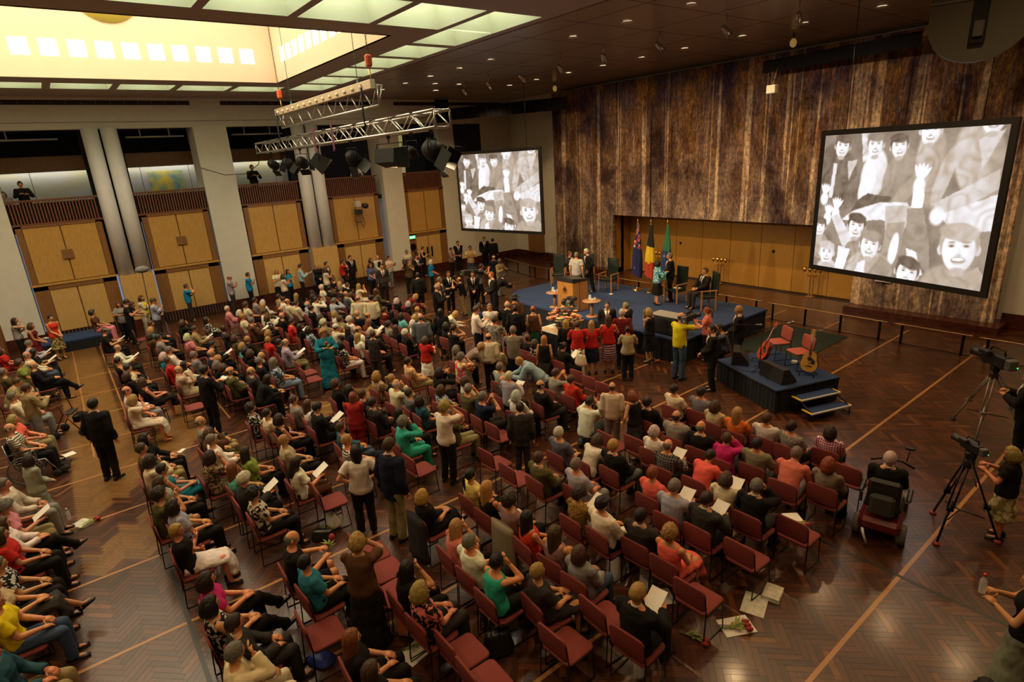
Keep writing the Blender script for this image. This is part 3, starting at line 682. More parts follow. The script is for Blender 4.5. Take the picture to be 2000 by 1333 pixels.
def body(pose, g):
    k = ('b',pose,g)
    if k in MC: return MC[k]
    S = skeleton(pose,g); G = S['G']; m = MB(); torso(m, S, -.006, -.10, .53)
    nb, hc = S['neck']; m.tube([nb-S['up']*.04, nb.lerp(hc,.5), hc],[.062*S['fs'],.053*S['fs'],.05*S['fs']],12)
    for sh,e,w,sd in S['arms']:
        r = G['arm']; m.ell(sh, (r[0]*1.08,)*3, 10, 8); m.tube([sh, sh.lerp(e,.5), e],[r[0],r[0]*.95,r[1]],10); m.ell(e,(r[1],)*3,8,6); m.tube([e, e.lerp(w,.3), w],[r[1],r[1]*1.02,r[2]],10); m.ell(w,(r[2],)*3,8,6)
    for h,kn,an,sd in S['legs']:
        r = G['leg']; m.ell(h,(r[0],)*3,10,8); m.tube([h, h.lerp(kn,.5), kn],[r[0],r[0]*.88,r[1]],10); m.ell(kn,(r[1],)*3,8,6); m.tube([kn, kn.lerp(an,.35), an],[r[1]*.95,r[2],r[3]],10); m.ell(an,(r[3],)*3,8,6)
        sh_ = (an-kn).normalized(); fw = V((0,1,0)) if abs(sh_.y) < .5 else V((-.2,.85,.35)).normalized()
        m.tube([an-V((0,0,.035))-fw*.03, an-V((0,0,.045))+fw*.06, an-V((0,0,.055))+fw*.14],[.036,.036,.024],8)
    me = fuse(m, .014, [SKIN], .45, 2)
    f = MB(); f.v = [tuple(v.co) for v in me.vertices]; f.f = [tuple(p.vertices) for p in me.polygons]; f.sm = [True]*len(f.f); f.mi = [0]*len(f.f)
    bpy.data.meshes.remove(me)
    head_mb(f, S['HT'])
    for sh,e,w,sd in S['arms']:
        d = (w-e).normalized(); nr = V((0,0,1)) if pose[0] == 's' or pose in ('t4','t2') else V((-sd,0,0))
        if pose in ('s1','t1'): nr = V((0,1,0))
        if pose in ('s2','t3','s6','t6') and d.z > .3: nr = V((0,-1,0))
        if abs(d.dot(nr)) > .9: nr = V((0,1,.3)).normalized()
        hand_mb(f, w, d, nr, sd, .9 if pose in ('s3','t4','s6','t6','t8','c1') else .55)
    m2 = bpy.data.meshes.new('body_%s_%s' % (pose,g)); m2.from_pydata(f.v, [], f.f)
    for q in (SKIN,EYE,LIP): m2.materials.append(q)
    m2.polygons.foreach_set('use_smooth',[True]*len(f.f)); m2.polygons.foreach_set('material_index', f.mi); MC[k] = m2; return m2
def top(pose, g, ty):
    k = ('t',pose,g,ty)
    if k in MC: return MC[k]
    S = skeleton(pose,g); G = S['G']; m = MB(); seat = pose[0] in 'sc'
    d = {'j':.026,'l':.017,'t':.017,'v':.013}[ty]
    lo = {'j':-.09 if seat else -.20,'l':-.07 if seat else -.09,'t':-.07 if seat else -.10,'v':-.06 if seat else -.07}[ty]
    torso(m, S, d, lo, .505 if ty != 'v' else .47, .25 if not seat else 0)
    if ty in 'jl': # collar
        nb = S['sp'](.505); m.loft([ell_ring(nb-S['up']*.03,S['X'],S['fr'],.075,.068),ell_ring(nb+S['up']*.025,S['X'],S['fr'],.064,.060)])
    for sh,e,w,sd in S['arms']:
        r = G['arm']; q = d+.004
        if ty == 'v':
            m.ell(sh-S['X']*sd*.035,(.035,.045,.05),10,8); continue
        m.ell(sh,(r[0]*1.05+q,)*3,10,8)
        if ty in 'jl':
            m.tube([sh,sh.lerp(e,.5),e],[r[0]+q,r[0]*.95+q,r[1]+q+.004],12); m.ell(e,(r[1]+q+.003,)*3,10,8); m.tube([e,w+(w-e).normalized()*(.0 if ty=='j' else -.01)],[r[1]+q+.003,r[2]+q+.006],12)
        else:
            m.tube([sh,sh.lerp(e,.62)],[r[0]+q,r[0]+q+.010],12)
    me = fuse(m, .0145, [CLOTH], .5, 2, .013, 9, hash((pose,g,ty)) % 50); me.name = 'top'; MC[k] = me; return me
def bottom(pose, g, ty):
    k = ('l',pose,g,ty)
    if k in MC: return MC[k]
    S = skeleton(pose,g); G = S['G']; m = MB(); seat = pose[0] in 'sc'
    if ty in 'ts' or (ty in 'kK' and pose[0] == 'c'):
        torso(m, S, .008, -.10, .10)
        for h,kn,an,sd in S['legs']:
            r = G['leg']; m.ell(h,(r[0]+.012,)*3,10,8)
            if ty == 's': m.tube([h,h.lerp(kn,.9)],[r[0]+.014,r[1]+.026],12); continue
            m.tube([h,h.lerp(kn,.5),kn],[r[0]+.014,r[0]*.88+.014,r[1]+.016],12); m.ell(kn,(r[1]+.015,)*3,10,8)
            m.tube([kn,kn.lerp(an,.4),an+(an-kn).normalized()*.03],[r[1]+.012,r[2]+.020,.066],12)
    else:
        X = S['X']; b = S['base']
        if seat:
            h0 = b + V((0,-.10,0)); kn = (S['legs'][0][1]+S['legs'][1][1])/2; kn.z = max(S['legs'][0][1].z,S['legs'][1][1].z)-.02
            ext = .16 if ty == 'k' else .34
            A = lambda c, fx, up_, rx, ry: ell_ring(c, X, up_, rx, ry, 18)
            m.loft([A(h0,0,V((0,.3,1)).normalized(),.175,.115),A(b+V((0,.06,.0)),0,V((0,.2,1)).normalized(),.20,.120),A(b.lerp(kn,.6),0,V((0,.1,1)).normalized(),.205,.098),A(kn+V((0,.03,0)),0,V((0,.6,.8)),.20,.088),
                    A(kn+V((0,.085,-.09)),0,V((0,1,.15)).normalized(),.205,.062),A(kn+V((0,.09,-.09-ext)),0,V((0,1,0)),.22,.082)])
        else:
            L = .50 if ty == 'k' else .84
            if pose == 't5': fr2 = V((0,1,0))
            R = lambda z, f, q=.98: ell_ring(V((0,b.y-(.03 if pose=='t5' else 0),z)), X, V((0,1,0)), f*1.12, f*q, 20)
            m.loft([R(b.z+.10,.125,.80),R(b.z+.0,.152,.80),R(b.z-.12,.166,.84),R(b.z-L*.6,.175 if ty=='k' else .19),R(b.z-L,.19 if ty=='k' else .23)])
    me = fuse(m, .0150, [CLOTH], .5, 2, .013 if ty in 'ts' else .022, 8, hash((pose,ty)) % 50); me.name = 'bottom'; MC[k] = me; return me
# hair -------------------------------------------------------------
def hair(style):
    k = ('h',style)
    if k in MC: return MC[k]
    m = MB(); n, mm = 40, 24
    sm_ = lambda a,b,x: max(0,min(1,(x-a)/(b-a)))
    hl = {'bald':.10,'curly':-.55,'cap':.15,'wcap':.15,'fcap':.10,'hat':.2,'beanie':.12}.get(style, None)
    th = {'curly':.038,'bob':.017,'long':.017,'bald':.006,'cap':.012,'wcap':.012,'fcap':.014,'hat':.012,'beanie':.014}.get(style,.015)
    vs = []
    for i in range(mm+1):
        ph = PI*i/mm
        for j in range(n):
            t = 2*PI*j/n; u = V((math.sin(ph)*math.sin(t), math.sin(ph)*math.cos(t), math.cos(ph))); az = abs(math.atan2(u.x,u.y))
            line = float(np.interp(az,[0,.9,1.35,1.7,2.3,PI],[.62,.45,-.12,-.10,-.55,-.66]))
            if style == 'curly': line -= .08
            if style in ('cap','wcap','fcap','hat','beanie'): line = .12 if style != 'beanie' else -.1
            w_ = sm_(line-.04, line+.10, u.z)
            if style == 'bald': w_ *= 1-sm_(.30,.48,u.z) if az > .9 else 0
            p = head_pt(u); q = p.normalized()
            nz = 0
            if w_ > 0:
                f = 26 if style == 'curly' else 16; nz = noise.noise(V((p.x*f*2.2,p.y*f*2.2,p.z*f*(1.6 if style=='curly' else .7))))*(.6 if style=='curly' else .45)
            vs.append(p + q*(th*w_*(1+nz) - .005*(1-w_)))
    m.add(vs, [(i*n+j, i*n+(j+1)%n, (i+1)*n+(j+1)%n, (i+1)*n+j) for i in range(mm) for j in range(n)], True)
    def curtain(a0, L, spread):
        rg = []; K = 11
        for i in range(K+1):
            t = i/K; z = .075-(L+.075)*t; ring = []
            cz = math.sqrt(max(.0,1-(max(z,0)/HCZ)**2))
            bulge = .017 + spread*math.sin(min(1,t*1.35)*PI*.5) - .012*max(0,t-.75)*4*(1 if L < .2 else .4)
            inw = max(0, t-.8)*.05 if L < .2 else .02*t
            for s in range(33):
                az = a0 + (2*PI-2*a0)*s/32; st = .0045*math.sin(az*17+3*noise.noise(V((az*2,L*7,t))))+.006*noise.noise(V((az*4,t*1.5,L*9)))
                ring.append(V(((HA*cz+bulge+st-inw)*math.sin(az),(HB*cz+bulge+st-inw)*math.cos(az)-.012*t,z+.012*noise.noise(V((az*6,L,9)))*t)))
            for s in range(32,-1,-1):
                az = a0 + (2*PI-2*a0)*s/32; sh = (1 if z > -.06 else max(.40,1+(z+.06)*5))
                ring.append(V(((HA*cz-.012)*math.sin(az)*(.95 if z<-.05 else 1),(HB*cz-.012)*math.cos(az)*sh-.012*t,z)))
            rg.append(ring)
        m.loft(rg)
    if style == 'bob': curtain(1.05,.130,.020)
    if style == 'long': curtain(1.2,.30,.014)
    if style in ('pony',):
        m.tube([(0,-HB-.005,.05),(0,-HB-.05,.03),(0,-HB-.05,-.10),(0,-HB-.035,-.24)],[.018,.030,.030,.010],10)
    if style == 'bun': m.ell((0,-HB-.025,.05),(.042,.036,.040))
    if style in ('cap','wcap'):
        m.loft([[V((.075*math.sin(a),.055+.0*a+ .10*math.cos(a)*(1) if abs(a)<=PI/2 else .05,.035-.012*math.cos(a))) + V((0,0,z)) for a in np.linspace(-PI/2,PI/2,10)] + [V((x,.05,.035+z)) for x in (.05,0,-.05)] for z in (0,.008)])
    if style == 'fcap': m.ell((0,.03,.062),(.098,.128,.048)); m.ell((0,.11,.045),(.075,.05,.010))
    if style == 'hat':
        m.lathe([(.088,.02),(.092,.05),(.085,.13),(.06,.15),(.001,.145)],20); m.lathe([(.17,.03),(.175,.035),(.09,.05),(.08,.03)],24)
    if style == 'beanie': m.ell((0,-.01,.055),(.093,.112,.092))
    me = m.mesh('hair', HAIR); MC[k] = me; return me
def shoe():
    if 'shoe' in MC: return MC['shoe']
    m = MB(); n = 12
    def R(y, z, rx, rz, zc): return [V((rx*math.cos(2*PI*i/n), y, max(-.085, zc+rz*math.sin(2*PI*i/n)))) for i in range(n)]
    m.loft([R(-.085,0,.028,.03,-.055),R(-.055,0,.036,.055,-.035),R(.0,0,.040,.055,-.038),R(.06,0,.044,.034,-.055),R(.13,0,.044,.026,-.062),R(.175,0,.026,.018,-.068)])
    m.bbox((0,.045,-.081),(.082,.25,.010),.004); MC['shoe'] = m.mesh('shoe', SHOE); return MC['shoe']
def chest_patch(pose, g, kind):
    k = ('p',pose,g,kind)
    if k in MC: return MC[k]
    S = skeleton(pose,g); secs = S['G']['secs']; ss = [q[0] for q in secs]; d = .030; m = MB()
    rows = np.linspace(.16,.50,9) if kind != 'vest' else np.linspace(.0,.47,9); rg = []
    for i, s in enumerate(rows):
        rx = float(np.interp(s, ss, [q[1] for q in secs]))+d; ry = float(np.interp(s, ss, [q[2] for q in secs]))+d
        t = i/8; hw = (.006+.078*t) if kind == 'shirt' else ((.022 if i < 7 else .018) if kind == 'tie' else .09)
        ex = .010 if kind == 'shirt' else .018
        c = S['sp'](s); row = []
        for x in (-hw,-hw/2,0,hw/2,hw):
            y = ry*math.sqrt(max(0,1-(x/rx)**2)); row.append(c + S['X']*x + S['fr']*(y+ex))
        rg.append(row + [p - S['fr']*.02 for p in row[::-1]])
    m.loft(rg); MC[k] = m.mesh(kind, CLOTH); return MC[k]
def collar(pose, g):
    k = ('c',pose,g)
    if k in MC: return MC[k]
    S = skeleton(pose,g); nb = S['sp'](.505); m = MB(); 
    m.loft([ell_ring(nb+S['up']*.02,S['X'],S['fr'],.066,.062),ell_ring(nb+S['up']*.045,S['X'],S['fr'],.060,.056)]); MC[k] = m.mesh('shirt_collar', CLOTH); return MC[k]
def ocol(o, c, v=.0): o.color = (*[max(0,min(1,x*(1+random.uniform(-v,v)))) for x in c], 1)
def setmat(o, m):
    if m is not CLOTH: o.material_slots[0].link = 'OBJECT'; o.material_slots[0].material = m
def person(x, y, z, rz, g, pose, hr, tp, bt, label, sc=1.0, skin='L', vest=None, shoes=True, tie=False, long_=False, shoecol='k'):
    S = skeleton(pose,g)
    o = bpy.data.objects.new('person', body(pose,g)); COL.objects.link(o); o.location=(x,y,z); o.rotation_euler=(0,0,rz); o.scale=(sc,)*3
    tag(o, label, 'person', None); ocol(o, SK[skin], .12)
    hs, hc = hr.split('-')
    def child(name, me, col, m=None, ML=None, var=.08):
        c = bpy.data.objects.new(name, me); COL.objects.link(c); c.parent = o
        if ML is not None: c.matrix_local = ML
        if m is not None: setmat(c, m)
        ocol(c, col, var); return c
    hats = {'cap':'cap','wcap':'cap','fcap':'flat_cap','hat':'brimmed_hat','beanie':'beanie'}
    if hs in hats:
        child('hair', hair('short'), HC['m'] if hc != 'k' else HC['k'], None, S['HT'])
        child(hats[hs], hair(hs), {'k':srgb('1b1a19'),'d':srgb('4a3c30'),'w':srgb('e9e4d8'),'y':srgb('a09068'),'khaki':HC['khaki']}[hc], None, S['HT'])
    else: child('hair', hair(hs), HC[hc], None, S['HT'], .15)
    ty, tc_ = tp.split('-')
    nm = {'j':'jacket','l':'long_sleeved_top','t':'short_sleeved_top','v':'sleeveless_top'}[ty]
    child(nm, top(pose,g,ty), PAL[tc_], PM.get(tc_,CLOTH))
    by, bc = bt.split('-')
    if by == 'k' and long_: by = 'K'
    child({'t':'trousers','k':'skirt','K':'long_skirt','s':'shorts'}[by], bottom(pose,g,by), PAL[bc], PM.get(bc,CLOTH))
    if ty == 'j' and g == 'M':
        child('shirt_collar', collar(pose,g), PAL['white'])
        if tie:
            child('shirt_front', chest_patch(pose,g,'shirt'), PAL['white']); child('necktie', chest_patch(pose,g,'tie'), random.choice([PAL['navy'],PAL['black'],PAL['maroon'],PAL['slate']]))
    if vest: child('vest', chest_patch(pose,g,'vest'), PAL[vest])
    if shoes:
        for h,kn,an,sd in S['legs']:
            sh_ = (an-kn).normalized(); tilt = 0 if sh_.z < -.85 else .5
            ML = Matrix.LocRotScale(an, Euler((tilt,0,-sd*.12)), V((1,1,1)) if g == 'M' else V((.88,.9,.9)))
            child('shoe', shoe(), {'k':(.012,.011,.010),'r':srgb('8c1a1e'),'w':srgb('cfc6b0'),'b':srgb('5a3a22')}[shoecol], None, ML)
    return o
# ------------------------------------------------------------ CHAIRS
cs = MB(); nn = 16
def rr(w_, d_, r, z, n=4, cx=0, cy_=0):
    pts = []
    for (sx,sy_,a0) in ((1,1,0),(-1,1,PI/2),(-1,-1,PI),(1,-1,3*PI/2)):
        for i in range(n+1):
            a = a0+PI/2*i/n; pts.append(V((cx+sx*(w_/2-r)+r*math.cos(a), cy_+sy_*(d_/2-r)+r*math.sin(a), z)))
    return pts
cs.loft([rr(.45,.43,.06,.415),rr(.47,.45,.07,.430),rr(.47,.45,.07,.448),rr(.44,.42,.06,.458)])
SEATM = cs.mesh('seat', FABRED)
cb = MB(); rg = []
def back_ring(off, inset):
    out = []
    for p in rr(.47-inset, .33-inset, .07, 0):
        u, vz = p.x, p.y; yb_ = -.225 - .10*(vz+.16) + .10*(u*u)*4*.25
        out.append(V((u, yb_+off, .655+vz)))
    return out
cb.loft([back_ring(-.016,.03),back_ring(-.010,0),back_ring(.010,0),back_ring(.016,.03)])
BACKM = cb.mesh('backrest', FABRED)
def side(mb, s):
    x = s*.235
    mb.tube([(x,-.252,.76),(x,-.215,.47),(x,-.245,.012),(x,-.23,.008),(x,.19,.008),(x,.20,.014),(x,.165,.418),(x,.15,.424),(x,-.20,.424)], .0085, 6)
f1 = MB(); side(f1,1); f2 = MB(); side(f2,-1); LEGR = f1.mesh('leg_frame', BLKMET); LEGL = f2.mesh('leg_frame', BLKMET)
f3 = MB(); side(f3,1); side(f3,-1); f3.tube([(-.235,.15,.424),(.235,.15,.424)],.007,6); FRAM = f3.mesh('frame', BLKMET)
fb = MB(); fb.tube([(-.235,.10,.424),(.235,.10,.424)],.007,6); fb.tube([(-.235,-.15,.424),(.235,-.15,.424)],.007,6); BARS = fb.mesh('cross_bars', BLKMET)
def chair(x, y, z, rz, label, group, near):
    t = thing('stacking_chair', label, 'chair', (x,y,z), rz, group)
    for nm, me in (('seat',SEATM),('backrest',BACKM)) + ((('leg_frame',LEGR),('leg_frame',LEGL),('cross_bars',BARS)) if near else (('frame',FRAM),)):
        c = bpy.data.objects.new(nm, me); COL.objects.link(c); c.parent = t
    return t
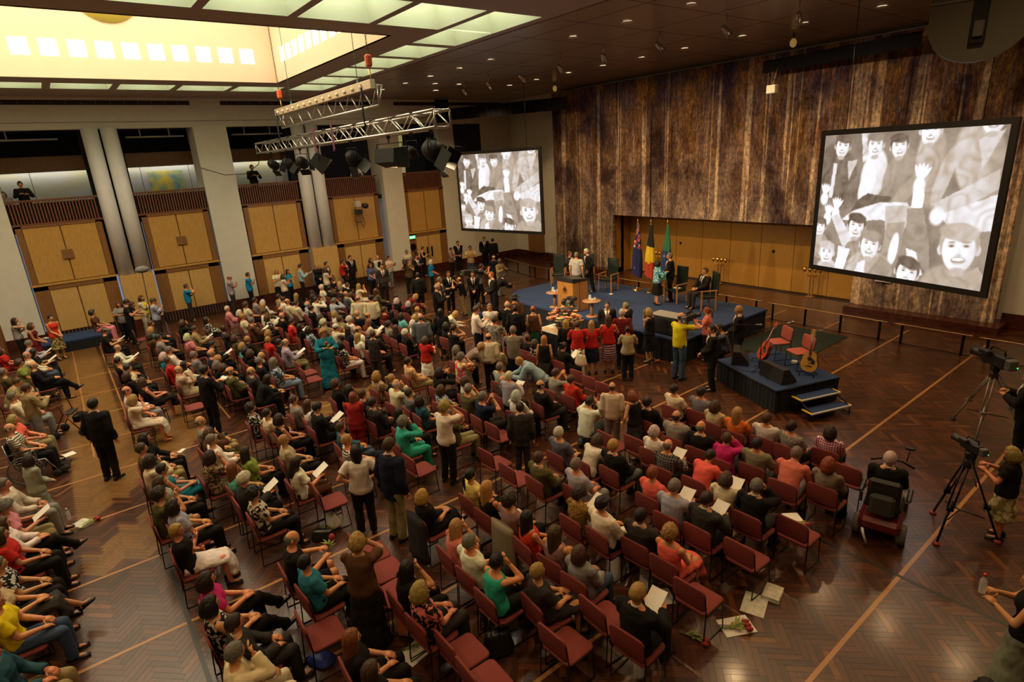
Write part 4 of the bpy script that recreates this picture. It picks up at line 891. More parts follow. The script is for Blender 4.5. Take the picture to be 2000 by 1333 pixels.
PEOPLE = """
-26.74|-1.79|0.00|-0.11|F|t3|long-d|v-grey|t-black|0.98|L|||10000|grey sleeveless top, standing, hand at face
-25.13|-1.31|0.00|-0.30|F|t2|bob-m|v-maroon|k-maroon|0.99|L|||10000|maroon sleeveless top, standing, hands clasped
-25.75|-0.74|0.00|-1.02|F|t2|short-d|v-redorange|k-khakifloral|1.02|L|||10000|red-orange sleeveless top, standing, hands clasped
-25.30|0.59|0.42|-0.19|F|s0|curly-d|t-brown|t-pink|0.97|L|||10000|brown short-sleeved top, seated
-23.70|-1.99|0.00|0.08|F|s0|bob-m|t-red|k-maroon|0.99|L|||10100|red short-sleeved top and maroon skirt, seated
-23.54|-1.34|0.00|0.01|M|s3|short-g|l-lilac|t-navy|1.03|L||p|10100|lilac long-sleeved shirt and navy trousers, seated, hands held forward
-21.98|-1.29|0.00|0.01|M|s0|bald-g|l-cream|t-jeans|1.02|L|||10100|cream long-sleeved shirt and denim trousers, seated
-22.47|-1.22|0.00|0.11|F|s3|long-k|t-black|t-black|1.01|L||p|10100|black short-sleeved top and black trousers, seated, hands held forward
-21.36|-1.47|0.00|-0.12|F|s0|curly-m|t-green|t-olive|1.01|L|||10100|green short-sleeved top and olive trousers, seated
-20.60|-1.14|0.00|-0.08|M|s5|bald-g|j-black|t-black|1.00|L|||10100|black jacket, seated, legs crossed
-20.53|-1.79|0.00|0.14|M|s0|short-g|l-olive|t-cream|1.01|L|||10100|olive long-sleeved shirt and cream trousers, seated
-19.34|-1.83|0.00|-0.03|M|s4|short-m|t-khaki|t-cream|1.02|L|||10100|khaki short-sleeved top, seated, leaning forward
-16.81|-1.31|0.00|0.42|M|t4|short-m|l-khaki|t-grey|0.99|L|||10000|khaki long-sleeved shirt, standing, right of the khaki short-sleeved top
-17.75|-1.51|0.00|0.01|M|s0|short-g|l-cream|t-grey|1.02|L|||10100|cream long-sleeved shirt, seated, just below the khaki short-sleeved top
-16.04|-1.48|0.00|-0.12|F|s0|bob-y|t-coral|t-khaki|1.01|L|||10100|coral short-sleeved top and khaki trousers, seated
-15.32|-1.50|0.00|-0.13|M|s0|bald-g|t-stripe|t-black|1.01|L|||10000|striped short-sleeved top, seated, just below the khaki short-sleeved top
-12.77|-1.28|0.00|0.44|F|t2|bob-d|l-sage|k-sage|0.90|L|||10010|sage long-sleeved shirt, standing, hands clasped
-12.36|-1.51|0.00|-0.14|M|s0|short-g|l-cream|t-grey|1.00|L|||10101|cream long-sleeved shirt, seated, just below the black jacket, seated, legs crossed
-11.46|-1.54|0.00|0.13|F|s3|curly-g|t-pink|t-khaki|1.02|L||p|10101|pink short-sleeved top, seated, hands held forward
-10.98|-1.49|0.00|0.09|F|s5|bob-m|l-white|t-black|0.98|L|||10101|white long-sleeved shirt, seated, legs crossed
-10.48|-1.48|0.00|0.02|F|s0|bob-m|t-red|t-black|1.03|L|||10101|red short-sleeved top and black trousers, seated
-9.65|-1.48|0.00|0.06|F|s0|short-g|t-bwfloral|t-black|1.01|L|||10101|black-and-white floral short-sleeved top, seated, just above the yellow short-sleeved top, seated
-9.16|-1.52|0.00|0.04|F|s5|bob-y|t-beige|k-charcoal|1.00|L|||10101|beige short-sleeved top, seated, legs crossed
-8.66|-1.47|0.00|-0.03|M|s0|short-m|t-yellow|t-jeans|0.99|L|||10101|yellow short-sleeved top, seated
-7.60|-1.46|0.00|-0.13|M|s0|short-g|l-petrol|t-khaki|1.01|L|||10101|dark teal long-sleeved shirt and khaki trousers, seated
-26.29|1.39|0.00|4.31|F|t4|bob-m|t-grey|t-black|1.01|L|||10000|grey short-sleeved top, standing, hands in front
-25.80|1.56|0.00|-0.24|M|t4|cap-k|t-black|t-black|1.02|L|||10000|dark cap and black short-sleeved top, standing, hands in front
-26.75|1.35|0.00|-0.42|M|t5|short-m|t-indigo|t-black|1.01|L|||10000|indigo short-sleeved top, bending forward
-26.76|2.14|0.00|-0.60|F|t1|bob-m|l-cream|t-cream|1.02|L|yellow||10000|cream long-sleeved shirt, standing, arms folded
-25.15|2.35|0.00|-0.27|M|t1|cap-d|l-sky|t-charcoal|1.02|L|||10000|dark cap and sky-blue long-sleeved shirt, standing, arms folded
-25.71|2.42|0.00|-0.45|M|t1|short-k|j-black|t-black|0.90|L|||11000|black jacket, standing, arms folded
-27.93|3.93|0.00|-0.14|M|t3|short-m|t-blue|t-charcoal|0.95|L|||10000|blue short-sleeved top, standing, hand at face
-13.98|-0.17|0.00|0.89|M|t0|short-k|j-black|t-black|1.06|L|||10000|black jacket, standing, right of the khaki short-sleeved top
-23.37|0.68|0.00|-0.15|M|s3|fcap-khaki|t-black|t-black|1.02|L||p|00100|flat cap and black short-sleeved top, seated, hands held forward
-20.73|0.80|0.00|-0.09|M|s3|bald-g|l-white|t-charcoal|0.98|L||p|00100|white long-sleeved shirt and charcoal trousers, seated, hands held forward
-19.32|0.76|0.00|0.11|F|s0|short-k|v-black|t-black|0.99|L|||00100|black sleeveless top, seated, just below the flat cap and black short-sleeved top
-18.27|0.89|0.00|-0.08|F|s0|short-k|t-cream|t-black|0.99|L|||00100|cream short-sleeved top, seated, left of the red long-sleeved shirt
-17.47|0.80|0.00|0.14|F|s0|bob-m|l-black|t-black|1.02|L|||00100|black long-sleeved shirt, seated, left of the red long-sleeved shirt
-16.64|1.05|0.00|0.14|F|s5|bob-m|v-black|k-black|1.01|L|||00100|black sleeveless top, seated, legs crossed
-16.03|0.66|0.00|0.05|M|s0|bald-m|l-white|t-grey|1.01|L|||00100|white long-sleeved shirt and grey trousers, seated
-15.34|0.61|0.00|-0.15|F|s2|bob-y|t-cream|k-cream|1.02|L|||00100|cream short-sleeved top, seated, hand at chin
-23.23|2.10|0.00|-0.16|M|s0|short-m|j-charcoal|t-black|1.00|L|||00100|charcoal jacket, seated, just above the brown jacket, seated
-22.53|1.99|0.00|0.13|F|s0|bob-y|t-teal|t-black|0.99|L|||00100|teal short-sleeved top, seated, just above the brown jacket, seated
-21.64|1.84|0.00|0.15|F|s0|bob-m|j-brown|t-black|1.01|L|||00100|brown jacket, seated
-21.05|2.01|0.00|0.03|M|s0|short-d|l-grey|t-black|0.98|L|||00100|grey long-sleeved shirt, seated, right of the brown jacket, seated
-22.59|2.86|0.00|0.11|F|s2|bob-m|l-black|t-pink|1.01|L|||00100|black long-sleeved shirt, seated, hand at chin
-22.51|3.70|0.00|-0.12|F|s0|long-d|l-bwfloral|t-black|0.97|L|||00100|black-and-white floral long-sleeved shirt, seated, right of the pink short-sleeved top, seated
-21.20|3.01|0.00|-0.14|M|s3|short-m|l-khaki|t-black|0.99|L||p|00100|khaki long-sleeved shirt, seated, hands held forward
-20.34|2.73|0.00|0.04|F|s0|bob-w|t-pink|t-black|1.02|L|||00100|pink short-sleeved top, seated
-20.32|3.80|0.00|-0.01|M|s1|short-d|j-charcoal|t-black|1.00|D|||00100|charcoal jacket, seated with folded arms
-18.64|3.01|0.00|-0.03|M|s3|short-d|j-black|t-black|1.01|L||p|00100|black jacket and black trousers, seated, hands held forward
-19.07|2.03|0.00|-0.04|M|s0|short-g|l-white|t-black|1.00|L|||00100|white long-sleeved shirt, seated, just above the red long-sleeved shirt
-18.57|1.81|0.00|-0.00|F|s0|bob-w|t-teal|t-black|1.03|L|||00100|teal short-sleeved top, seated, left of the red long-sleeved shirt
-18.08|1.83|0.00|-0.07|F|s0|short-m|l-red|t-black|1.00|L|||00100|red long-sleeved shirt, seated
-18.03|2.48|0.00|0.06|M|s0|short-g|t-greycheck|t-black|0.98|L|||00100|grey checked short-sleeved top, seated
-17.55|2.85|0.00|-0.01|M|s0|bald-g|j-navy|t-black|1.03|L|||00100|navy jacket, seated
-17.06|2.90|0.00|0.15|F|s0|curly-y|l-black|t-black|1.00|L|||00100|black long-sleeved shirt, seated, right of the navy jacket, seated
-16.84|1.90|0.00|-0.03|M|s1|bald-g|j-beige|t-beige|0.99|L|||00100|beige jacket, seated with folded arms
-17.43|2.12|0.00|-0.04|F|s0|long-d|l-cream|t-black|0.97|L|||00100|cream long-sleeved shirt, seated, right of the beige jacket
-14.59|2.01|0.00|0.38|M|t4|short-k|j-black|t-black|1.04|L||p|10000|black jacket, standing, just below the grey checked short-sleeved top
-16.57|2.77|0.00|0.01|F|s0|bob-g|l-black|t-black|1.01|L|||00100|black long-sleeved shirt, seated, just below the navy jacket, seated
-16.08|2.81|0.00|0.05|F|s0|curly-m|l-black|t-black|1.01|L|||00100|black long-sleeved shirt, seated, right of the grey checked short-sleeved top
-12.66|1.62|0.00|-0.07|M|s0|bald-g|l-grey|t-khaki|1.01|L|||10100|grey long-sleeved shirt and khaki trousers, seated
-12.17|1.56|0.00|0.14|F|s2|bob-m|l-brown|t-olive|0.97|L|||10101|brown long-sleeved shirt, seated, hand at chin
-12.71|0.62|0.00|-0.15|F|s0|bob-k|l-black|t-black|1.01|L|||10100|black long-sleeved shirt, seated, just above the teal sleeveless top
-12.20|0.51|0.00|0.01|M|s0|short-m|l-olive|t-khaki|0.99|L|||10101|olive long-sleeved shirt and khaki trousers, seated
-11.59|0.47|0.00|0.06|F|s2|bob-d|l-cream|t-grey|1.01|L|||10101|cream long-sleeved shirt and grey trousers, seated, hand at chin
-11.09|0.68|0.00|0.06|F|s5|short-d|v-teal|k-teal|0.99|L|||10101|teal sleeveless top, seated, legs crossed
-10.60|0.58|0.00|-0.03|F|s0|bob-m|v-sage|t-black|0.99|L|||10101|sage sleeveless top, seated
-10.06|0.42|0.00|0.04|M|s6|curly-d|t-olive|s-khaki|0.99|L|||10101|olive short-sleeved top, seated, hands raised
-9.56|0.62|0.00|0.15|F|s0|bob-d|t-lilac|t-black|1.02|L|||10101|lilac short-sleeved top and black trousers, seated
-8.79|0.54|0.00|-0.07|F|s1|short-y|t-black|k-white|1.00|L|||10101|black short-sleeved top, seated with folded arms
-11.63|1.60|0.00|0.09|M|s0|short-g|l-white|t-olive|0.99|L|||10101|white long-sleeved shirt and olive trousers, seated
-10.91|1.33|0.00|0.08|F|s2|bob-d|t-brownfloral|t-olive|1.02|L|||10101|brown patterned short-sleeved top, seated, hand at chin
-10.70|1.98|0.00|0.02|F|s0|long-d|t-green|t-black|0.98|L|||10101|green short-sleeved top and black trousers, seated
-10.16|1.63|0.00|0.13|F|s0|long-r|t-aqua|t-black|1.01|L|||10101|aqua short-sleeved top, seated, just below the brown patterned short-sleeved top
-9.67|1.61|0.00|0.05|F|s3|curly-w|j-charcoal|t-black|0.99|L||p|10101|charcoal jacket and black trousers, seated, hands held forward
-9.00|1.66|0.00|0.02|F|s0|curly-k|t-zebra|t-black|1.02|L|||10101|zebra-print short-sleeved top, seated
-27.72|5.64|0.00|-0.29|M|t1|bald-m|t-lilaccheck|t-charcoal|1.02|L|||10000|lilac checked short-sleeved top, standing, arms folded
-28.00|6.48|0.00|-0.40|M|t1|short-d|t-blue|t-black|0.99|L|||10000|blue short-sleeved top, standing, right of the lilac checked short-sleeved top
-28.00|7.76|0.00|-1.31|F|t4|long-y|t-cream|k-black|1.02|L|||10000|cream short-sleeved top and black skirt, standing, hands in front
-26.75|7.64|0.00|-0.28|F|t1|bob-m|t-cream|k-black|0.98|L|||10000|cream short-sleeved top, standing, just above the sky-blue long-sleeved shirt, seated
-27.64|8.15|0.00|-0.99|F|t1|long-d|t-blue|t-black|1.00|L|||10000|blue short-sleeved top, standing, just above the sky-blue long-sleeved shirt, seated
-27.76|8.78|0.00|-0.31|M|t4|short-d|l-sky|t-black|1.02|L||p|10000|sky-blue long-sleeved shirt, standing, hands in front
-28.00|9.69|0.00|-1.64|F|t2|long-y|j-black|t-black|0.98|L|||10000|black jacket, standing, just above the slate-grey long-sleeved shirt, seated
-27.16|9.82|0.00|-0.87|M|t2|short-k|j-black|t-black|1.02|L|||11000|black jacket, standing, left of the denim-blue short-sleeved top
-26.33|9.46|0.00|-0.35|F|t1|bob-m|t-cream|k-black|1.02|L|||10000|cream short-sleeved top, standing, just above the slate-grey long-sleeved shirt, seated
-28.00|10.94|0.00|-0.36|F|t3|short-d|t-red|t-black|0.98|L|||10000|red short-sleeved top, standing, hand at face
-28.00|11.40|0.00|-1.43|M|t0|short-k|j-black|t-black|1.02|L|||11000|black jacket, standing, left of the dark cap and cream short-sleeved top
-24.09|5.79|0.00|0.03|M|s0|short-d|l-grey|t-black|0.99|L|||00100|grey long-sleeved shirt, seated, right of the maroon long-sleeved shirt, seated
-23.54|5.95|0.00|0.03|F|s0|bob-w|l-white|t-black|1.00|L|||00100|white long-sleeved shirt, seated, right of the maroon long-sleeved shirt, seated
-23.50|5.30|0.00|0.11|F|s0|curly-m|t-cream|t-black|1.03|L|||00100|cream short-sleeved top, seated, just above the maroon long-sleeved shirt, seated
-23.53|4.65|0.00|-0.14|M|s0|short-w|l-pink|t-grey|0.97|L|||00100|pink long-sleeved shirt, seated
-22.36|4.80|0.00|-0.15|F|s0|bob-w|l-maroon|t-black|1.02|L|||00100|maroon long-sleeved shirt, seated
-22.87|5.77|0.00|-0.14|F|s0|long-y|l-olive|t-black|1.00|L|||00100|olive long-sleeved shirt, seated, right of the maroon long-sleeved shirt, seated
-21.46|5.36|0.00|0.09|M|s3|short-m|l-cream|t-black|1.03|L||p|00100|cream long-sleeved shirt, seated, right of the maroon long-sleeved shirt, seated
-21.68|4.72|0.00|-0.11|F|s0|short-y|t-cream|t-black|1.01|L|||00100|cream short-sleeved top, seated, right of the maroon long-sleeved shirt, seated
-20.61|4.67|0.00|-0.01|M|s3|short-g|j-brown|t-black|1.01|L||p|00100|brown jacket, seated, hands held forward
-20.90|5.34|0.00|0.05|F|s0|bob-m|t-bwfloral|t-black|0.99|L|||00100|black-and-white floral short-sleeved top, seated, just above the red jacket
-21.56|6.01|0.00|0.14|M|s0|bald-m|j-black|t-black|0.98|L|||00100|black jacket, seated, left of the sky-blue long-sleeved shirt, seated
-20.41|5.70|0.00|0.07|M|s0|bald-g|j-black|t-black|1.01|L|||00100|black jacket, seated, left of the dark cap and black jacket
-23.77|6.63|0.00|0.14|M|s0|short-d|l-khaki|t-black|1.02|L|||00100|khaki long-sleeved shirt, seated, left of the sky-blue long-sleeved shirt, seated
-23.04|6.51|0.00|-0.06|M|s3|short-d|l-white|t-black|1.02|L||p|00100|white long-sleeved shirt and black trousers, seated, hands held forward
-22.43|6.56|0.00|-0.12|M|s0|bald-m|l-cream|t-black|1.03|L|||00100|cream long-sleeved shirt, seated, left of the sky-blue long-sleeved shirt, seated
-21.94|6.72|0.00|-0.02|M|s0|short-m|l-cream|t-black|1.02|L|||00100|cream long-sleeved shirt, seated, left of the dark cap and black jacket
-23.76|7.32|0.00|-0.08|F|s0|long-y|l-black|t-black|0.97|L|||00100|black long-sleeved shirt, seated, just above the sky-blue long-sleeved shirt, seated
-23.74|7.96|0.00|0.06|F|s0|long-d|t-aqua|t-black|0.98|L|||00100|aqua short-sleeved top, seated, just above the sky-blue long-sleeved shirt, seated
-21.45|6.97|0.00|-0.01|M|s0|bald-w|l-sky|t-black|1.01|L|||00100|sky-blue long-sleeved shirt, seated
-22.94|7.70|0.00|-0.14|F|s0|bob-d|l-black|t-black|0.99|L|||00100|black long-sleeved shirt, seated, just above the dark cap and black jacket
-21.95|7.38|0.00|0.05|M|s6|short-d|l-white|t-black|1.01|L|||00100|white long-sleeved shirt, seated, hands raised
-20.77|6.86|0.00|-0.11|M|s0|cap-k|j-black|t-charcoal|0.99|L|||00100|dark cap and black jacket, seated
-24.31|8.60|0.00|-0.09|F|s0|curly-w|t-white|t-black|1.00|L||f|00100|white short-sleeved top, seated, left of the slate-grey long-sleeved shirt, seated
-23.78|8.73|0.00|0.10|M|s0|short-k|j-black|t-black|0.99|D|||00100|black jacket, seated, left of the slate-grey long-sleeved shirt, seated
-25.38|9.58|0.00|-0.10|M|s0|short-m|j-black|t-black|1.00|L|||00100|black jacket, seated, just above the slate-grey long-sleeved shirt, seated
-19.45|5.63|0.00|-0.09|M|s3|short-d|t-red|t-black|0.98|L||p|00100|red short-sleeved top, seated, hands held forward
-19.12|6.59|0.00|-0.10|F|s0|bob-m|t-bwfloral|t-black|1.03|L|||00100|black-and-white floral short-sleeved top, seated, right of the dark cap and black jacket
-21.08|7.75|0.00|0.15|M|s2|short-g|l-sky|t-black|1.02|L|||00100|sky-blue long-sleeved shirt, seated, hand at chin
-18.47|6.44|0.00|-0.11|F|s0|curly-w|t-greyfloral|t-black|1.01|L|||00100|grey patterned short-sleeved top, seated, right of the dark cap and black jacket
-19.55|7.24|0.00|0.07|F|s0|bob-y|l-white|t-black|0.97|L|||00100|white long-sleeved shirt, seated, just above the white beanie and cream short-sleeved top
-18.12|5.81|0.00|-0.01|F|s0|bob-d|t-bluefloral|t-black|0.99|L|||00100|blue floral short-sleeved top, seated, just below the dark cap and black jacket
-18.62|5.70|0.00|0.01|F|s0|long-d|l-black|t-black|1.00|L|||00100|black long-sleeved shirt, seated, right of the lilac checked long-sleeved shirt
-18.66|4.72|0.00|0.16|F|s0|bob-y|l-charcoal|t-black|1.02|L|||00100|charcoal long-sleeved shirt, seated, just above the red jacket
-18.05|4.52|0.00|0.12|F|s0|short-y|j-red|t-red|0.97|L|||00100|red jacket, seated
-17.50|4.68|0.00|0.14|F|s0|short-d|l-black|t-black|0.98|L|||00100|black long-sleeved shirt, seated, left of the lilac checked long-sleeved shirt
-16.91|4.63|0.00|-0.11|M|s3|bald-g|l-lilaccheck|t-khaki|1.03|L||p|00100|lilac checked long-sleeved shirt, seated, hands held forward
-19.10|3.82|0.00|-0.00|F|s0|bob-m|l-olive|t-black|0.98|L|||00100|olive long-sleeved shirt, seated, right of the navy jacket, seated
-18.55|4.06|0.00|0.06|F|s0|short-y|l-black|t-black|0.99|L|||00100|black long-sleeved shirt, seated, left of the red jacket
-17.94|3.76|0.00|-0.05|F|s0|bob-y|t-aqua|t-black|0.99|L|||00100|aqua short-sleeved top, seated, left of the red jacket
-15.61|5.27|0.00|-1.63|F|t4|curly-y|l-teal|k-teal|1.08|L||f|10010|teal long-sleeved shirt, standing, hands in front
-16.15|5.80|0.00|0.05|F|s0|curly-y|l-olive|t-black|0.98|L|||00100|olive long-sleeved shirt, seated, just below the white beanie and cream short-sleeved top
-17.43|3.71|0.00|-0.02|F|s0|bob-k|l-black|t-black|0.98|L|||00100|black long-sleeved shirt, seated, just below the maroon long-sleeved shirt, seated
-16.93|3.72|0.00|0.04|F|s0|bob-m|l-black|t-black|1.01|L|||00100|black long-sleeved shirt, seated, just below the pink long-sleeved shirt
-16.44|3.88|0.00|0.10|M|s0|bald-y|l-black|t-black|0.97|L|||00100|black long-sleeved shirt, seated, just below the red jacket
-15.91|3.68|0.00|-0.03|M|s0|short-g|l-black|t-charcoal|0.99|L|||00100|black long-sleeved shirt and charcoal trousers, seated
-15.42|3.92|0.00|0.04|M|s0|long-g|t-bluefloral|t-lightjeans|1.02|L|||00100|blue floral short-sleeved top and light denim trousers, seated
-15.10|3.27|0.00|-0.04|M|s0|bald-g|j-charcoal|t-charcoal|1.02|L|||00100|charcoal jacket, seated, just below the red jacket
-15.59|2.86|0.00|0.04|M|s0|bald-m|j-olive|t-black|1.00|L|||00100|olive jacket, seated, just below the navy jacket, seated
-14.60|3.17|0.00|-0.06|F|s4|long-d|l-black|t-black|1.00|L|||00100|black long-sleeved shirt, seated, leaning forward
-12.75|2.62|0.00|-0.06|F|s0|curly-d|t-bwfloral|t-black|1.00|L|||00100|black-and-white floral short-sleeved top, seated, just above the beige short-sleeved top, seated
-12.20|2.79|0.00|0.08|F|s0|short-d|t-cream|t-black|1.00|L|||10100|cream short-sleeved top, seated, just above the beige short-sleeved top, seated
-11.71|2.90|0.00|-0.06|F|s0|bob-d|v-black|t-black|1.00|L|||10101|black sleeveless top, seated, just above the beige short-sleeved top, seated
-12.50|3.46|0.00|0.02|M|s0|short-m|l-grey|t-black|0.97|L|||10100|grey long-sleeved shirt, seated, just above the beige short-sleeved top, seated
-12.01|3.61|0.00|-0.12|F|s0|long-m|t-white|t-black|1.00|L|||10100|white short-sleeved top, seated, left of the crimson jacket
-11.51|3.56|0.00|0.04|M|s3|short-k|l-black|t-black|1.03|L||p|10101|black long-sleeved shirt, seated, left of the crimson jacket
-10.56|2.64|0.00|-0.09|F|s0|short-y|t-beige|t-black|1.02|L|||10101|beige short-sleeved top, seated
-9.61|2.47|0.00|0.01|F|s3|long-d|t-white|t-brown|0.99|L||p|10101|white short-sleeved top, seated, hands held forward
-10.32|3.66|0.00|-0.10|M|s0|short-m|l-petrol|t-jeans|0.98|L|||10101|dark teal long-sleeved shirt and denim trousers, seated
-9.63|3.50|0.00|-0.12|M|s0|short-y|t-stripe|t-black|1.01|L|||10101|striped short-sleeved top, seated, left of the navy jacket, standing
-12.66|4.50|0.00|-0.05|F|s0|curly-m|l-black|t-black|1.02|L|||00100|black long-sleeved shirt, seated, just above the crimson jacket
-12.17|4.62|0.00|-0.02|F|s0|bob-k|l-black|t-black|1.01|L|||00100|black long-sleeved shirt, seated, left of the brown checked short-sleeved top
-11.18|4.17|0.00|0.94|F|t2|long-r|j-crimson|t-crimson|0.90|L|||10001|crimson jacket, standing, hands clasped
-11.67|4.71|0.00|0.11|M|s0|short-m|j-black|t-black|0.97|L|||10100|black jacket, seated, right of the crimson jacket
-10.94|4.62|0.00|0.14|M|s0|short-d|j-charcoal|t-charcoal|1.02|L|||10101|charcoal jacket, seated, right of the crimson jacket
-8.45|3.07|0.00|1.23|F|t7|long-k|t-white|t-black|1.02|L|||10001|white short-sleeved top, standing, hands on hips
-11.49|5.37|0.00|0.10|M|s2|bald-w|l-cream|t-khaki|1.02|L|||10100|cream long-sleeved shirt and khaki trousers, seated, hand at chin
-10.95|5.50|0.00|-0.11|M|s0|short-m|t-slate|t-black|0.97|L|||10101|slate-grey short-sleeved top, seated, left of the dark teal short-sleeved top
-10.45|5.49|0.00|-0.11|F|s0|bob-d|t-petrol|t-black|0.98|L|||10101|dark teal short-sleeved top, seated
-10.12|4.83|0.00|-0.11|F|s0|long-d|l-black|t-black|1.01|L|||10101|black long-sleeved shirt, seated, just above the turquoise long-sleeved shirt
-9.62|4.54|0.00|-0.02|F|s2|curly-g|l-turq|t-turq|1.03|L|||10101|turquoise long-sleeved shirt, seated, hand at chin
-7.92|3.40|0.00|0.29|M|t0|short-m|j-navy|t-khaki|1.08|L|||10001|navy jacket, standing
-8.85|5.00|0.00|0.28|F|t3|curly-y|t-whiteorange|t-black|1.05|L|||10001|white-and-orange short-sleeved top, standing, hand at face
-12.53|5.47|0.00|0.12|F|s0|bob-y|t-browncheck|t-black|1.01|L|||00100|brown checked short-sleeved top, seated
-12.03|5.62|0.00|-0.14|F|s0|bun-y|l-black|t-black|1.01|L|||00100|black long-sleeved shirt, seated, right of the brown checked short-sleeved top
-10.70|6.15|0.00|0.06|F|s0|bob-m|t-bluefloral|t-black|0.97|L|||10101|blue floral short-sleeved top, seated, just above the white-and-orange short-sleeved top
-12.76|6.47|0.00|-0.10|M|s0|short-d|l-orangecheck|t-khaki|1.00|L|||00100|orange checked long-sleeved shirt, seated
-13.57|7.30|0.00|0.38|F|t4|bob-m|t-red|k-white|0.90|L|||10000|red short-sleeved top and white skirt, standing, hands in front
-14.70|7.86|0.00|0.91|M|t0|bald-g|l-slate|t-black|1.04|L|||10000|slate-grey long-sleeved shirt, standing
-14.87|6.39|0.00|0.81|M|t4|short-m|j-charcoal|t-charcoal|0.91|L|||10000|charcoal jacket and charcoal trousers, standing, hands in front
-15.29|7.73|0.00|0.03|F|s0|curly-w|l-black|t-black|0.99|L|||00100|black long-sleeved shirt, seated, just below the teal long-sleeved shirt, seated
-16.00|7.79|0.00|0.03|F|s0|long-m|l-black|t-black|0.99|L|||00100|black long-sleeved shirt, seated, left of the teal long-sleeved shirt, seated
-17.41|7.46|0.00|-0.00|F|s3|long-r|l-cream|t-black|0.97|L||p|00100|cream long-sleeved shirt, seated, just below the maroon short-sleeved top
-16.50|6.80|0.00|0.03|M|s0|bald-m|l-white|t-black|1.03|L|||00100|white long-sleeved shirt, seated, right of the white beanie and cream short-sleeved top
-16.03|6.54|0.00|0.11|F|s0|long-y|t-white|t-black|1.01|L|||00100|white short-sleeved top, seated, right of the white beanie and cream short-sleeved top
-15.54|6.68|0.00|-0.08|F|s0|short-d|t-cream|t-black|1.01|L|||00100|cream short-sleeved top, seated, right of the white beanie and cream short-sleeved top
-15.65|5.86|0.00|-0.01|F|s0|bob-k|t-bwfloral|t-white|1.01|L|||00100|black-and-white floral short-sleeved top and white trousers, seated
-16.98|6.66|0.00|-0.04|F|s0|long-d|l-navy|t-black|1.00|L|||00100|navy long-sleeved shirt, seated, right of the white beanie and cream short-sleeved top
-17.48|6.38|0.00|0.11|F|s6|beanie-w|t-cream|t-black|1.02|L|||00100|white beanie and cream short-sleeved top, seated, hands raised
-18.57|7.05|0.00|-0.08|F|s0|curly-m|l-khaki|t-black|0.98|L|||00100|khaki long-sleeved shirt, seated, just above the white beanie and cream short-sleeved top
-18.07|7.17|0.00|-0.01|F|s0|curly-w|t-white|t-black|1.02|L|||00100|white short-sleeved top, seated, left of the maroon short-sleeved top
-18.57|7.66|0.00|-0.07|M|s0|bald-y|l-black|t-black|1.00|L|||00100|black long-sleeved shirt, seated, right of the white beanie and cream short-sleeved top
-18.09|7.82|0.00|0.07|M|s0|bald-m|l-navy|t-black|0.98|L|||00100|navy long-sleeved shirt, seated, left of the maroon short-sleeved top
-16.64|7.85|0.00|-0.03|F|s0|curly-d|t-greyfloral|t-black|0.98|L|||00100|grey patterned short-sleeved top, seated, just below the maroon short-sleeved top
-18.35|8.56|0.00|0.08|M|s0|short-m|t-maroon|t-black|0.99|L|||00100|maroon short-sleeved top, seated
-17.14|8.60|0.00|-0.14|F|s0|bob-d|t-aqua|t-black|1.01|L|||00100|aqua short-sleeved top, seated, left of the teal long-sleeved shirt, seated
-16.65|8.83|0.00|-0.06|F|s0|bob-y|l-teal|t-black|0.99|L|||00100|teal long-sleeved shirt, seated
-16.08|8.44|0.00|-0.11|F|s0|bob-w|t-white|t-black|0.99|L|||00100|white short-sleeved top, seated, just below the teal long-sleeved shirt, seated
-24.34|9.42|0.00|0.07|F|s0|bob-y|j-black|t-black|1.01|L|||00100|black jacket, seated, left of the denim-blue short-sleeved top
-23.24|8.98|0.00|0.15|M|s0|short-g|l-charcoal|t-black|0.98|L|||00100|charcoal long-sleeved shirt, seated, just above the slate-grey long-sleeved shirt, seated
-24.89|9.75|0.00|0.04|F|s0|bob-m|t-white|t-black|1.00|L|||00100|white short-sleeved top, seated, just above the slate-grey long-sleeved shirt, seated
-23.72|9.51|0.00|0.04|M|s0|short-m|j-black|t-black|0.98|L|||00100|black jacket, seated, left of the brown long-sleeved shirt, seated
-23.23|9.71|0.00|-0.09|F|s6|long-y|t-cream|k-cream|0.99|L|||00100|cream short-sleeved top, seated, hands raised
-22.30|8.70|0.00|-0.15|F|s4|bob-m|t-cream|t-black|0.98|L|||00100|cream short-sleeved top, seated, leaning forward
-18.97|7.80|0.00|1.00|M|t0|bald-g|l-cream|t-black|1.00|L|||10000|cream long-sleeved shirt, standing, left of the brown long-sleeved shirt, seated
-18.65|8.13|0.00|0.99|M|t0|short-d|l-cream|t-black|1.00|L|||10000|cream long-sleeved shirt, standing, left of the maroon short-sleeved top
-19.38|7.89|0.00|-0.02|M|s0|bald-m|l-cream|t-black|1.02|L|||00100|cream long-sleeved shirt, seated, just below the slate-grey long-sleeved shirt, seated
-21.60|9.81|0.00|-0.07|F|s0|long-m|l-olive|t-black|1.00|L|||00100|olive long-sleeved shirt, seated, just above the brown long-sleeved shirt, seated
-19.89|8.99|0.00|0.03|F|s0|bob-m|l-brown|t-black|1.02|L|||00100|brown long-sleeved shirt, seated
-18.84|8.54|0.00|-0.14|F|s0|long-y|l-olive|t-black|1.01|L|||00100|olive long-sleeved shirt, seated, left of the maroon short-sleeved top
-19.34|9.56|0.00|0.08|F|s0|bob-w|l-black|t-black|1.00|L|||00100|black long-sleeved shirt, seated, left of the maroon long-sleeved shirt, bending forward
-18.60|9.65|0.00|-0.07|F|s0|bob-w|l-black|t-black|0.98|L|||00100|black long-sleeved shirt, seated, just above the teal long-sleeved shirt, seated
-19.83|9.82|0.00|-0.14|F|s0|short-d|l-black|t-black|1.01|L|||00100|black long-sleeved shirt, seated, right of the brown long-sleeved shirt, seated
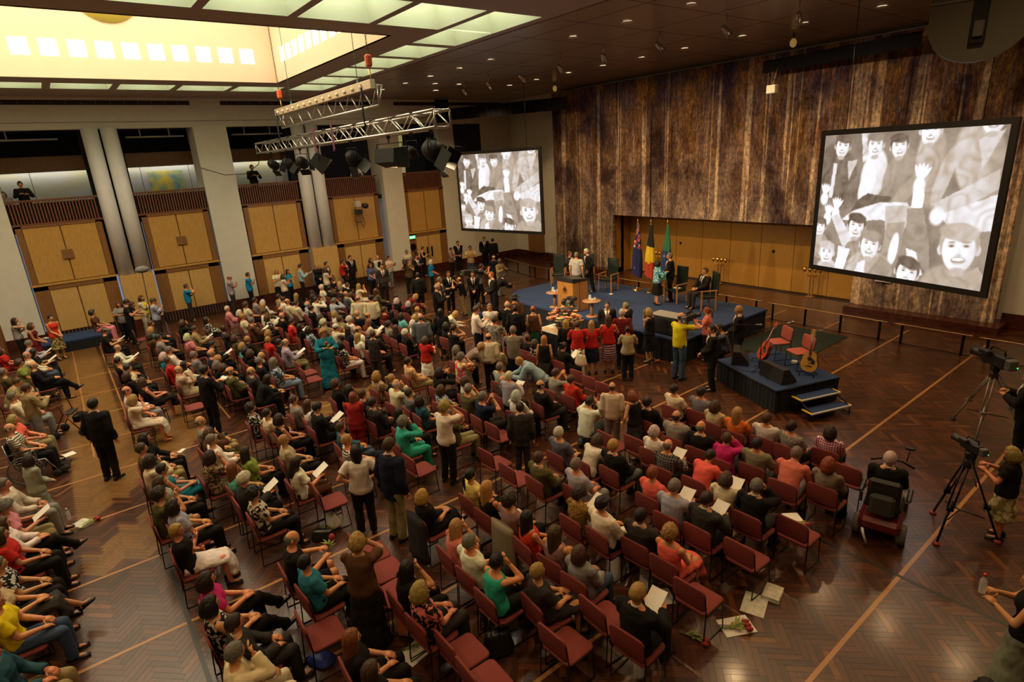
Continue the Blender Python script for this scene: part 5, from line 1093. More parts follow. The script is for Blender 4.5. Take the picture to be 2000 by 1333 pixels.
-17.97|9.56|0.00|0.08|F|s0|long-m|l-olive|t-black|1.02|L|||00100|olive long-sleeved shirt, seated, just below the maroon long-sleeved shirt, bending forward
-17.47|9.38|0.00|0.08|M|s0|bald-y|l-olive|t-black|0.98|L|||00100|olive long-sleeved shirt, seated, just above the teal long-sleeved shirt, seated
-17.85|8.61|0.00|-0.06|F|s0|long-k|l-black|t-black|0.98|L|||00100|black long-sleeved shirt, seated, right of the maroon short-sleeved top
-21.84|8.65|0.00|-0.13|M|s0|bald-g|l-slate|t-black|1.02|L|||00100|slate-grey long-sleeved shirt, seated
-22.77|8.49|0.00|-0.11|F|s0|bob-d|j-black|t-black|0.99|L|||00100|black jacket, seated, right of the dark cap and black jacket
-25.71|11.39|0.00|-1.29|F|t2|bob-m|t-denim|t-black|0.99|L|||10000|denim-blue short-sleeved top, standing, hands clasped
-26.88|11.96|0.00|-0.94|F|t0|bob-d|t-black|t-black|1.01|L|||10000|black short-sleeved top, standing, just above the denim-blue short-sleeved top
-27.10|12.45|0.00|-1.48|M|t2|bald-d|l-white|t-black|0.98|L|black||10000|white long-sleeved shirt and black trousers, standing, hands clasped
-23.96|11.16|0.00|-1.83|M|t0|short-d|j-charcoal|t-black|1.04|L|||11000|charcoal jacket and black trousers, standing
-26.85|12.92|0.00|-1.15|F|t4|short-m|t-cream|t-grey|1.00|L||p|10000|cream short-sleeved top and grey trousers, standing, hands in front
-27.43|14.28|0.00|-1.88|M|t0|cap-y|t-cream|t-black|0.97|L|||10000|dark cap and cream short-sleeved top, standing
-24.38|12.69|0.00|-1.96|M|t8|short-m|t-olive|t-black|1.00|L|||10000|olive short-sleeved top, standing, camera at shoulder
-25.47|13.74|0.00|-1.54|M|t4|short-d|j-black|t-black|0.98|L||p|11000|black jacket, standing, just below the purple short-sleeved top
-27.11|14.68|0.00|-1.02|F|t3|bob-d|t-purple|t-black|1.03|L|||10000|purple short-sleeved top, standing, hand at face
-28.00|15.54|0.00|-0.86|F|t4|short-d|v-black|t-black|1.00|L||p|10000|black sleeveless top and black trousers, standing, hands in front
-23.93|13.64|0.00|-0.52|F|t2|bob-w|t-blue|t-black|0.99|L|||10000|blue short-sleeved top, standing, hands clasped
-26.44|16.36|0.00|-0.90|F|t4|short-d|l-mauve|t-black|0.98|L|||10000|mauve long-sleeved shirt, standing, hands in front
-27.20|17.32|0.00|-1.88|M|t2|short-d|j-black|t-black|1.02|L|||11000|black jacket, standing, just above the mauve long-sleeved shirt
-24.95|16.61|0.00|-2.07|M|t4|short-d|t-sand|t-jeans|1.03|L|||10000|sand short-sleeved top, standing, hands in front
-27.24|19.13|0.00|-2.18|M|t0|short-m|j-black|t-black|1.02|L|||11000|black jacket, standing, right of the sand short-sleeved top
-26.47|19.16|0.00|0.77|M|t0|short-d|j-black|t-black|0.99|L|||10000|black jacket, standing, just above the white cap and navy long-sleeved shirt
-20.86|11.24|0.00|0.99|M|t0|short-k|j-black|t-black|1.01|L|||10000|black jacket, standing, just above the maroon long-sleeved shirt, bending forward
-18.98|9.56|0.00|-0.31|F|t5|bob-y|l-maroon|t-black|0.99|L|||10000|maroon long-sleeved shirt, bending forward
-17.81|10.28|0.00|-0.70|M|t4|bald-w|j-black|t-black|1.08|L||q|11000|black jacket, standing, right of the maroon long-sleeved shirt, bending forward
-19.37|11.32|0.00|-0.88|M|t4|short-g|j-charcoal|t-black|1.00|L||p|11000|charcoal jacket and black trousers, standing, hands in front
-20.07|12.21|0.00|-1.94|M|t0|short-m|j-black|t-black|1.00|L|||11000|black jacket, standing, just below the mauve long-sleeved shirt
-19.13|12.76|0.00|-2.16|M|t2|short-d|j-black|t-black|1.01|L|||11000|black jacket, standing, left of the white cap and navy long-sleeved shirt
-19.32|12.34|0.00|2.05|M|t6|bald-d|t-black|t-khaki|0.90|L|||10000|black short-sleeved top, standing, arms raised
-20.31|13.88|0.00|-0.43|M|t6|short-d|t-grey|t-black|1.01|L|||10000|grey short-sleeved top, standing, arms raised
-21.91|15.85|0.00|-2.02|M|t0|wcap-w|l-navy|t-black|0.98|L|||10000|white cap and navy long-sleeved shirt, standing
-20.66|15.24|0.00|-1.33|M|t4|bald-g|l-khaki|t-grey|1.01|D|||10000|khaki long-sleeved shirt, standing, right of the white cap and navy long-sleeved shirt
-17.84|12.80|0.00|2.87|M|t2|short-r|j-black|t-black|1.08|L|||11000|black jacket, standing, left of the black jacket, bending forward
-18.75|13.53|0.00|-0.12|M|t5|short-k|j-black|t-black|0.99|L|||10000|black jacket, bending forward
-14.03|10.54|0.00|0.66|M|t4|bald-w|j-black|t-black|1.01|L|||10000|black jacket, standing, left of the brimmed hat and brown long-sleeved shirt
-14.52|11.23|0.00|0.83|M|t0|hat-k|l-brown|t-black|1.01|L|||10000|brimmed hat and brown long-sleeved shirt, standing
-13.53|10.46|0.00|0.74|M|t0|short-d|j-black|t-black|0.99|L|||10000|black jacket, standing, just below the brimmed hat and brown long-sleeved shirt
-14.46|10.19|0.00|-2.36|M|t2|short-g|l-white|t-charcoal|0.97|L|||10000|white long-sleeved shirt and charcoal trousers, standing, hands clasped
-14.27|9.50|0.00|-0.41|M|t4|short-m|l-white|t-black|1.02|L|navy||10000|white long-sleeved shirt, standing, hands in front
-14.90|10.05|0.00|-0.42|F|t0|bob-d|l-indigo|t-black|1.01|L|||10000|indigo long-sleeved shirt, standing
-15.71|9.17|0.00|-0.47|F|t5|bob-y|l-cream|t-black|0.99|L|||10000|cream long-sleeved shirt, bending forward
-14.92|8.94|0.00|0.14|F|s0|bob-d|l-black|t-black|1.02|L|||00100|black long-sleeved shirt, seated, left of the cream long-sleeved shirt, bending forward
-15.33|8.91|0.00|1.04|F|t0|long-k|l-black|k-black|1.00|L|||10000|black long-sleeved shirt and black skirt, standing
-12.87|9.18|0.00|0.43|M|t4|short-m|t-greyfloral|t-black|1.02|L|||10000|grey patterned short-sleeved top, standing, hands in front
-13.32|10.99|0.00|0.88|F|t0|bun-r|v-brown|k-bottle|0.99|L|||10000|brown sleeveless top, standing
-12.01|8.34|0.00|0.79|M|t0|bald-d|l-cream|t-black|0.94|L|||10000|cream long-sleeved shirt, standing, just above the taupe long-sleeved shirt, bending forward
-13.53|8.22|0.00|0.33|F|t3|pony-d|v-black|t-black|0.99|L|||10000|black sleeveless top and black trousers, standing, hand at face
-12.34|7.79|0.00|-0.50|F|t5|curly-y|l-taupe|k-taupe|0.98|L|||10010|taupe long-sleeved shirt, bending forward
-12.12|8.81|0.00|0.12|F|s0|long-y|l-cream|t-black|0.98|L|||00100|cream long-sleeved shirt, seated, right of the taupe long-sleeved shirt, bending forward
-11.61|8.86|0.00|0.74|M|t1|short-g|l-taupe|t-black|1.03|L|||10000|taupe long-sleeved shirt, standing, arms folded
-12.08|9.83|0.00|0.10|M|s0|bald-d|l-black|t-black|0.98|D|||00100|black long-sleeved shirt, seated, left of the black sleeveless top, standing
-11.58|9.69|0.00|-0.08|F|s0|bob-m|l-bwfloral|t-black|0.99|L|||00100|black-and-white floral long-sleeved shirt, seated, left of the black sleeveless top, standing
-11.14|9.51|0.00|0.69|F|t0|long-y|v-black|k-charcoal|0.90|L|||10000|black sleeveless top, standing
-10.12|8.44|0.00|2.45|F|t5|short-y|j-skygrey|t-skygrey|1.01|L|||10000|pale blue-grey jacket, bending forward
-10.73|7.85|0.00|0.10|M|s0|short-g|l-sage|t-grey|0.99|L|||00100|sage long-sleeved shirt, seated
-9.93|7.34|0.00|-0.02|M|s0|bald-g|l-charcoal|t-black|1.00|L|||10101|charcoal long-sleeved shirt, seated, just below the sage long-sleeved shirt, seated
-9.52|7.06|0.00|0.23|M|t4|short-w|l-lilac|t-black|0.90|L||p|10001|lilac long-sleeved shirt, standing, hands in front
-9.11|7.05|0.00|0.15|F|s0|bob-w|l-white|t-black|1.02|L|||10101|white long-sleeved shirt, seated, right of the navy short-sleeved top
-9.04|7.70|0.00|-0.12|M|s0|bald-k|j-black|t-charcoal|1.02|L|||10101|black jacket, seated, just below the pale blue-grey jacket
-11.50|7.10|0.00|-0.02|F|t3|curly-g|t-pinkcheck|t-black|0.93|L|||10000|pink multicoloured short-sleeved top, standing, hand at face
-12.76|7.92|0.00|-0.03|F|s0|bob-g|l-brownfloral|t-black|1.00|L|||00100|brown patterned long-sleeved shirt, seated
-10.63|6.79|0.00|-0.15|F|s0|bob-m|t-cream|t-black|1.01|L|||10100|cream short-sleeved top, seated, left of the navy short-sleeved top
-10.07|6.38|0.00|0.06|M|s2|short-g|t-olive|t-black|1.01|L|||10101|olive short-sleeved top, seated, hand at chin
-11.55|6.56|0.00|0.01|F|s6|bob-d|l-black|t-black|1.02|L|||00100|black long-sleeved shirt, seated, hands raised
-9.47|6.36|0.00|-0.07|M|s6|short-g|t-navy|t-charcoal|1.01|L|||10101|navy short-sleeved top, seated, hands raised
-9.36|5.55|0.00|-0.08|M|s1|short-g|j-olive|t-khaki|0.97|L|||10101|olive jacket, seated with folded arms
-8.04|6.19|0.00|0.83|M|t0|short-d|j-charcoal|t-charcoal|0.90|L|||10001|charcoal jacket and charcoal trousers, standing
-7.14|6.48|0.00|0.01|M|s0|short-w|t-slate|t-black|1.00|L|||10101|slate-grey short-sleeved top, seated, just below the white long-sleeved shirt, crouching
-6.73|5.64|0.00|-0.01|M|s0|short-m|j-olive|t-black|0.98|L|||10101|olive jacket, seated, just above the mauve short-sleeved top
-11.52|10.67|0.00|0.82|F|t0|long-y|l-black|t-black|0.97|L|||10000|black long-sleeved shirt and black trousers, standing
-11.06|10.66|0.00|0.79|F|t4|short-m|t-red|t-cream|1.00|L|||10000|red short-sleeved top and cream trousers, standing, hands in front
-10.95|11.10|0.00|0.78|F|t4|long-y|t-red|k-navy|0.96|L|||10000|red short-sleeved top and navy skirt, standing, hands in front
-10.69|11.49|0.00|0.75|F|t4|long-m|v-red|k-unionred|1.04|L|||10000|red sleeveless top, standing, hands in front
-10.62|11.98|0.00|0.73|M|t0|short-w|l-maroon|t-black|1.02|L|||10000|maroon long-sleeved shirt, standing
-11.81|12.65|0.00|-2.39|M|t0|short-d|j-black|t-black|0.97|L|||11000|black jacket, standing, left of the maroon long-sleeved shirt, standing
-11.20|12.83|0.00|1.59|M|t2|short-g|j-black|t-black|0.98|L|||10000|black jacket, standing, just above the maroon long-sleeved shirt, standing
-9.90|11.39|0.00|0.72|F|t4|bun-d|t-khakistripe|t-black|0.94|L|||10000|khaki striped short-sleeved top, standing, hands in front
-10.37|12.86|0.00|1.72|F|t3|bob-y|v-black|k-black|1.02|L|||10000|black sleeveless top and black skirt, standing, hand at face
-12.85|11.84|0.00|0.48|M|t8|short-k|l-slate|t-black|1.01|L|||10000|slate-grey long-sleeved shirt, standing, camera at shoulder
-10.72|9.87|0.00|-0.03|F|s3|bun-k|l-black|t-black|1.02|L||p|00100|black long-sleeved shirt, seated, right of the black sleeveless top, standing
-9.41|8.39|0.00|-0.07|F|s6|short-m|t-grey|t-grey|1.03|L|||10100|grey short-sleeved top, seated, hands raised
-8.91|8.47|0.00|0.05|F|s0|short-m|l-redorange|t-black|1.01|L|||10101|red-orange long-sleeved shirt, seated
-7.97|7.89|0.00|0.26|M|c1|short-d|l-white|t-slate|1.02|L|||10001|white long-sleeved shirt, crouching
-7.47|8.12|0.00|0.64|M|t0|bald-m|l-cream|t-taupe|0.90|L|||10001|cream long-sleeved shirt and taupe trousers, standing
-6.98|8.25|0.00|1.49|F|t9|bob-r|v-black|k-charcoal|0.90|L|||10001|black sleeveless top, standing, arm reaching out
-6.93|8.66|0.00|0.14|M|s0|short-d|j-black|t-black|0.98|L|||10101|black jacket, seated, right of the white long-sleeved shirt, crouching
-6.06|7.79|0.00|0.09|F|s0|curly-w|t-white|t-black|0.97|L|||10101|white short-sleeved top, seated, just above the dark checked long-sleeved shirt
-6.64|6.63|0.00|0.00|F|s4|bob-m|l-white|t-black|0.98|L|||10101|white long-sleeved shirt, seated, leaning forward
-6.11|6.79|0.00|-0.01|M|s0|short-y|j-black|t-slate|1.01|L|||10101|black jacket and slate-grey trousers, seated
-6.10|5.91|0.00|-0.05|M|s0|short-g|t-lilac|t-grey|1.00|L|||10101|lilac short-sleeved top and grey trousers, seated
-5.52|5.31|0.00|0.01|F|s3|curly-d|t-leopard|t-grey|0.99|L||p|10101|leopard-print short-sleeved top, seated, hands held forward
-5.12|6.59|0.00|0.03|F|s0|short-r|t-coral|t-black|1.02|L|||10101|coral short-sleeved top and black trousers, seated
-6.92|9.56|0.00|-0.13|M|s0|short-d|t-cream|t-black|0.98|L|||10101|cream short-sleeved top, seated, left of the grey checked long-sleeved shirt
-6.42|9.74|0.00|0.04|M|s0|short-d|l-greycheck|t-black|1.01|L|||10101|grey checked long-sleeved shirt, seated
-5.92|9.48|0.00|-0.01|F|s0|bob-m|l-beige|t-black|0.99|L|||10101|beige long-sleeved shirt, seated
-5.43|9.43|0.00|0.09|F|s0|long-y|t-orange|t-black|1.01|L|||10101|orange short-sleeved top, seated
-4.94|9.59|0.00|0.09|M|s0|short-m|t-whitegrey|t-black|0.97|L|||10101|white-and-grey short-sleeved top, seated
-6.06|8.44|0.00|0.11|M|s0|bald-d|j-grey|t-charcoal|1.02|L|||10101|grey jacket and charcoal trousers, seated
-5.52|8.42|0.00|0.10|M|s0|bald-g|j-black|t-charcoal|1.00|L|||10101|black jacket, seated, left of the magenta long-sleeved shirt
-5.02|8.36|0.00|0.10|F|s2|short-m|l-magenta|t-black|0.98|L|||10101|magenta long-sleeved shirt, seated, hand at chin
-4.53|8.56|0.00|0.10|M|s0|short-d|t-taupe|t-slate|0.99|L|||10101|taupe short-sleeved top, seated
-5.53|7.42|0.00|0.12|M|s3|bald-g|l-darkcheck|t-black|0.97|L||p|10101|dark checked long-sleeved shirt, seated, hands held forward
-4.93|7.52|0.00|0.00|F|s4|short-d|j-coral|t-black|0.98|L|||10101|coral jacket, seated, leaning forward
-4.32|7.26|0.00|0.15|F|s3|bob-m|t-cream|t-black|0.97|L||p|10101|cream short-sleeved top, seated, hands held forward
-3.83|7.25|0.00|0.03|M|s2|short-g|j-black|t-charcoal|1.00|L|||10101|black jacket, seated, hand at chin
-4.63|6.40|0.00|0.14|M|s3|short-g|l-lilac|t-black|1.01|L||p|10101|lilac long-sleeved shirt and black trousers, seated, hands held forward
-4.14|6.48|0.00|0.03|M|s3|short-d|j-charcoal|t-charcoal|0.99|L||p|10101|charcoal jacket and charcoal trousers, seated, hands held forward
-4.44|9.58|0.00|-0.15|M|s0|short-d|t-leopardgrey|t-black|0.97|L|||10101|grey spotted short-sleeved top, seated
-3.95|9.90|0.00|0.13|F|s0|bob-d|t-magentacheck|t-black|0.98|L|||10101|magenta checked short-sleeved top, seated
-3.94|8.44|0.00|0.11|M|s4|short-g|l-salmon|t-grey|1.00|L|||10101|salmon long-sleeved shirt, seated, leaning forward
-3.45|8.75|0.00|0.05|F|s0|bob-r|l-taupe|t-black|1.01|L|||10101|taupe long-sleeved shirt, seated
-2.82|9.25|0.15|0.24|M|s0|short-w|j-black|t-black|0.98|L|||11001|black jacket, seated, right of the taupe long-sleeved shirt, seated
-4.03|5.58|0.00|0.07|F|s0|curly-y|v-coral|k-coral|1.01|L|||10101|coral sleeveless top, seated
-7.07|4.49|0.00|0.01|F|s0|pony-k|t-paleyellow|t-black|1.02|L|||10101|pale yellow short-sleeved top, seated
-6.57|4.45|0.00|0.06|F|s0|long-y|v-black|t-cream|1.03|L|||10101|black sleeveless top and cream trousers, seated
-6.08|4.50|0.00|0.07|M|s0|curly-d|t-mauve|t-black|0.98|L||B|10101|mauve short-sleeved top, seated
-5.03|5.37|0.00|-0.04|M|s0|fcap-k|l-white|t-black|1.02|L|black||10101|flat cap and white long-sleeved shirt, seated
-4.53|5.58|0.00|0.13|M|s0|short-k|j-charcoal|t-black|0.99|L|||10101|charcoal jacket, seated, right of the flat cap and white long-sleeved shirt
-5.55|4.43|0.00|-0.15|F|s0|long-k|v-redorange|t-black|1.01|L|||10101|red-orange sleeveless top, seated
-5.07|4.47|0.00|0.16|F|s0|long-m|v-mauve|t-black|1.01|L|||10101|mauve sleeveless top, seated
-4.59|4.46|0.00|0.13|F|s0|bob-m|j-grey|t-jeans|0.97|L|||10101|grey jacket and denim trousers, seated
-7.16|3.64|0.00|0.07|F|s5|bob-y|t-black|k-black|0.98|L||K|10101|black short-sleeved top, seated, legs crossed
-6.15|3.51|0.00|-0.05|F|s2|long-y|t-salmon|t-black|0.97|L|||10101|salmon short-sleeved top, seated, hand at chin
-5.62|3.49|0.00|0.09|M|s1|short-g|t-white|t-black|1.02|L|||10101|white short-sleeved top, seated with folded arms
-5.09|3.43|0.00|0.01|F|s2|short-k|v-turq|t-black|1.03|L|||10101|turquoise sleeveless top, seated, hand at chin
-4.60|3.80|0.00|-0.13|F|s0|short-y|t-charcoal|k-charcoal|1.02|L|||10101|charcoal short-sleeved top, seated
-3.54|4.28|0.00|0.15|M|s3|short-y|j-black|t-charcoal|1.03|L||p|10101|black jacket and charcoal trousers, seated, hands held forward
-5.81|2.56|0.00|-0.03|F|s2|long-k|t-black|t-black|0.99|L|||10101|black short-sleeved top, seated, hand at chin
-5.32|2.56|0.00|0.13|F|s0|bob-y|t-floral|t-charcoal|1.03|L|||10101|bright floral short-sleeved top, seated
-5.19|1.65|0.00|-0.11|F|s0|long-r|t-black|t-black|0.99|L|||10101|black short-sleeved top, seated, left of the bright floral short-sleeved top
-4.69|1.63|0.00|0.03|F|s0|long-m|t-black|t-black|0.98|L|||10101|black short-sleeved top, seated, just below the bright floral short-sleeved top
-6.15|2.06|0.00|0.80|F|t3|curly-y|t-brown|k-black|1.02|L|||10011|brown short-sleeved top, standing, hand at face
-6.76|1.70|0.00|0.10|F|s0|short-k|t-seablue|t-black|1.03|L|||10101|sea-blue short-sleeved top, seated
-7.34|1.65|0.00|-0.07|M|s3|bald-g|t-black|s-black|1.01|L||f|10101|black short-sleeved top and black shorts, seated, hands held forward
-7.30|0.64|0.00|-0.02|F|s5|bob-d|t-magenta|t-black|1.02|L|||10101|magenta short-sleeved top, seated, legs crossed
-6.78|0.58|0.00|0.04|F|s5|bob-k|v-bwfloral|t-black|1.03|L|||10101|black-and-white floral sleeveless top, seated, legs crossed
-6.28|0.72|0.00|0.09|M|s0|short-d|j-charcoal|t-charcoal|0.99|L|||10101|charcoal jacket, seated, right of the black-and-white floral sleeveless top
-5.77|0.51|0.00|0.01|M|s2|short-g|l-cream|t-cream|1.02|L|||10101|cream long-sleeved shirt and cream trousers, seated, hand at chin
-1.58|10.26|0.00|1.64|F|t4|bob-y|t-black|k-creamfloral|0.95|L|||10001|black short-sleeved top, standing, hands in front
-2.04|13.30|0.00|1.64|M|t4|short-y|j-black|t-black|1.01|L|||11000|black jacket, standing, right of the magenta checked short-sleeved top
-0.71|7.17|0.00|1.76|F|t4|long-d|v-black|k-sagegrey|0.97|L||b|10011|black sleeveless top and grey-green long skirt, standing, hands in front
-0.63|5.20|0.00|0.65|F|t0|bob-k|t-black|t-black|1.00|L|||10001|black short-sleeved top, standing, just below the taupe long-sleeved shirt, seated
-17.82|17.01|0.72|-1.28|M|s0|short-m|j-charcoal|t-charcoal|1.01|L|||11000|charcoal jacket, seated, left of the pale grey short-sleeved top
-15.72|15.19|0.72|0.54|M|t0|short-g|t-palegrey|t-olive|1.00|L|||10000|pale grey short-sleeved top, standing
-15.90|16.04|0.72|2.71|M|t9|short-w|j-black|t-black|1.01|L|||11000|black jacket, standing, arm reaching out
-12.67|16.10|0.72|-0.64|F|t4|bob-k|l-turqfloral|k-black|0.98|L|||10000|turquoise patterned long-sleeved shirt, standing, hands in front
-12.65|16.79|0.72|2.31|M|t2|short-g|j-black|t-black|1.01|L|||11000|black jacket, standing, right of the turquoise patterned long-sleeved shirt
-11.36|16.80|0.72|2.86|M|s0|short-m|j-black|t-charcoal|1.02|L|||11000|black jacket, seated, right of the turquoise patterned long-sleeved shirt
-8.96|12.36|0.00|0.01|M|t8|bald-m|t-yellow|t-jeans|1.08|L|||10000|yellow short-sleeved top, standing, camera at shoulder
-9.27|14.07|0.00|1.98|F|t4|pony-r|t-salmon|t-black|0.99|L|||10000|salmon short-sleeved top, standing, hands in front
-8.36|14.19|0.00|2.19|M|t2|short-y|j-black|t-black|1.03|L|||11000|black jacket, standing, right of the slate-grey long-sleeved shirt, crouching
-7.93|12.30|0.00|2.32|M|t2|short-k|j-black|t-black|1.01|L|||11000|black jacket, standing, left of the slate-grey long-sleeved shirt, crouching
-8.91|14.36|0.00|2.31|M|c1|short-d|l-slate|t-black|1.00|L|||10000|slate-grey long-sleeved shirt, crouching
-29.35|-0.51|4.52|-1.44|M|g0|short-k|l-black|t-black|0.97|L|||10000|black long-sleeved shirt, in the gallery, just above the grey sleeveless top
-29.35|-1.08|4.29|-1.65|F|g0|bob-g|l-grey|t-black|0.97|L|||10000|grey long-sleeved shirt, in the gallery
-29.35|7.89|4.59|-1.43|M|g0|short-k|l-black|t-black|1.01|L|||10000|black long-sleeved shirt, in the gallery, just above the lilac checked short-sleeved top
-29.35|12.92|4.36|-1.60|M|g0|short-m|l-white|t-black|1.03|L|||10000|white long-sleeved shirt, in the gallery
"""
EMPTY = """
-3.54|6.59|-0.01|1|empty burgundy stacking chair right of the coral sleeveless top
-3.53|5.44|0.03|1|empty burgundy stacking chair just below the coral sleeveless top
-3.33|7.60|0.01|1|empty burgundy stacking chair just below the taupe long-sleeved shirt, seated
-4.10|3.66|0.03|1|empty burgundy stacking chair just below the charcoal short-sleeved top
-4.83|2.68|0.00|1|empty burgundy stacking chair just below the bright floral short-sleeved top
-4.33|2.65|-0.04|1|empty burgundy stacking chair just below the turquoise sleeveless top
-7.30|2.66|-0.05|1|empty burgundy stacking chair left of the bright floral short-sleeved top
-6.81|2.64|-0.06|1|empty burgundy stacking chair right of the sea-blue short-sleeved top
-6.31|2.50|0.06|1|empty burgundy stacking chair left of the turquoise sleeveless top
-6.26|1.52|-0.04|1|empty burgundy stacking chair just below the sea-blue short-sleeved top
-9.11|2.76|-0.05|1|empty burgundy stacking chair just above the sea-blue short-sleeved top
-7.41|5.58|-0.00|1|empty burgundy stacking chair just above the mauve short-sleeved top
-8.97|6.38|0.02|1|empty burgundy stacking chair just below the navy short-sleeved top
-16.09|4.82|0.04|0|empty burgundy stacking chair just below the lilac checked long-sleeved shirt
-15.44|4.72|-0.02|0|empty burgundy stacking chair left of the crimson jacket
-15.80|1.79|-0.01|0|empty burgundy stacking chair just below the beige jacket
-8.97|4.46|0.04|1|empty burgundy stacking chair right of the navy jacket, standing
-3.46|9.63|0.01|1|empty burgundy stacking chair right of the taupe long-sleeved shirt, seated
-9.90|9.72|0.00|0|empty burgundy stacking chair right of the red-orange long-sleeved shirt
-9.37|9.62|-0.00|0|empty burgundy stacking chair just above the white long-sleeved shirt, crouching
-8.87|9.55|0.03|0|empty burgundy stacking chair right of the white long-sleeved shirt, crouching
-24.47|1.73|-0.00|0|empty burgundy stacking chair left of the brown jacket, seated
-7.06|7.72|-0.05|1|empty burgundy stacking chair left of the dark checked long-sleeved shirt
-6.56|7.96|0.01|1|empty burgundy stacking chair left of the coral jacket
-6.42|9.09|-0.01|1|empty burgundy stacking chair right of the dark checked long-sleeved shirt
-4.09|4.32|-0.05|1|empty burgundy stacking chair right of the charcoal short-sleeved top
-8.14|5.63|0.05|1|empty burgundy stacking chair right of the pale yellow short-sleeved top
-13.19|9.70|0.00|0|empty burgundy stacking chair just above the sage long-sleeved shirt, seated
-12.58|9.67|0.05|0|empty burgundy stacking chair just above the pale blue-grey jacket
"""
# ------------------------------------------------------------ STAGES
ZS = .72
def folds(mb, pts, z0, z1, amp=.03, wl=.14):
    "hanging pleated skirt along a polyline"
    P = []
    for (a,b) in zip(pts[:-1], pts[1:]):
        a, b = V((*a,0)), V((*b,0)); L = (b-a).length; n = max(2,int(L/(wl/4))); d = (b-a)/n; nr = V((d.y,-d.x,0)).normalized()
        for i in range(n): P.append(a+d*i+nr*amp*math.sin(2*PI*i/4+.6*math.sin(i*.7)))
    P.append(V((*pts[-1],0)))
    n = len(P); vs = [p+V((0,0,z0)) for p in P] + [p+V((0,0,z1)) for p in P]
    mb.add(vs, [(i,i+1,n+i+1,n+i) for i in range(n-1)], True)
def deck(name, label, poly, z, cat='stage', mt=None):
    t = thing(name, label, cat, (0,0,0)); m = MB(); n = len(poly)
    m.add([(*p,z-.06) for p in poly]+[(*p,z) for p in poly], [tuple(range(n))[::-1], tuple(range(n,2*n))]+[(i,(i+1)%n,n+(i+1)%n,n+i) for i in range(n)])
    obj('deck', m, mt or CARPET, t); m = MB()
    c = V((sum(p[0] for p in poly)/n, sum(p[1] for p in poly)/n)); pl = [tuple(c+(V(p)-c)*.992) for p in poly]; pl.append(pl[0])
    folds(m, pl, 0.005, z-.06, .018); obj('skirt', m, DRAPE, t); return t
deck('stage', 'long low blue-carpeted main stage with black pleated skirt', [(-18.55,14.3),(-16.8,13.25),(-9.55,13.25),(-9.55,17.85),(-18.55,17.85)], ZS)
st = deck('small_stage', 'small blue-carpeted stage block with two guitars and black skirt', [(-6.10,12.05),(-5.48,13.78),(-7.60,14.66),(-8.22,12.96)], .58)
m = MB(); 
for a,b in (((-6.10,12.05),(-5.48,13.78)),((-8.22,12.96),(-6.10,12.05))): m.tube([(*a,.55),(*b,.55)],.022,6)
obj('edge_trim', m, BLKMET, st)
# seams on the main stage carpet
# small platform by the left wall
deck('low_platform', 'low blue-topped black platform standing at the left wall', [(-28.1,-1.45),(-26.7,-1.45),(-26.7,.95),(-28.1,.95)], .42)
# steps at the small stage
e0, e1 = V((-6.10,12.05)), V((-5.48,13.78)); dr = (e1-e0).normalized(); ou = V((dr.y,-dr.x))
t = thing('stage_steps', 'two-tread blue steps with white and yellow nosing by the small stage', 'steps', ((e0+dr*.95).x,(e0+dr*.95).y,0), math.atan2(dr.y,dr.x))
YEL = mat('yellow_nosing',(.75,.48,.03),.6); WHN = mat('white_nosing',(.75,.72,.62),.6)
for zt,o_ in ((.40,.20),(.20,.52)):
    m = MB(); m.b2((-.55,-o_-.15,zt-.03),(.55,-o_+.13,zt)); k = obj('tread', m, CARPET, t)
    m = MB(); m.b2((-.56,-o_-.17,zt-.028),(.56,-o_-.145,zt+.006)); obj('nosing', m, WHN, k)
    for s in (-1,1):
        m = MB(); m.b2((s*.55-.018,-o_-.15,zt-.02),(s*.55+.018,-o_+.13,zt+.005)); obj('nosing', m, YEL, k)
for s in (-1,1):
    m = MB(); m.tube([(s*.52,-.05,.45),(s*.52,-.68,.17),(s*.52,-.68,0)],.016,6); m.tube([(s*.52,-.2,.37),(s*.52,-.2,0)],.016,6); m.tube([(s*.52,-.68,.03),(s*.52,-.05,.03)],.012,6); obj('frame', m, BLKMET, t)
# lectern
t = thing('lectern', 'timber lectern with gilt emblem on its front at the stage edge', 'lectern', (-14.53,13.83,ZS))
m = MB(); m.bbox((0,0,.53),(.78,.74,1.06),.012); obj('cabinet', m, mat('lectern_timber',(.46,.21,.055),.35,noise_amt=.25,scale=6,stretch=(8,8,.6),coat=.3), t)
m = MB(); m.add([(-.41,-.39,1.05),(.41,-.39,1.05),(.41,.39,1.05),(-.41,.39,1.05),(-.41,-.39,1.19),(.41,-.39,1.19),(.41,.39,1.08),(-.41,.39,1.08)],[(0,3,2,1),(4,5,6,7),(0,1,5,4),(1,2,6,5),(2,3,7,6),(3,0,4,7)]); obj('sloping_top', m, PLAST, t)
m = MB(); m.b2((.386,-.06,.02),(.396,-.045,1.04)); obj('seam', m, JOINT, t)
m = MB() # small shield and supporters emblem
m.prism([(-.05,.86),(.05,.86),(.05,.78),(.03,.72),(0,.69),(-.03,.72),(-.05,.78)],.01,T=T_((0,-.382,0)))
for s in (-1,1): m.tube([(s*.07,-.378,.70),(s*.09,-.378,.76),(s*.075,-.378,.82),(s*.085,-.378,.86)],[.012,.016,.014,.008],6)
m.lathe([(.001,0),(.035,0),(.035,.008),(.001,.008)],7,T=T_((0,-.374,.91),rx=PI/2)); m.b2((-.11,-.382,.655),(.11,-.374,.672)); obj('emblem', m, GOLD, t)
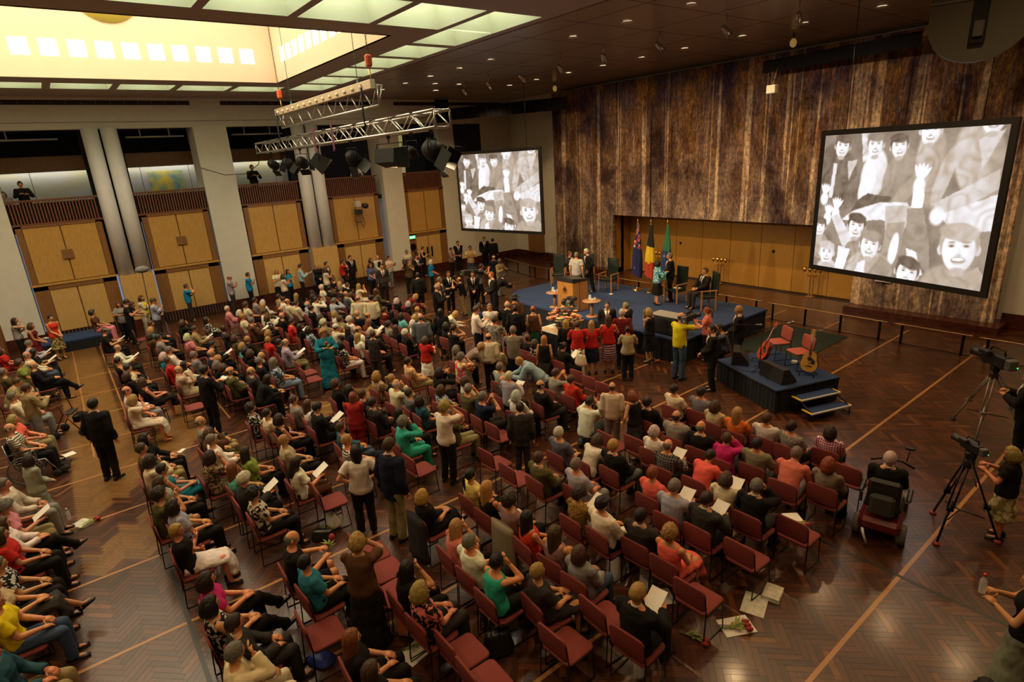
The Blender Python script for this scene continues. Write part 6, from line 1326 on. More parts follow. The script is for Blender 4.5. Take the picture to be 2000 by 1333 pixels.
# little round tables with glass jugs
TT = mat('table_timber',(.42,.22,.10),.3,coat=.4)
for i,(x,y,lb) in enumerate(((-15.25,13.62,'small round timber pedestal table left of the lectern'),(-13.34,13.55,'small round timber pedestal table right of the lectern'))):
    t = thing('pedestal_table', lb, 'table', (x,y,ZS))
    m = MB(); m.lathe([(.30,.53),(.31,.535),(.31,.55),(.30,.555)],24); obj('tabletop', m, TT, t)
    m = MB(); m.lathe([(.06,.04),(.055,.53)],14); obj('pedestal', m, TT, t)
    m = MB(); m.lathe([(.20,0),(.21,.01),(.20,.03),(.06,.045)],24); obj('base', m, TT, t)
    sd = 'left' if i == 0 else 'right'
    m = MB(); m.lathe([(.045,0),(.055,.06),(.04,.14),(.045,.17),(.041,.17),(.036,.14),(.05,.06),(.04,.008)],14); j = obj('jug', m, GLASS); j.location=(x-.08,y,ZS+.556); tag(j,'clear glass water jug on the pedestal table %s of the lectern'%sd,'jug')
    for q,(dx,dy) in enumerate(((.08,.06),(.10,-.08))):
        m = MB(); m.lathe([(.03,0),(.034,.10),(.031,.10),(.027,.006)],12); o = obj('drinking_glass', m, GLASS); o.location=(x+dx,y+dy,ZS+.556); tag(o,'%s clear drinking glass on the pedestal table %s of the lectern'%(('farther','nearer')[q],sd),'glass','glasses on the %s pedestal table'%sd)
# flags
def flag(x, y, lb, fn):
    t = thing('flag', lb, 'flag', (x,y,ZS))
    m = MB(); m.lathe([(.20,0),(.21,.012),(.19,.03),(.05,.05),(.03,.12)],20); obj('base', m, GOLD, t)
    m = MB(); m.tube([(0,0,.05),(0,0,2.62)],.016,8); obj('pole', m, mat('pole_timber',(.35,.22,.10),.4), t)
    m = MB(); m.lathe([(.005,2.60),(.03,2.64),(.025,2.69),(.004,2.76)],10); obj('finial', m, GOLD, t)
    m = MB(); n = 26; rg = []; rows = 22; cols = []
    for i in range(rows+1):
        v = i/rows; z = 2.55-1.95*v; wd = .05+.19*min(1,v*1.6)
        rg.append([V((.02+wd*(.9*math.cos(2*PI*j/n)) - .05*v, wd*.55*math.sin(2*PI*j/n)*(1+.45*math.sin(j*1.9+v*2)), z - .10*v*math.cos(2*PI*j/n))) for j in range(n)])
    m.loft(rg, caps=False); me = m.mesh('cloth', attr_mat('flag_'+lb[:6].strip(), .8, noise_amt=.1))
    cs_ = []
    for p in me.polygons:
        c = p.center; v = (2.55-c.z)/1.95; u = math.atan2(c.y,c.x); cs_.append((*fn(v,u),1))
    set_tint(me, cs_); obj('cloth', me, None, t)
NV, RD, WT = (.012,.016,.10), (.42,.03,.03), (.62,.60,.56)
def fA(v,u):
    if v < .46: return (RD if math.sin(v*34+u*2.2) > .35 else (WT if math.sin(v*34+u*2.2) > -.15 else NV))
    if .80 < v < .85 and abs(u+1.9) < .35: return WT
    return NV
flag(-14.68,17.45,'dark blue flag with red and white crosses in its canton, leftmost on stage', fA)
flag(-14.10,17.50,'black, yellow and red flag hanging between two other flags', lambda v,u: (.012,.012,.012) if v < .42 else ((.80,.56,.02) if v < .72 else (.48,.05,.02)))
flag(-13.35,17.50,'green, blue and black flag with white emblem, rightmost on stage', lambda v,u: (.03,.20,.09) if v < .45 else ((WT if .52<v<.60 and abs(u+1.8)<.4 else (.02,.045,.16)) if v < .85 else (.03,.18,.08)))
# high-backed stage chairs
LEATH = mat('dark_green_leather',(.012,.022,.016),.45); CHT = mat('chair_timber',(.40,.17,.06),.4,coat=.3)
for i,(x,y,rz,lb) in enumerate(((-17.05,17.0,PI+.5,'high-backed dark leather chair behind the man hugging at the lectern'),(-15.55,16.75,PI+.15,'empty high-backed dark leather chair left of the flags'),(-12.45,16.85,PI-.1,'high-backed dark leather chair behind the suited man, papers on its seat'),(-11.1,16.65,PI-.6,'high-backed dark leather chair with a suited man seated, far right'),(-17.95,16.3,PI+.7,'high-backed dark leather chair at the left end of the main stage'))):
    t = thing('high_backed_chair', lb, 'chair', (x,y,ZS), rz, None)
    m = MB(); m.bbox((0,0,.44),(.54,.50,.09),.02); obj('seat', m, LEATH, t)
    m = MB(); m.bbox((0,-.27,.86),(.50,.07,.80),.02,T=T_((0,0,0),rx=.06)); obj('backrest', m, LEATH, t)
    for sx in (-1,1):
        for sy_ in (-1,1):
            m = MB(); m.bbox((sx*.29,sy_*.24,.33),(.05,.05,.66),.006); obj('leg', m, CHT, t)
        m = MB(); m.bbox((sx*.29,0,.67),(.06,.56,.035),.008); obj('armrest', m, CHT, t)
    m = MB(); m.tube([(-.12,-.315,1.16),(.12,-.315,1.16)],.012,6); obj('emblem_bar', m, mat('dull_gold',(.25,.20,.08),.5), t)
m = MB(); m.b2((-.14,-.1,0),(.14,.1,.006)); o = obj('paper', m, PAPER); o.location=(-12.45,16.9,ZS+.487); tag(o,'white papers lying on the seat of a high-backed stage chair','paper')
m = MB(); m.b2((-.06,-.05,0),(.06,.05,.03)); o = obj('paper', m, PAPER); o.location=(-15.0,16.3,ZS); tag(o,'crumpled white paper on the blue stage by the empty chair','paper')
# torcheres in the alcove
for i,(x,lb) in enumerate(((-14.63,'gilt branched floor lamp against the alcove panels'),(-10.55,'gilt branched floor lamp half hidden by the large screen'),(-18.0,'gilt branched floor lamp behind the flags'))):
    t = thing('floor_lamp', lb, 'lamp', (x,22.9,0))
    m = MB(); m.bbox((-.06,0,.42),(.05,.05,.80),.004); m.bbox((.06,0,.42),(.05,.05,.80),.004); obj('stem', m, BROWN, t)
    m = MB(); m.bbox((0,0,.02),(.30,.24,.04),.01); obj('base', m, BROWN, t)
    for k in range(4):
        a = -.30+.20*k; m = MB(); m.tube([(a*.25,0,.80),(a*.7,0,.90),(a,0,1.0)],.018,6); m.lathe([(.045,1.0),(.085,1.16),(.08,1.16),(.04,1.02)],10,c=(a,0,0)); obj('cup', m, GOLD, t)
# railings
RAILM = mat('rail_brass',(.42,.26,.12),.4,metal=.7)
def railing(a, b, lb, h=.60):
    a, b = V((*a,0)), V((*b,0)); d = b-a; L = d.length; t = thing('railing', lb, 'railing', a, math.atan2(d.y,d.x))
    m = MB(); m.bbox((L/2,0,h),(L,.05,.03),.008); obj('top_rail', m, RAILM, t)
    n = max(2,int(L/1.05)+1)
    for k in range(n):
        m = MB(); m.bbox((.2+(L-.4)*k/(n-1),0,h/2),(.07,.03,h),.006); obj('post', m, BLKMET, t)
    m = MB(); m.tube([(0,0,.03),(L,0,.03)],.012,6); obj('foot_rail', m, BLKMET, t)
for a,b,lb in (((-25.8,19.45),(-22.8,18.85),'low brass-topped railing at the far left of the stage area'),((-22.7,18.83),(-19.0,18.65),'low brass-topped railing left of the main stage'),((-18.6,19.1),(-14.6,19.1),'low railing behind the flags on stage'),((-14.4,19.1),(-10.45,19.1),'low railing behind the right half of the main stage'),((-10.2,19.05),(-6.4,19.0),'low brass-topped railing right of the main stage, above the carpet runner'),((-6.2,19.0),(-4.3,18.98),'short low railing under the large right screen'),((-4.15,18.97),(.8,18.9),'low brass-topped railing at the far right')):
    railing(a,b,lb)
# stage speaker box and monitors
t = thing('speaker_cabinet','large black speaker cabinet with pale top on the main stage edge','speaker',(-10.35,13.72,ZS),.05)
m = MB(); m.bbox((0,0,.28),(1.0,.55,.54),.02); obj('cabinet', m, PLAST, t)
m = MB(); m.bbox((0,-.28,.27),(.92,.02,.44),.006); obj('grille', m, BLACK, t)
m = MB(); m.bbox((0,0,.558),(1.0,.55,.02),.006); obj('lid', m, mat('grey_lid',(.30,.29,.26),.5), t)
for s in (-1,1):
    m = MB(); m.bbox((s*.3,0,.0),(.10,.3,.03),.004); obj('foot', m, RUBBER, t)
def wedge(x, y, rz, lb, w_=.62):
    t = thing('monitor_speaker', lb, 'speaker', (x,y,.58), rz)
    m = MB(); pr = [(-.21,0),(.19,0),(.21,.06),(-.02,.36),(-.17,.36)]; m.prism([(p[0],p[1]) for p in pr], w_, T=T_((0,-w_/2,0))); obj('cabinet', m, PLAST, t)
    m = MB(); T = Matrix.Translation(V((.105,0,.215))) @ Matrix.Rotation(-math.atan2(.23,.30)+PI/2*0,4,'Y')
    m.bbox((0,0,0),(.012,w_*.92,.32),.004,T=Matrix.Translation(V((.10,0,.215))) @ Matrix.Rotation(math.radians(-37.5),4,'Y')); obj('grille', m, mat('dark_grille',(.022,.022,.020),.7,bump=.4,scale=200), t)
    m = MB(); m.tube([(-.10,-w_/2-.012,.20),(-.10,-w_/2-.02,.24),(.0,-w_/2-.02,.24),(.0,-w_/2-.012,.20)],.010,6); obj('handle', m, BLKMET, t)
wedge(-6.45,12.75,1.17,'black wedge monitor speaker at the front of the small stage',.78)
wedge(-7.70,13.20,.545,'black wedge monitor speaker at the left end of the small stage')
# guitars on stands
def guitar(x, y, rz, lb, wood, lean=.30):
    t = thing('acoustic_guitar', lb, 'guitar', (x,y,.58), rz)
    R = Matrix.Translation(V((0,0,.10))) @ Matrix.Rotation(lean,4,'X')
    def outline(sc):
        pts = []
        for i in range(40):
            a = 2*PI*i/40; z = .25-.25*math.cos(a); w_ = abs(math.sin(a))
            k = .20 - .035*math.exp(-((z-.30)/.07)**2) - .050*max(0,(z-.30)/.2)
            pts.append((math.copysign(w_**.62,math.sin(a))*k*sc, z))
        return pts
    W = mat('guitar_'+wood[0], wood[1], .25, noise_amt=.2, scale=5, stretch=(20,1,1), coat=.6); SDW = mat('guitar_side_dark',(.10,.03,.015),.25,coat=.5)
    m = MB(); m.prism(outline(1.0),.10,T=R@T_((0,-.05,0)),smooth=False); m2 = obj('body', m, SDW, t)
    m = MB(); m.prism(outline(.985),.006,T=R@T_((0,-.056,0))); tp = obj('soundboard', m, W, t)
    m = MB(); m.lathe([(.001,0),(.052,0),(.052,.003),(.001,.003)],20,T=R@T_((0,-.057,.32),rx=PI/2)); obj('sound_hole', m, BLACK, tp)
    m = MB(); m.bbox((0,-.062,.14),(.15,.014,.024),.004,T=R); obj('bridge', m, SDW, t)
    m = MB(); m.prism([(.03,.20),(.12,.19),(.13,.27),(.06,.33)],.003,T=R@T_((0,-.060,0))); obj('pickguard', m, PLAST, t)
    m = MB(); m.add([(-.026,-.068,.40),(.026,-.068,.40),(.022,-.068,.86),(-.022,-.068,.86),(-.026,-.04,.40),(.026,-.04,.40),(.022,-.045,.86),(-.022,-.045,.86)],[(0,1,2,3),(7,6,5,4),(0,4,5,1),(1,5,6,2),(2,6,7,3),(3,7,4,0)],T=R); obj('neck', m, SDW, t)
    m = MB(); m.bbox((0,-.05,.94),(.072,.018,.17),.006,T=R); h = obj('headstock', m, W, t)
    m = MB()
    for s in (-1,1):
        for k in range(3): m.ell((s*.048,-.05,.89+.05*k),(.014,.008,.011),8,6,T=R)
    obj('tuning_pegs', m, CHROME, h)
    m = MB()
    for k in range(6): q = (k-2.5)*.0075; m.tube([R@V((q*1.3,-.071,.14)),R@V((q,-.071,.88))],.0012,4)
    obj('strings', m, STEEL, t)
    s = thing('guitar_stand', 'black folding stand holding the '+lb.split(' on ')[0], 'guitar stand', (x,y,.58), rz)
    m = MB()
    for a in (-.16,.16): m.tube([(a,-.14,.0),(a,-.13,.10),(a*.6,.02,.10),(a*.9,.22,.0)],.011,6)
    m.tube([(-.12,.03,.10),(.12,.03,.10)],.011,6); obj('frame', m, BLKMET, s)
guitar(-7.28,13.45,-.55,'red-orange acoustic guitar on the left of the small stage',('cherry',(.58,.075,.02)),-.42)
guitar(-6.05,13.42,.15,'honey-coloured acoustic guitar on the right of the small stage',('spruce',(.60,.30,.05)),-.16)
# microphone stands
def micstand(x, y, z, top_, boom, lb):
    t = thing('microphone_stand', lb, 'microphone stand', (x,y,z))
    m = MB()
    for k in range(3): a = 2*PI*k/3+.4; m.tube([(0,0,.10),(.30*math.cos(a),.30*math.sin(a),.012)],.010,6)
    obj('tripod_base', m, BLKMET, t)
    m = MB(); m.tube([(0,0,.05),(0,0,top_)],.011,8); m.ell((0,0,top_),(.025,.025,.025),8,6); obj('pole', m, BLKMET, t)
    m = MB(); a = V((0,0,top_)); b = V(boom); m.tube([a-(b-a)*.35, b],.009,6); bo = obj('boom', m, BLKMET, t)
    d = (b-a).normalized(); m = MB(); m.tube([b,b+d*.13],[.014,.020],8); m.ell(b+d*.15,(.026,.026,.026)); obj('microphone', m, mat('mic_grey',(.35,.34,.32),.4,metal=.8), t)
micstand(-7.02,12.95,.58,1.05,(.42,.30,1.22),'black boom microphone stand beside the red-orange guitar')
micstand(-8.35,13.9,0,1.3,(.62,.0,1.42),'black boom microphone stand behind the left monitor speaker')
m = MB(); m.bbox((0,0,.035),(.14,.11,.07),.006); o = obj('small_box', m, PAPER); o.location=(-6.66,13.98,.58); tag(o,'small white box on the small stage behind the wedge monitor','box')
m = MB(); m.lathe([(.035,0),(.035,.11),(.036,.112),(.030,.112),(.03,.01)],14); o = obj('cup', m, mat('cup_white',(.65,.62,.55),.4)); o.location=(-9.7,13.05,0); tag(o,'white cup on the floor below the stage edge, right of the blonde person','cup')
# red chairs on the small stage
for x,y,rz,lb in ((-7.20,14.10,PI-.55,'salmon stacking chair on the small stage behind the red-orange guitar'),(-6.45,13.72,PI-.50,'salmon stacking chair on the small stage behind the honey guitar')):
    t = chair(x,y,.58,rz,lb,'chairs on the small stage',True)
    for c in t.children:
        if c.name.startswith(('seat','backrest')): c.material_slots[0].link='OBJECT'; c.material_slots[0].material = mat('salmon_upholstery',(.46,.10,.07),.85,noise_amt=.2,scale=150)
# flower table
t = thing('flower_table','black draped table with pale cloth edge in front of the stage','table',(-12.9,11.75,0))
m = MB(); m.bbox((0,0,.72),(1.5,.75,.04),.01); obj('tabletop', m, PAPER, t)
m = MB(); folds(m,[(-.74,-.37),(.74,-.37),(.74,.37),(-.74,.37),(-.74,-.37)],.02,.70,.02); obj('drape', m, DRAPE, t)
m = MB(); m.bbox((0,-.2,.748),(1.3,.30,.012),.003); obj('cream_runner', m, mat('cream_runner',(.70,.52,.28),.8), t)
t = thing('flower_arrangement','large basket arrangement of pink and cream flowers on the draped table','flowers',(-12.85,11.85,.755))
m = MB(); m.lathe([(.22,0),(.30,.14),(.29,.15),(.20,.02)],18); obj('basket', m, mat('wicker',(.25,.15,.06),.8,noise_amt=.4,scale=60), t)
LEAFM = mat('leaf_green',(.13,.19,.05),.6,noise_amt=.4,scale=8)
def petals(mb, c, r, n=6):
    for k in range(n):
        a = 2*PI*k/n; d = V((math.cos(a),math.sin(a),.45)); p = V(c)+d*r; q = V((-math.sin(a),math.cos(a),0))*r*.45
        mb.add([V(c), V(c)+d*r*.55+q, p, V(c)+d*r*.55-q],[(0,1,2,3)])
cols = (('pink',(.85,.27,.20)),('cream',(.80,.66,.38)),('orange',(.85,.38,.10)),('coral',(.85,.34,.24)))
lf = MB()
for i in range(150):
    v = V((random.gauss(0,1),random.gauss(0,1),random.gauss(.5,.8))).normalized(); v.z = abs(v.z); c = V((0,0,.22))+V((v.x*.52,v.y*.42,v.z*.42))*random.uniform(.6,1.02)
    d = v*.16; q = d.cross(V((0,0,1))).normalized()*.03; lf.add([c,c+d*.5+q,c+d,c+d*.5-q],[(0,1,2,3)])
o = obj('foliage', lf, LEAFM, t); o['kind']='stuff'
for i in range(95):
    v = V((random.gauss(0,1),random.gauss(0,1),random.gauss(.6,.8))).normalized(); v.z = abs(v.z); c = V((0,0,.24))+V((v.x*.56,v.y*.46,v.z*.46))*random.uniform(.8,1.05)
    nm, cc = random.choice(cols); m = MB(); petals(m, c, random.uniform(.07,.12), 6); m.ell(c+V((0,0,.01)),(.018,.018,.018),6,4); obj('flower', m, mat('petal_'+nm,cc,.6), t)
# ------------------------------------------------------------ PROJECTION SCREENS
def picture(W, H):
    "a flat monochrome picture of a cheering crowd of children"
    x, y = np.meshgrid((np.arange(W)+.5)/W, (np.arange(H)+.5)/H); X0 = x*1.35; rs = np.random.RandomState(5)
    def nz(f, seed):
        r = np.random.RandomState(seed); g = r.rand(int(f)+3,int(f*1.35)+3); u=X0*f; v=y*f; i=u.astype(int); j=v.astype(int); a=u-i; b=v-j; a=a*a*(3-2*a); b=b*b*(3-2*b)
        return (g[j,i]*(1-a)+g[j,i+1]*a)*(1-b)+(g[j+1,i]*(1-a)+g[j+1,i+1]*a)*b
    N1, N2, N3 = nz(9,1), nz(22,2), nz(48,3)
    fold = .5*N2+.5*np.abs(np.sin((X0*18+y*9)+N1*7)); img = .20+.16*N1
    def el(cx,cy,rx,ry,v,rot=0,soft=.14,tex=0,shade=.0):
        c,s = math.cos(rot),math.sin(rot); X=(x-cx)*1.35; Y=(y-cy); U=(X*c+Y*s)/rx; W_=(-X*s+Y*c)/ry; d=np.sqrt(U**2+W_**2); k=np.clip((1-d)/soft+.5,0,1)
        val = v + tex*(fold-.5) - shade*np.clip(U*.7+W_*.5,-1,1) - shade*.5*np.clip(d-.4,0,1); img[:] = img*(1-k)+val*k
    def poly(pts,v,tex=0,seed=0):
        pts=np.array(pts); k=np.zeros_like(img,dtype=bool); n=len(pts); wx = x+.006*(N2-.5); wy = y+.006*(N3-.5)
        for i in range(n):
            (x1,y1),(x2,y2)=pts[i],pts[(i+1)%n]; cnd=((y1>wy)!=(y2>wy)); k ^= cnd & (wx < (x2-x1)*(wy-y1)/((y2-y1) or 1e-9)+x1)
        img[k]=(v+tex*(fold-.5))[k] if not np.isscalar(v) or tex else v
    def face(cx,cy,r,hairv=.12,tilt=0,turn=0):
        s_,c_ = math.sin(tilt), math.cos(tilt)
        P = lambda a,b: (cx+(a*c_-b*s_)*r/1.35, cy+(a*s_+b*c_)*r)
        for sd in (-1,1): el(*P(sd*.90,.05),r*.16,r*.27,.72,tilt,shade=.12)
        el(*P(0,-.28),r*.98,r*.98,hairv,tilt,.10,.10)
        el(*P(.04*turn,.06),r*.80,r*1.06,.93,tilt,.12,.0,.16); el(*P(.1*turn,.72),r*.46,r*.36,.86,tilt,.4,0,.1)
        el(*P(-.15,-.80),r*.86,r*.42,hairv,tilt+.15,.25,.12); el(*P(.40,-.66),r*.55,r*.34,hairv+.03,tilt-.3,.3,.12)
        for sd in (-1,1):
            q = sd*.36+.12*turn; el(*P(q,-.16),r*.22,r*.11,.66,tilt,.9); el(*P(q,-.14),r*.12,r*.055,.20,tilt,.5); el(*P(q,-.32),r*.21,r*.05,.42,tilt,.7)
        el(*P(.10*turn+.05,.16),r*.10,r*.22,.80,tilt,.9); el(*P(.1*turn,.30),r*.17,r*.06,.60,tilt,.8)
        el(*P(.1*turn,.54),r*.36,r*.17,.40,tilt,.3); el(*P(.1*turn,.50),r*.29,r*.075,.98,tilt,.3); el(*P(.1*turn,.72),r*.25,r*.05,.70,tilt,.8)
        el(*P(0,1.12),r*.42,r*.22,.55,tilt,.5)
    el(.03,.30,.12,.24,.16,.2,tex=.15); el(.15,.33,.13,.21,.17,-.1,tex=.14,shade=.05); poly([(.075,.20),(.10,.21),(.09,.46),(.065,.46)],.78); poly([(.17,.19),(.235,.18),(.19,.33)],.62,.2); el(.24,.40,.07,.17,.20,.6,tex=.15)
    face(.125,.085,.072,.14,.1)
    poly([(.24,-.02),(.30,-.02),(.325,.16),(.27,.20)],.62,.5); el(.345,.29,.105,.18,.80,.12,tex=.14,shade=.12); el(.31,.36,.06,.13,.86,.3,tex=.1); face(.335,.085,.072,.28,-.05)
    el(.50,.31,.125,.20,.36,.25,tex=.12,shade=.10); el(.56,.38,.05,.18,.42,.75,tex=.1); face(.475,.10,.070,.12,-.12,.5)
    poly([(.32,.42),(.47,.44),(.43,.53),(.22,.57),(.25,.48)],.15,.12)
    el(.665,.24,.115,.26,.48,-.12,tex=.22,shade=.12); el(.735,.30,.05,.20,.55,.25,tex=.2); face(.635,.01,.080,.5)
    el(.90,.22,.16,.28,.52,-.35,tex=.2,shade=.14); poly([(.87,.08),(.985,.02),(.91,.25)],.66,.1); poly([(.70,.47),(.80,.40),(.99,.25),(1,.37),(.84,.50),(.74,.54)],.62,.25); face(.925,-.045,.085,.5)
    poly([(.17,.62),(.24,.55),(.40,.48),(.56,.47),(.62,.58),(.52,.64),(.43,.60),(.30,.62)],.80,.25); poly([(.44,.50),(.60,.49),(.58,.62),(.54,.76),(.46,.70)],.58,.2); poly([(.74,.54),(1,.40),(1,.62),(.82,.66)],.74,.3); el(.73,.55,.05,.06,.86,tex=.2,soft=.4)
    for hx,hy,L,sc in ((.035,.45,.06,1),(.125,.56,.07,1),(.615,.34,.085,1.2),(.07,.60,.05,1)):
        for k in range(5): a=-2.0+.27*k; el(hx+.62*L*math.cos(a)*.8,hy+L*math.sin(a)*.85,.011*sc,.046*sc,.93,a+PI/2,.3,0,.1)
        el(hx,hy+.02,.036*sc,.05*sc,.92,0,.3,0,.1)
    poly([(.095,.60),(.15,.58),(.27,.77),(.30,.86),(.22,.88)],.70,.3); poly([(.585,.39),(.645,.38),(.65,.50),(.59,.51)],.93,.05); poly([(.565,.51),(.655,.50),(.71,.72),(.74,.95),(.60,.80)],.34,.16); poly([(.47,.62),(.57,.60),(.555,.82),(.50,1),(.44,.90)],.40,.18)
    el(.52,.80,.035,.12,.88,.1,tex=.1); poly([(.59,.78),(.65,.80),(.70,.95),(.64,1)],.85,.15)
    el(.03,.84,.09,.10,.45,tex=.3); face(.02,.69,.065,.14); el(.16,.86,.05,.12,.30,-.4,tex=.15); face(.275,.665,.082,.10,.05); el(.275,.83,.08,.06,.34,tex=.2)
    el(.10,1.02,.10,.09,.62,tex=.2); face(.09,.89,.078,.62,-.05); poly([(.17,.82),(.25,.84),(.22,1),(.16,1)],.86,.1); el(.385,.98,.20,.15,.52,0,tex=.18,shade=.08); poly([(.31,.93),(.36,.90),(.36,1.02),(.29,1.02)],.84,.1); poly([(.38,1.0),(.45,.86),(.53,.92),(.50,1.02)],.36,.12); face(.375,.79,.092,.30,.05); el(.375,.72,.085,.035,.40,.05,.3,.1)
    face(.615,.955,.095,.13,.12,.4); el(.87,1.02,.24,.17,.40,0,tex=.16,shade=.1); poly([(.73,1.02),(.80,.88),(.88,.93),(.97,.85),(1,.9),(1,1.02)],.46,.18); face(.865,.75,.135,.52,-.08)
    img += .05*(N3-.5)+.03*(rs.rand(H,W)-.5); k=img.copy(); img=.6*k+.1*(np.roll(k,1,0)+np.roll(k,-1,0)+np.roll(k,1,1)+np.roll(k,-1,1))
    v = np.clip(img,0,1); t = np.clip((v-.08)/.84,0,1)[...,None]**1.0
    lo = np.array((.115,.075,.050)); mid = np.array((.52,.42,.33)); hi = np.array((.98,.98,1.06))
    return np.where(t < .5, lo*(1-2*t)+mid*2*t, mid*(2-2*t)+hi*(2*t-1))
PICW, PICH = 240, 180
PIC = picture(PICW, PICH); PICM = attr_mat('projected_picture', .6, emit=SCREENE)
def screen(pl, pr, z0, z1, lb):
    a, b = V((*pl,0)), V((*pr,0)); W = (b-a).length; H = z1-z0; t = thing('projection_screen', lb, 'screen', (*pl,z0), math.atan2((b-a).y,(b-a).x)); f = .13
    gx = np.linspace(f,W-f,PICW+1); gz = np.linspace(H-f,f,PICH+1)
    vs = [(float(X),-.012,float(Z)) for Z in gz for X in gx]; n = PICW+1
    fs = [(j*n+i,(j+1)*n+i,(j+1)*n+i+1,j*n+i+1) for j in range(PICH) for i in range(PICW)]
    me = bpy.data.meshes.new('picture'); me.from_pydata(vs,[],fs); me.materials.append(PICM); set_tint(me, np.concatenate([PIC.reshape(-1,3),np.ones((PICW*PICH,1))],1)); obj('picture', me, None, t)
    m = MB(); m.b2((0,-.02,0),(f,.06,H)); m.b2((W-f,-.02,0),(W,.06,H)); m.b2((f,-.02,0),(W-f,.06,f)); m.b2((f,-.02,H-f),(W-f,.06,H)); obj('frame', m, BLACK, t)
    m = MB(); m.b2((.02,.0,.02),(W-.02,.05,H-.02)); obj('backing', m, BLACK, t)
    m = MB()
    for q in (.15,.85): m.tube([(W*q,.02,H),(W*q,.02,ZC-z0)],.008,5)
    obj('suspension_wires', m, BLKMET, t)
    return t
screen((-24.0,15.58),(-19.0,16.51),2.71,6.31,'left black-framed projection screen hanging before the white wall')
screen((-7.62,16.32),(-3.35,15.22),2.53,6.15,'large right black-framed projection screen hanging before the tapestry')
# black valances
def valance(p, q, z0, z1, lb):
    m = MB(); folds(m,[p,q],z0,z1,.05,.34); pp = MB(); 
    t = thing('curtain_valance', lb, 'curtain', (0,0,0)); obj('drape', m, DRAPE, t)
    m = MB(); m.tube([(*p,z1),(*q,z1)],.03,6); obj('batten', m, BLKMET, t)
valance((-27.75,17.97),(-22.1,20.96),8.0,8.55,'black pleated valance hung between the truss and the tapestry')
valance((-12.1,21.05),(-6.95,20.2),8.25,8.62,'black valance hung across the tapestry above the right screen')
# ------------------------------------------------------------ TRUSS RIG
def truss(x0, x1, y, z, w_, h, lb, solid=False):
    t = thing('lighting_truss', lb, 'truss', (x0,y,z)); L = x1-x0
    ch = [(-w_/2,h/2),(w_/2,h/2),(-w_/2,-h/2),(w_/2,-h/2)] if not solid else [(-.02,h/2-.1),(.12,h/2-.1),(-.02,-h/2)]
    for (dy,dz) in ch:
        m = MB(); m.tube([(0,dy,dz),(L,dy,dz)],.033,8); obj('chord', m, STEEL, t)
    n = int(round(L/(1.05 if not solid else .92))); m = MB()
    for k in range(n):
        a, b = L*k/n, L*(k+1)/n; mid = (a+b)/2
        for (p,q) in ((0,2),(1,3)) if not solid else ((0,2),):
            P, Q = ch[p], ch[q]
            if p == 1: P, Q = Q, P
            m.tube([(a,*P),(mid,*Q)],.017,6); m.tube([(mid,*Q),(b,*P)],.017,6)
        if not solid and k % 2 == 0: m.tube([(a,*ch[0]),(a,*ch[1])],.014,6); m.tube([(a,*ch[2]),(a,*ch[3])],.014,6)
    for xe in (0,L):
        for i,j in ((0,1),(1,3),(3,2),(2,0)) if not solid else ((0,1),(1,2),(2,0)): m.tube([(xe,*ch[i]),(xe,*ch[j])],.020,6)
    obj('bracing', m, STEEL, t)
    return t
YT = 7.4
t = truss(-22.6,-14.75,YT,7.74,.34,.58,'upper aluminium truss carrying a socket box under the skylight', True)
m = MB(); m.bbox((3.92,-.12,.22),(7.84,.14,.22),.01); b = obj('socket_box', m, mat('beige_metal',(.62,.52,.36),.45,metal=.3), t)
for k in range(14):
    m = MB(); m.lathe([(.045,0),(.05,.03),(.035,.06),(.001,.06)],10,T=T_((.4+.53*k,-.19,.20),rx=PI/2)); obj('socket', m, mat('cream_socket',(.80,.72,.55),.5), b)
t2 = truss(-25.6,-11.8,YT,6.89,.40,.36,'long lower aluminium truss hung with stage lamps')
m = MB()
for k in range(5):
    pts = [(1+2.4*k+.23*i, -.20+.05*math.sin(i*1.3+k), .19+.03*math.sin(i*2.1)) for i in range(11)]; m.tube(pts,.016,5)
obj('cables', m, RUBBER, t2)
for x,lb in ((-22.35,'orange chain hoist at the left end of the upper truss'),(-15.1,'orange chain hoist at the right end of the upper truss')):
    t = thing('chain_hoist', lb, 'hoist', (x,YT,8.03))
    m = MB(); m.bbox((0,0,.52),(.15,.17,.30),.04); obj('motor', m, mat('hoist_orange',(.70,.13,.03),.4), t)
    m = MB(); m.tube([(0,0,.36),(0,0,.20),(.03,0,.12),(0,0,.07),(-.03,0,.12)],.018,6); obj('hook', m, GOLD, t)
    m = MB()
    for k in range(44):
        z = .68+.075*k; a = 0 if k % 2 else PI/2
        m.tube([(.018*math.cos(a),.018*math.sin(a),z-.035),(.018*math.cos(a),.018*math.sin(a),z+.035),(-.018*math.cos(a),-.018*math.sin(a),z+.035),(-.018*math.cos(a),-.018*math.sin(a),z-.035),(.018*math.cos(a),.018*math.sin(a),z-.035)],.008,4)
    o = obj('chain', m, mat('chain_dark',(.06,.045,.03),.5,metal=.6), t); o['kind']='stuff'
for x,lb in ((-21.3,'green steel safety rope left above the upper truss'),(-15.9,'green steel safety rope right above the upper truss')):
    m = MB(); m.tube([(x,YT,8.0),(x,YT,11.6)],.010,5); m.lathe([(.05,8.0),(.06,8.06),(.03,8.16),(.012,8.22)],8,c=(x,YT,0)); tag(obj('steel_rope', m, mat('green_rope',(.06,.22,.16),.6)), lb, 'rope')
for k,x in enumerate((-22.4,-15.3)):
    m = MB(); m.tube([(x,YT-.19,8.0),(x-.04,YT-.22,7.3),(x+.02,YT-.22,6.95)],.030,6); tag(obj('suspension_strap', m, RUBBER),'dark strap joining the two trusses at the %s end'%('left','right')[k],'strap')
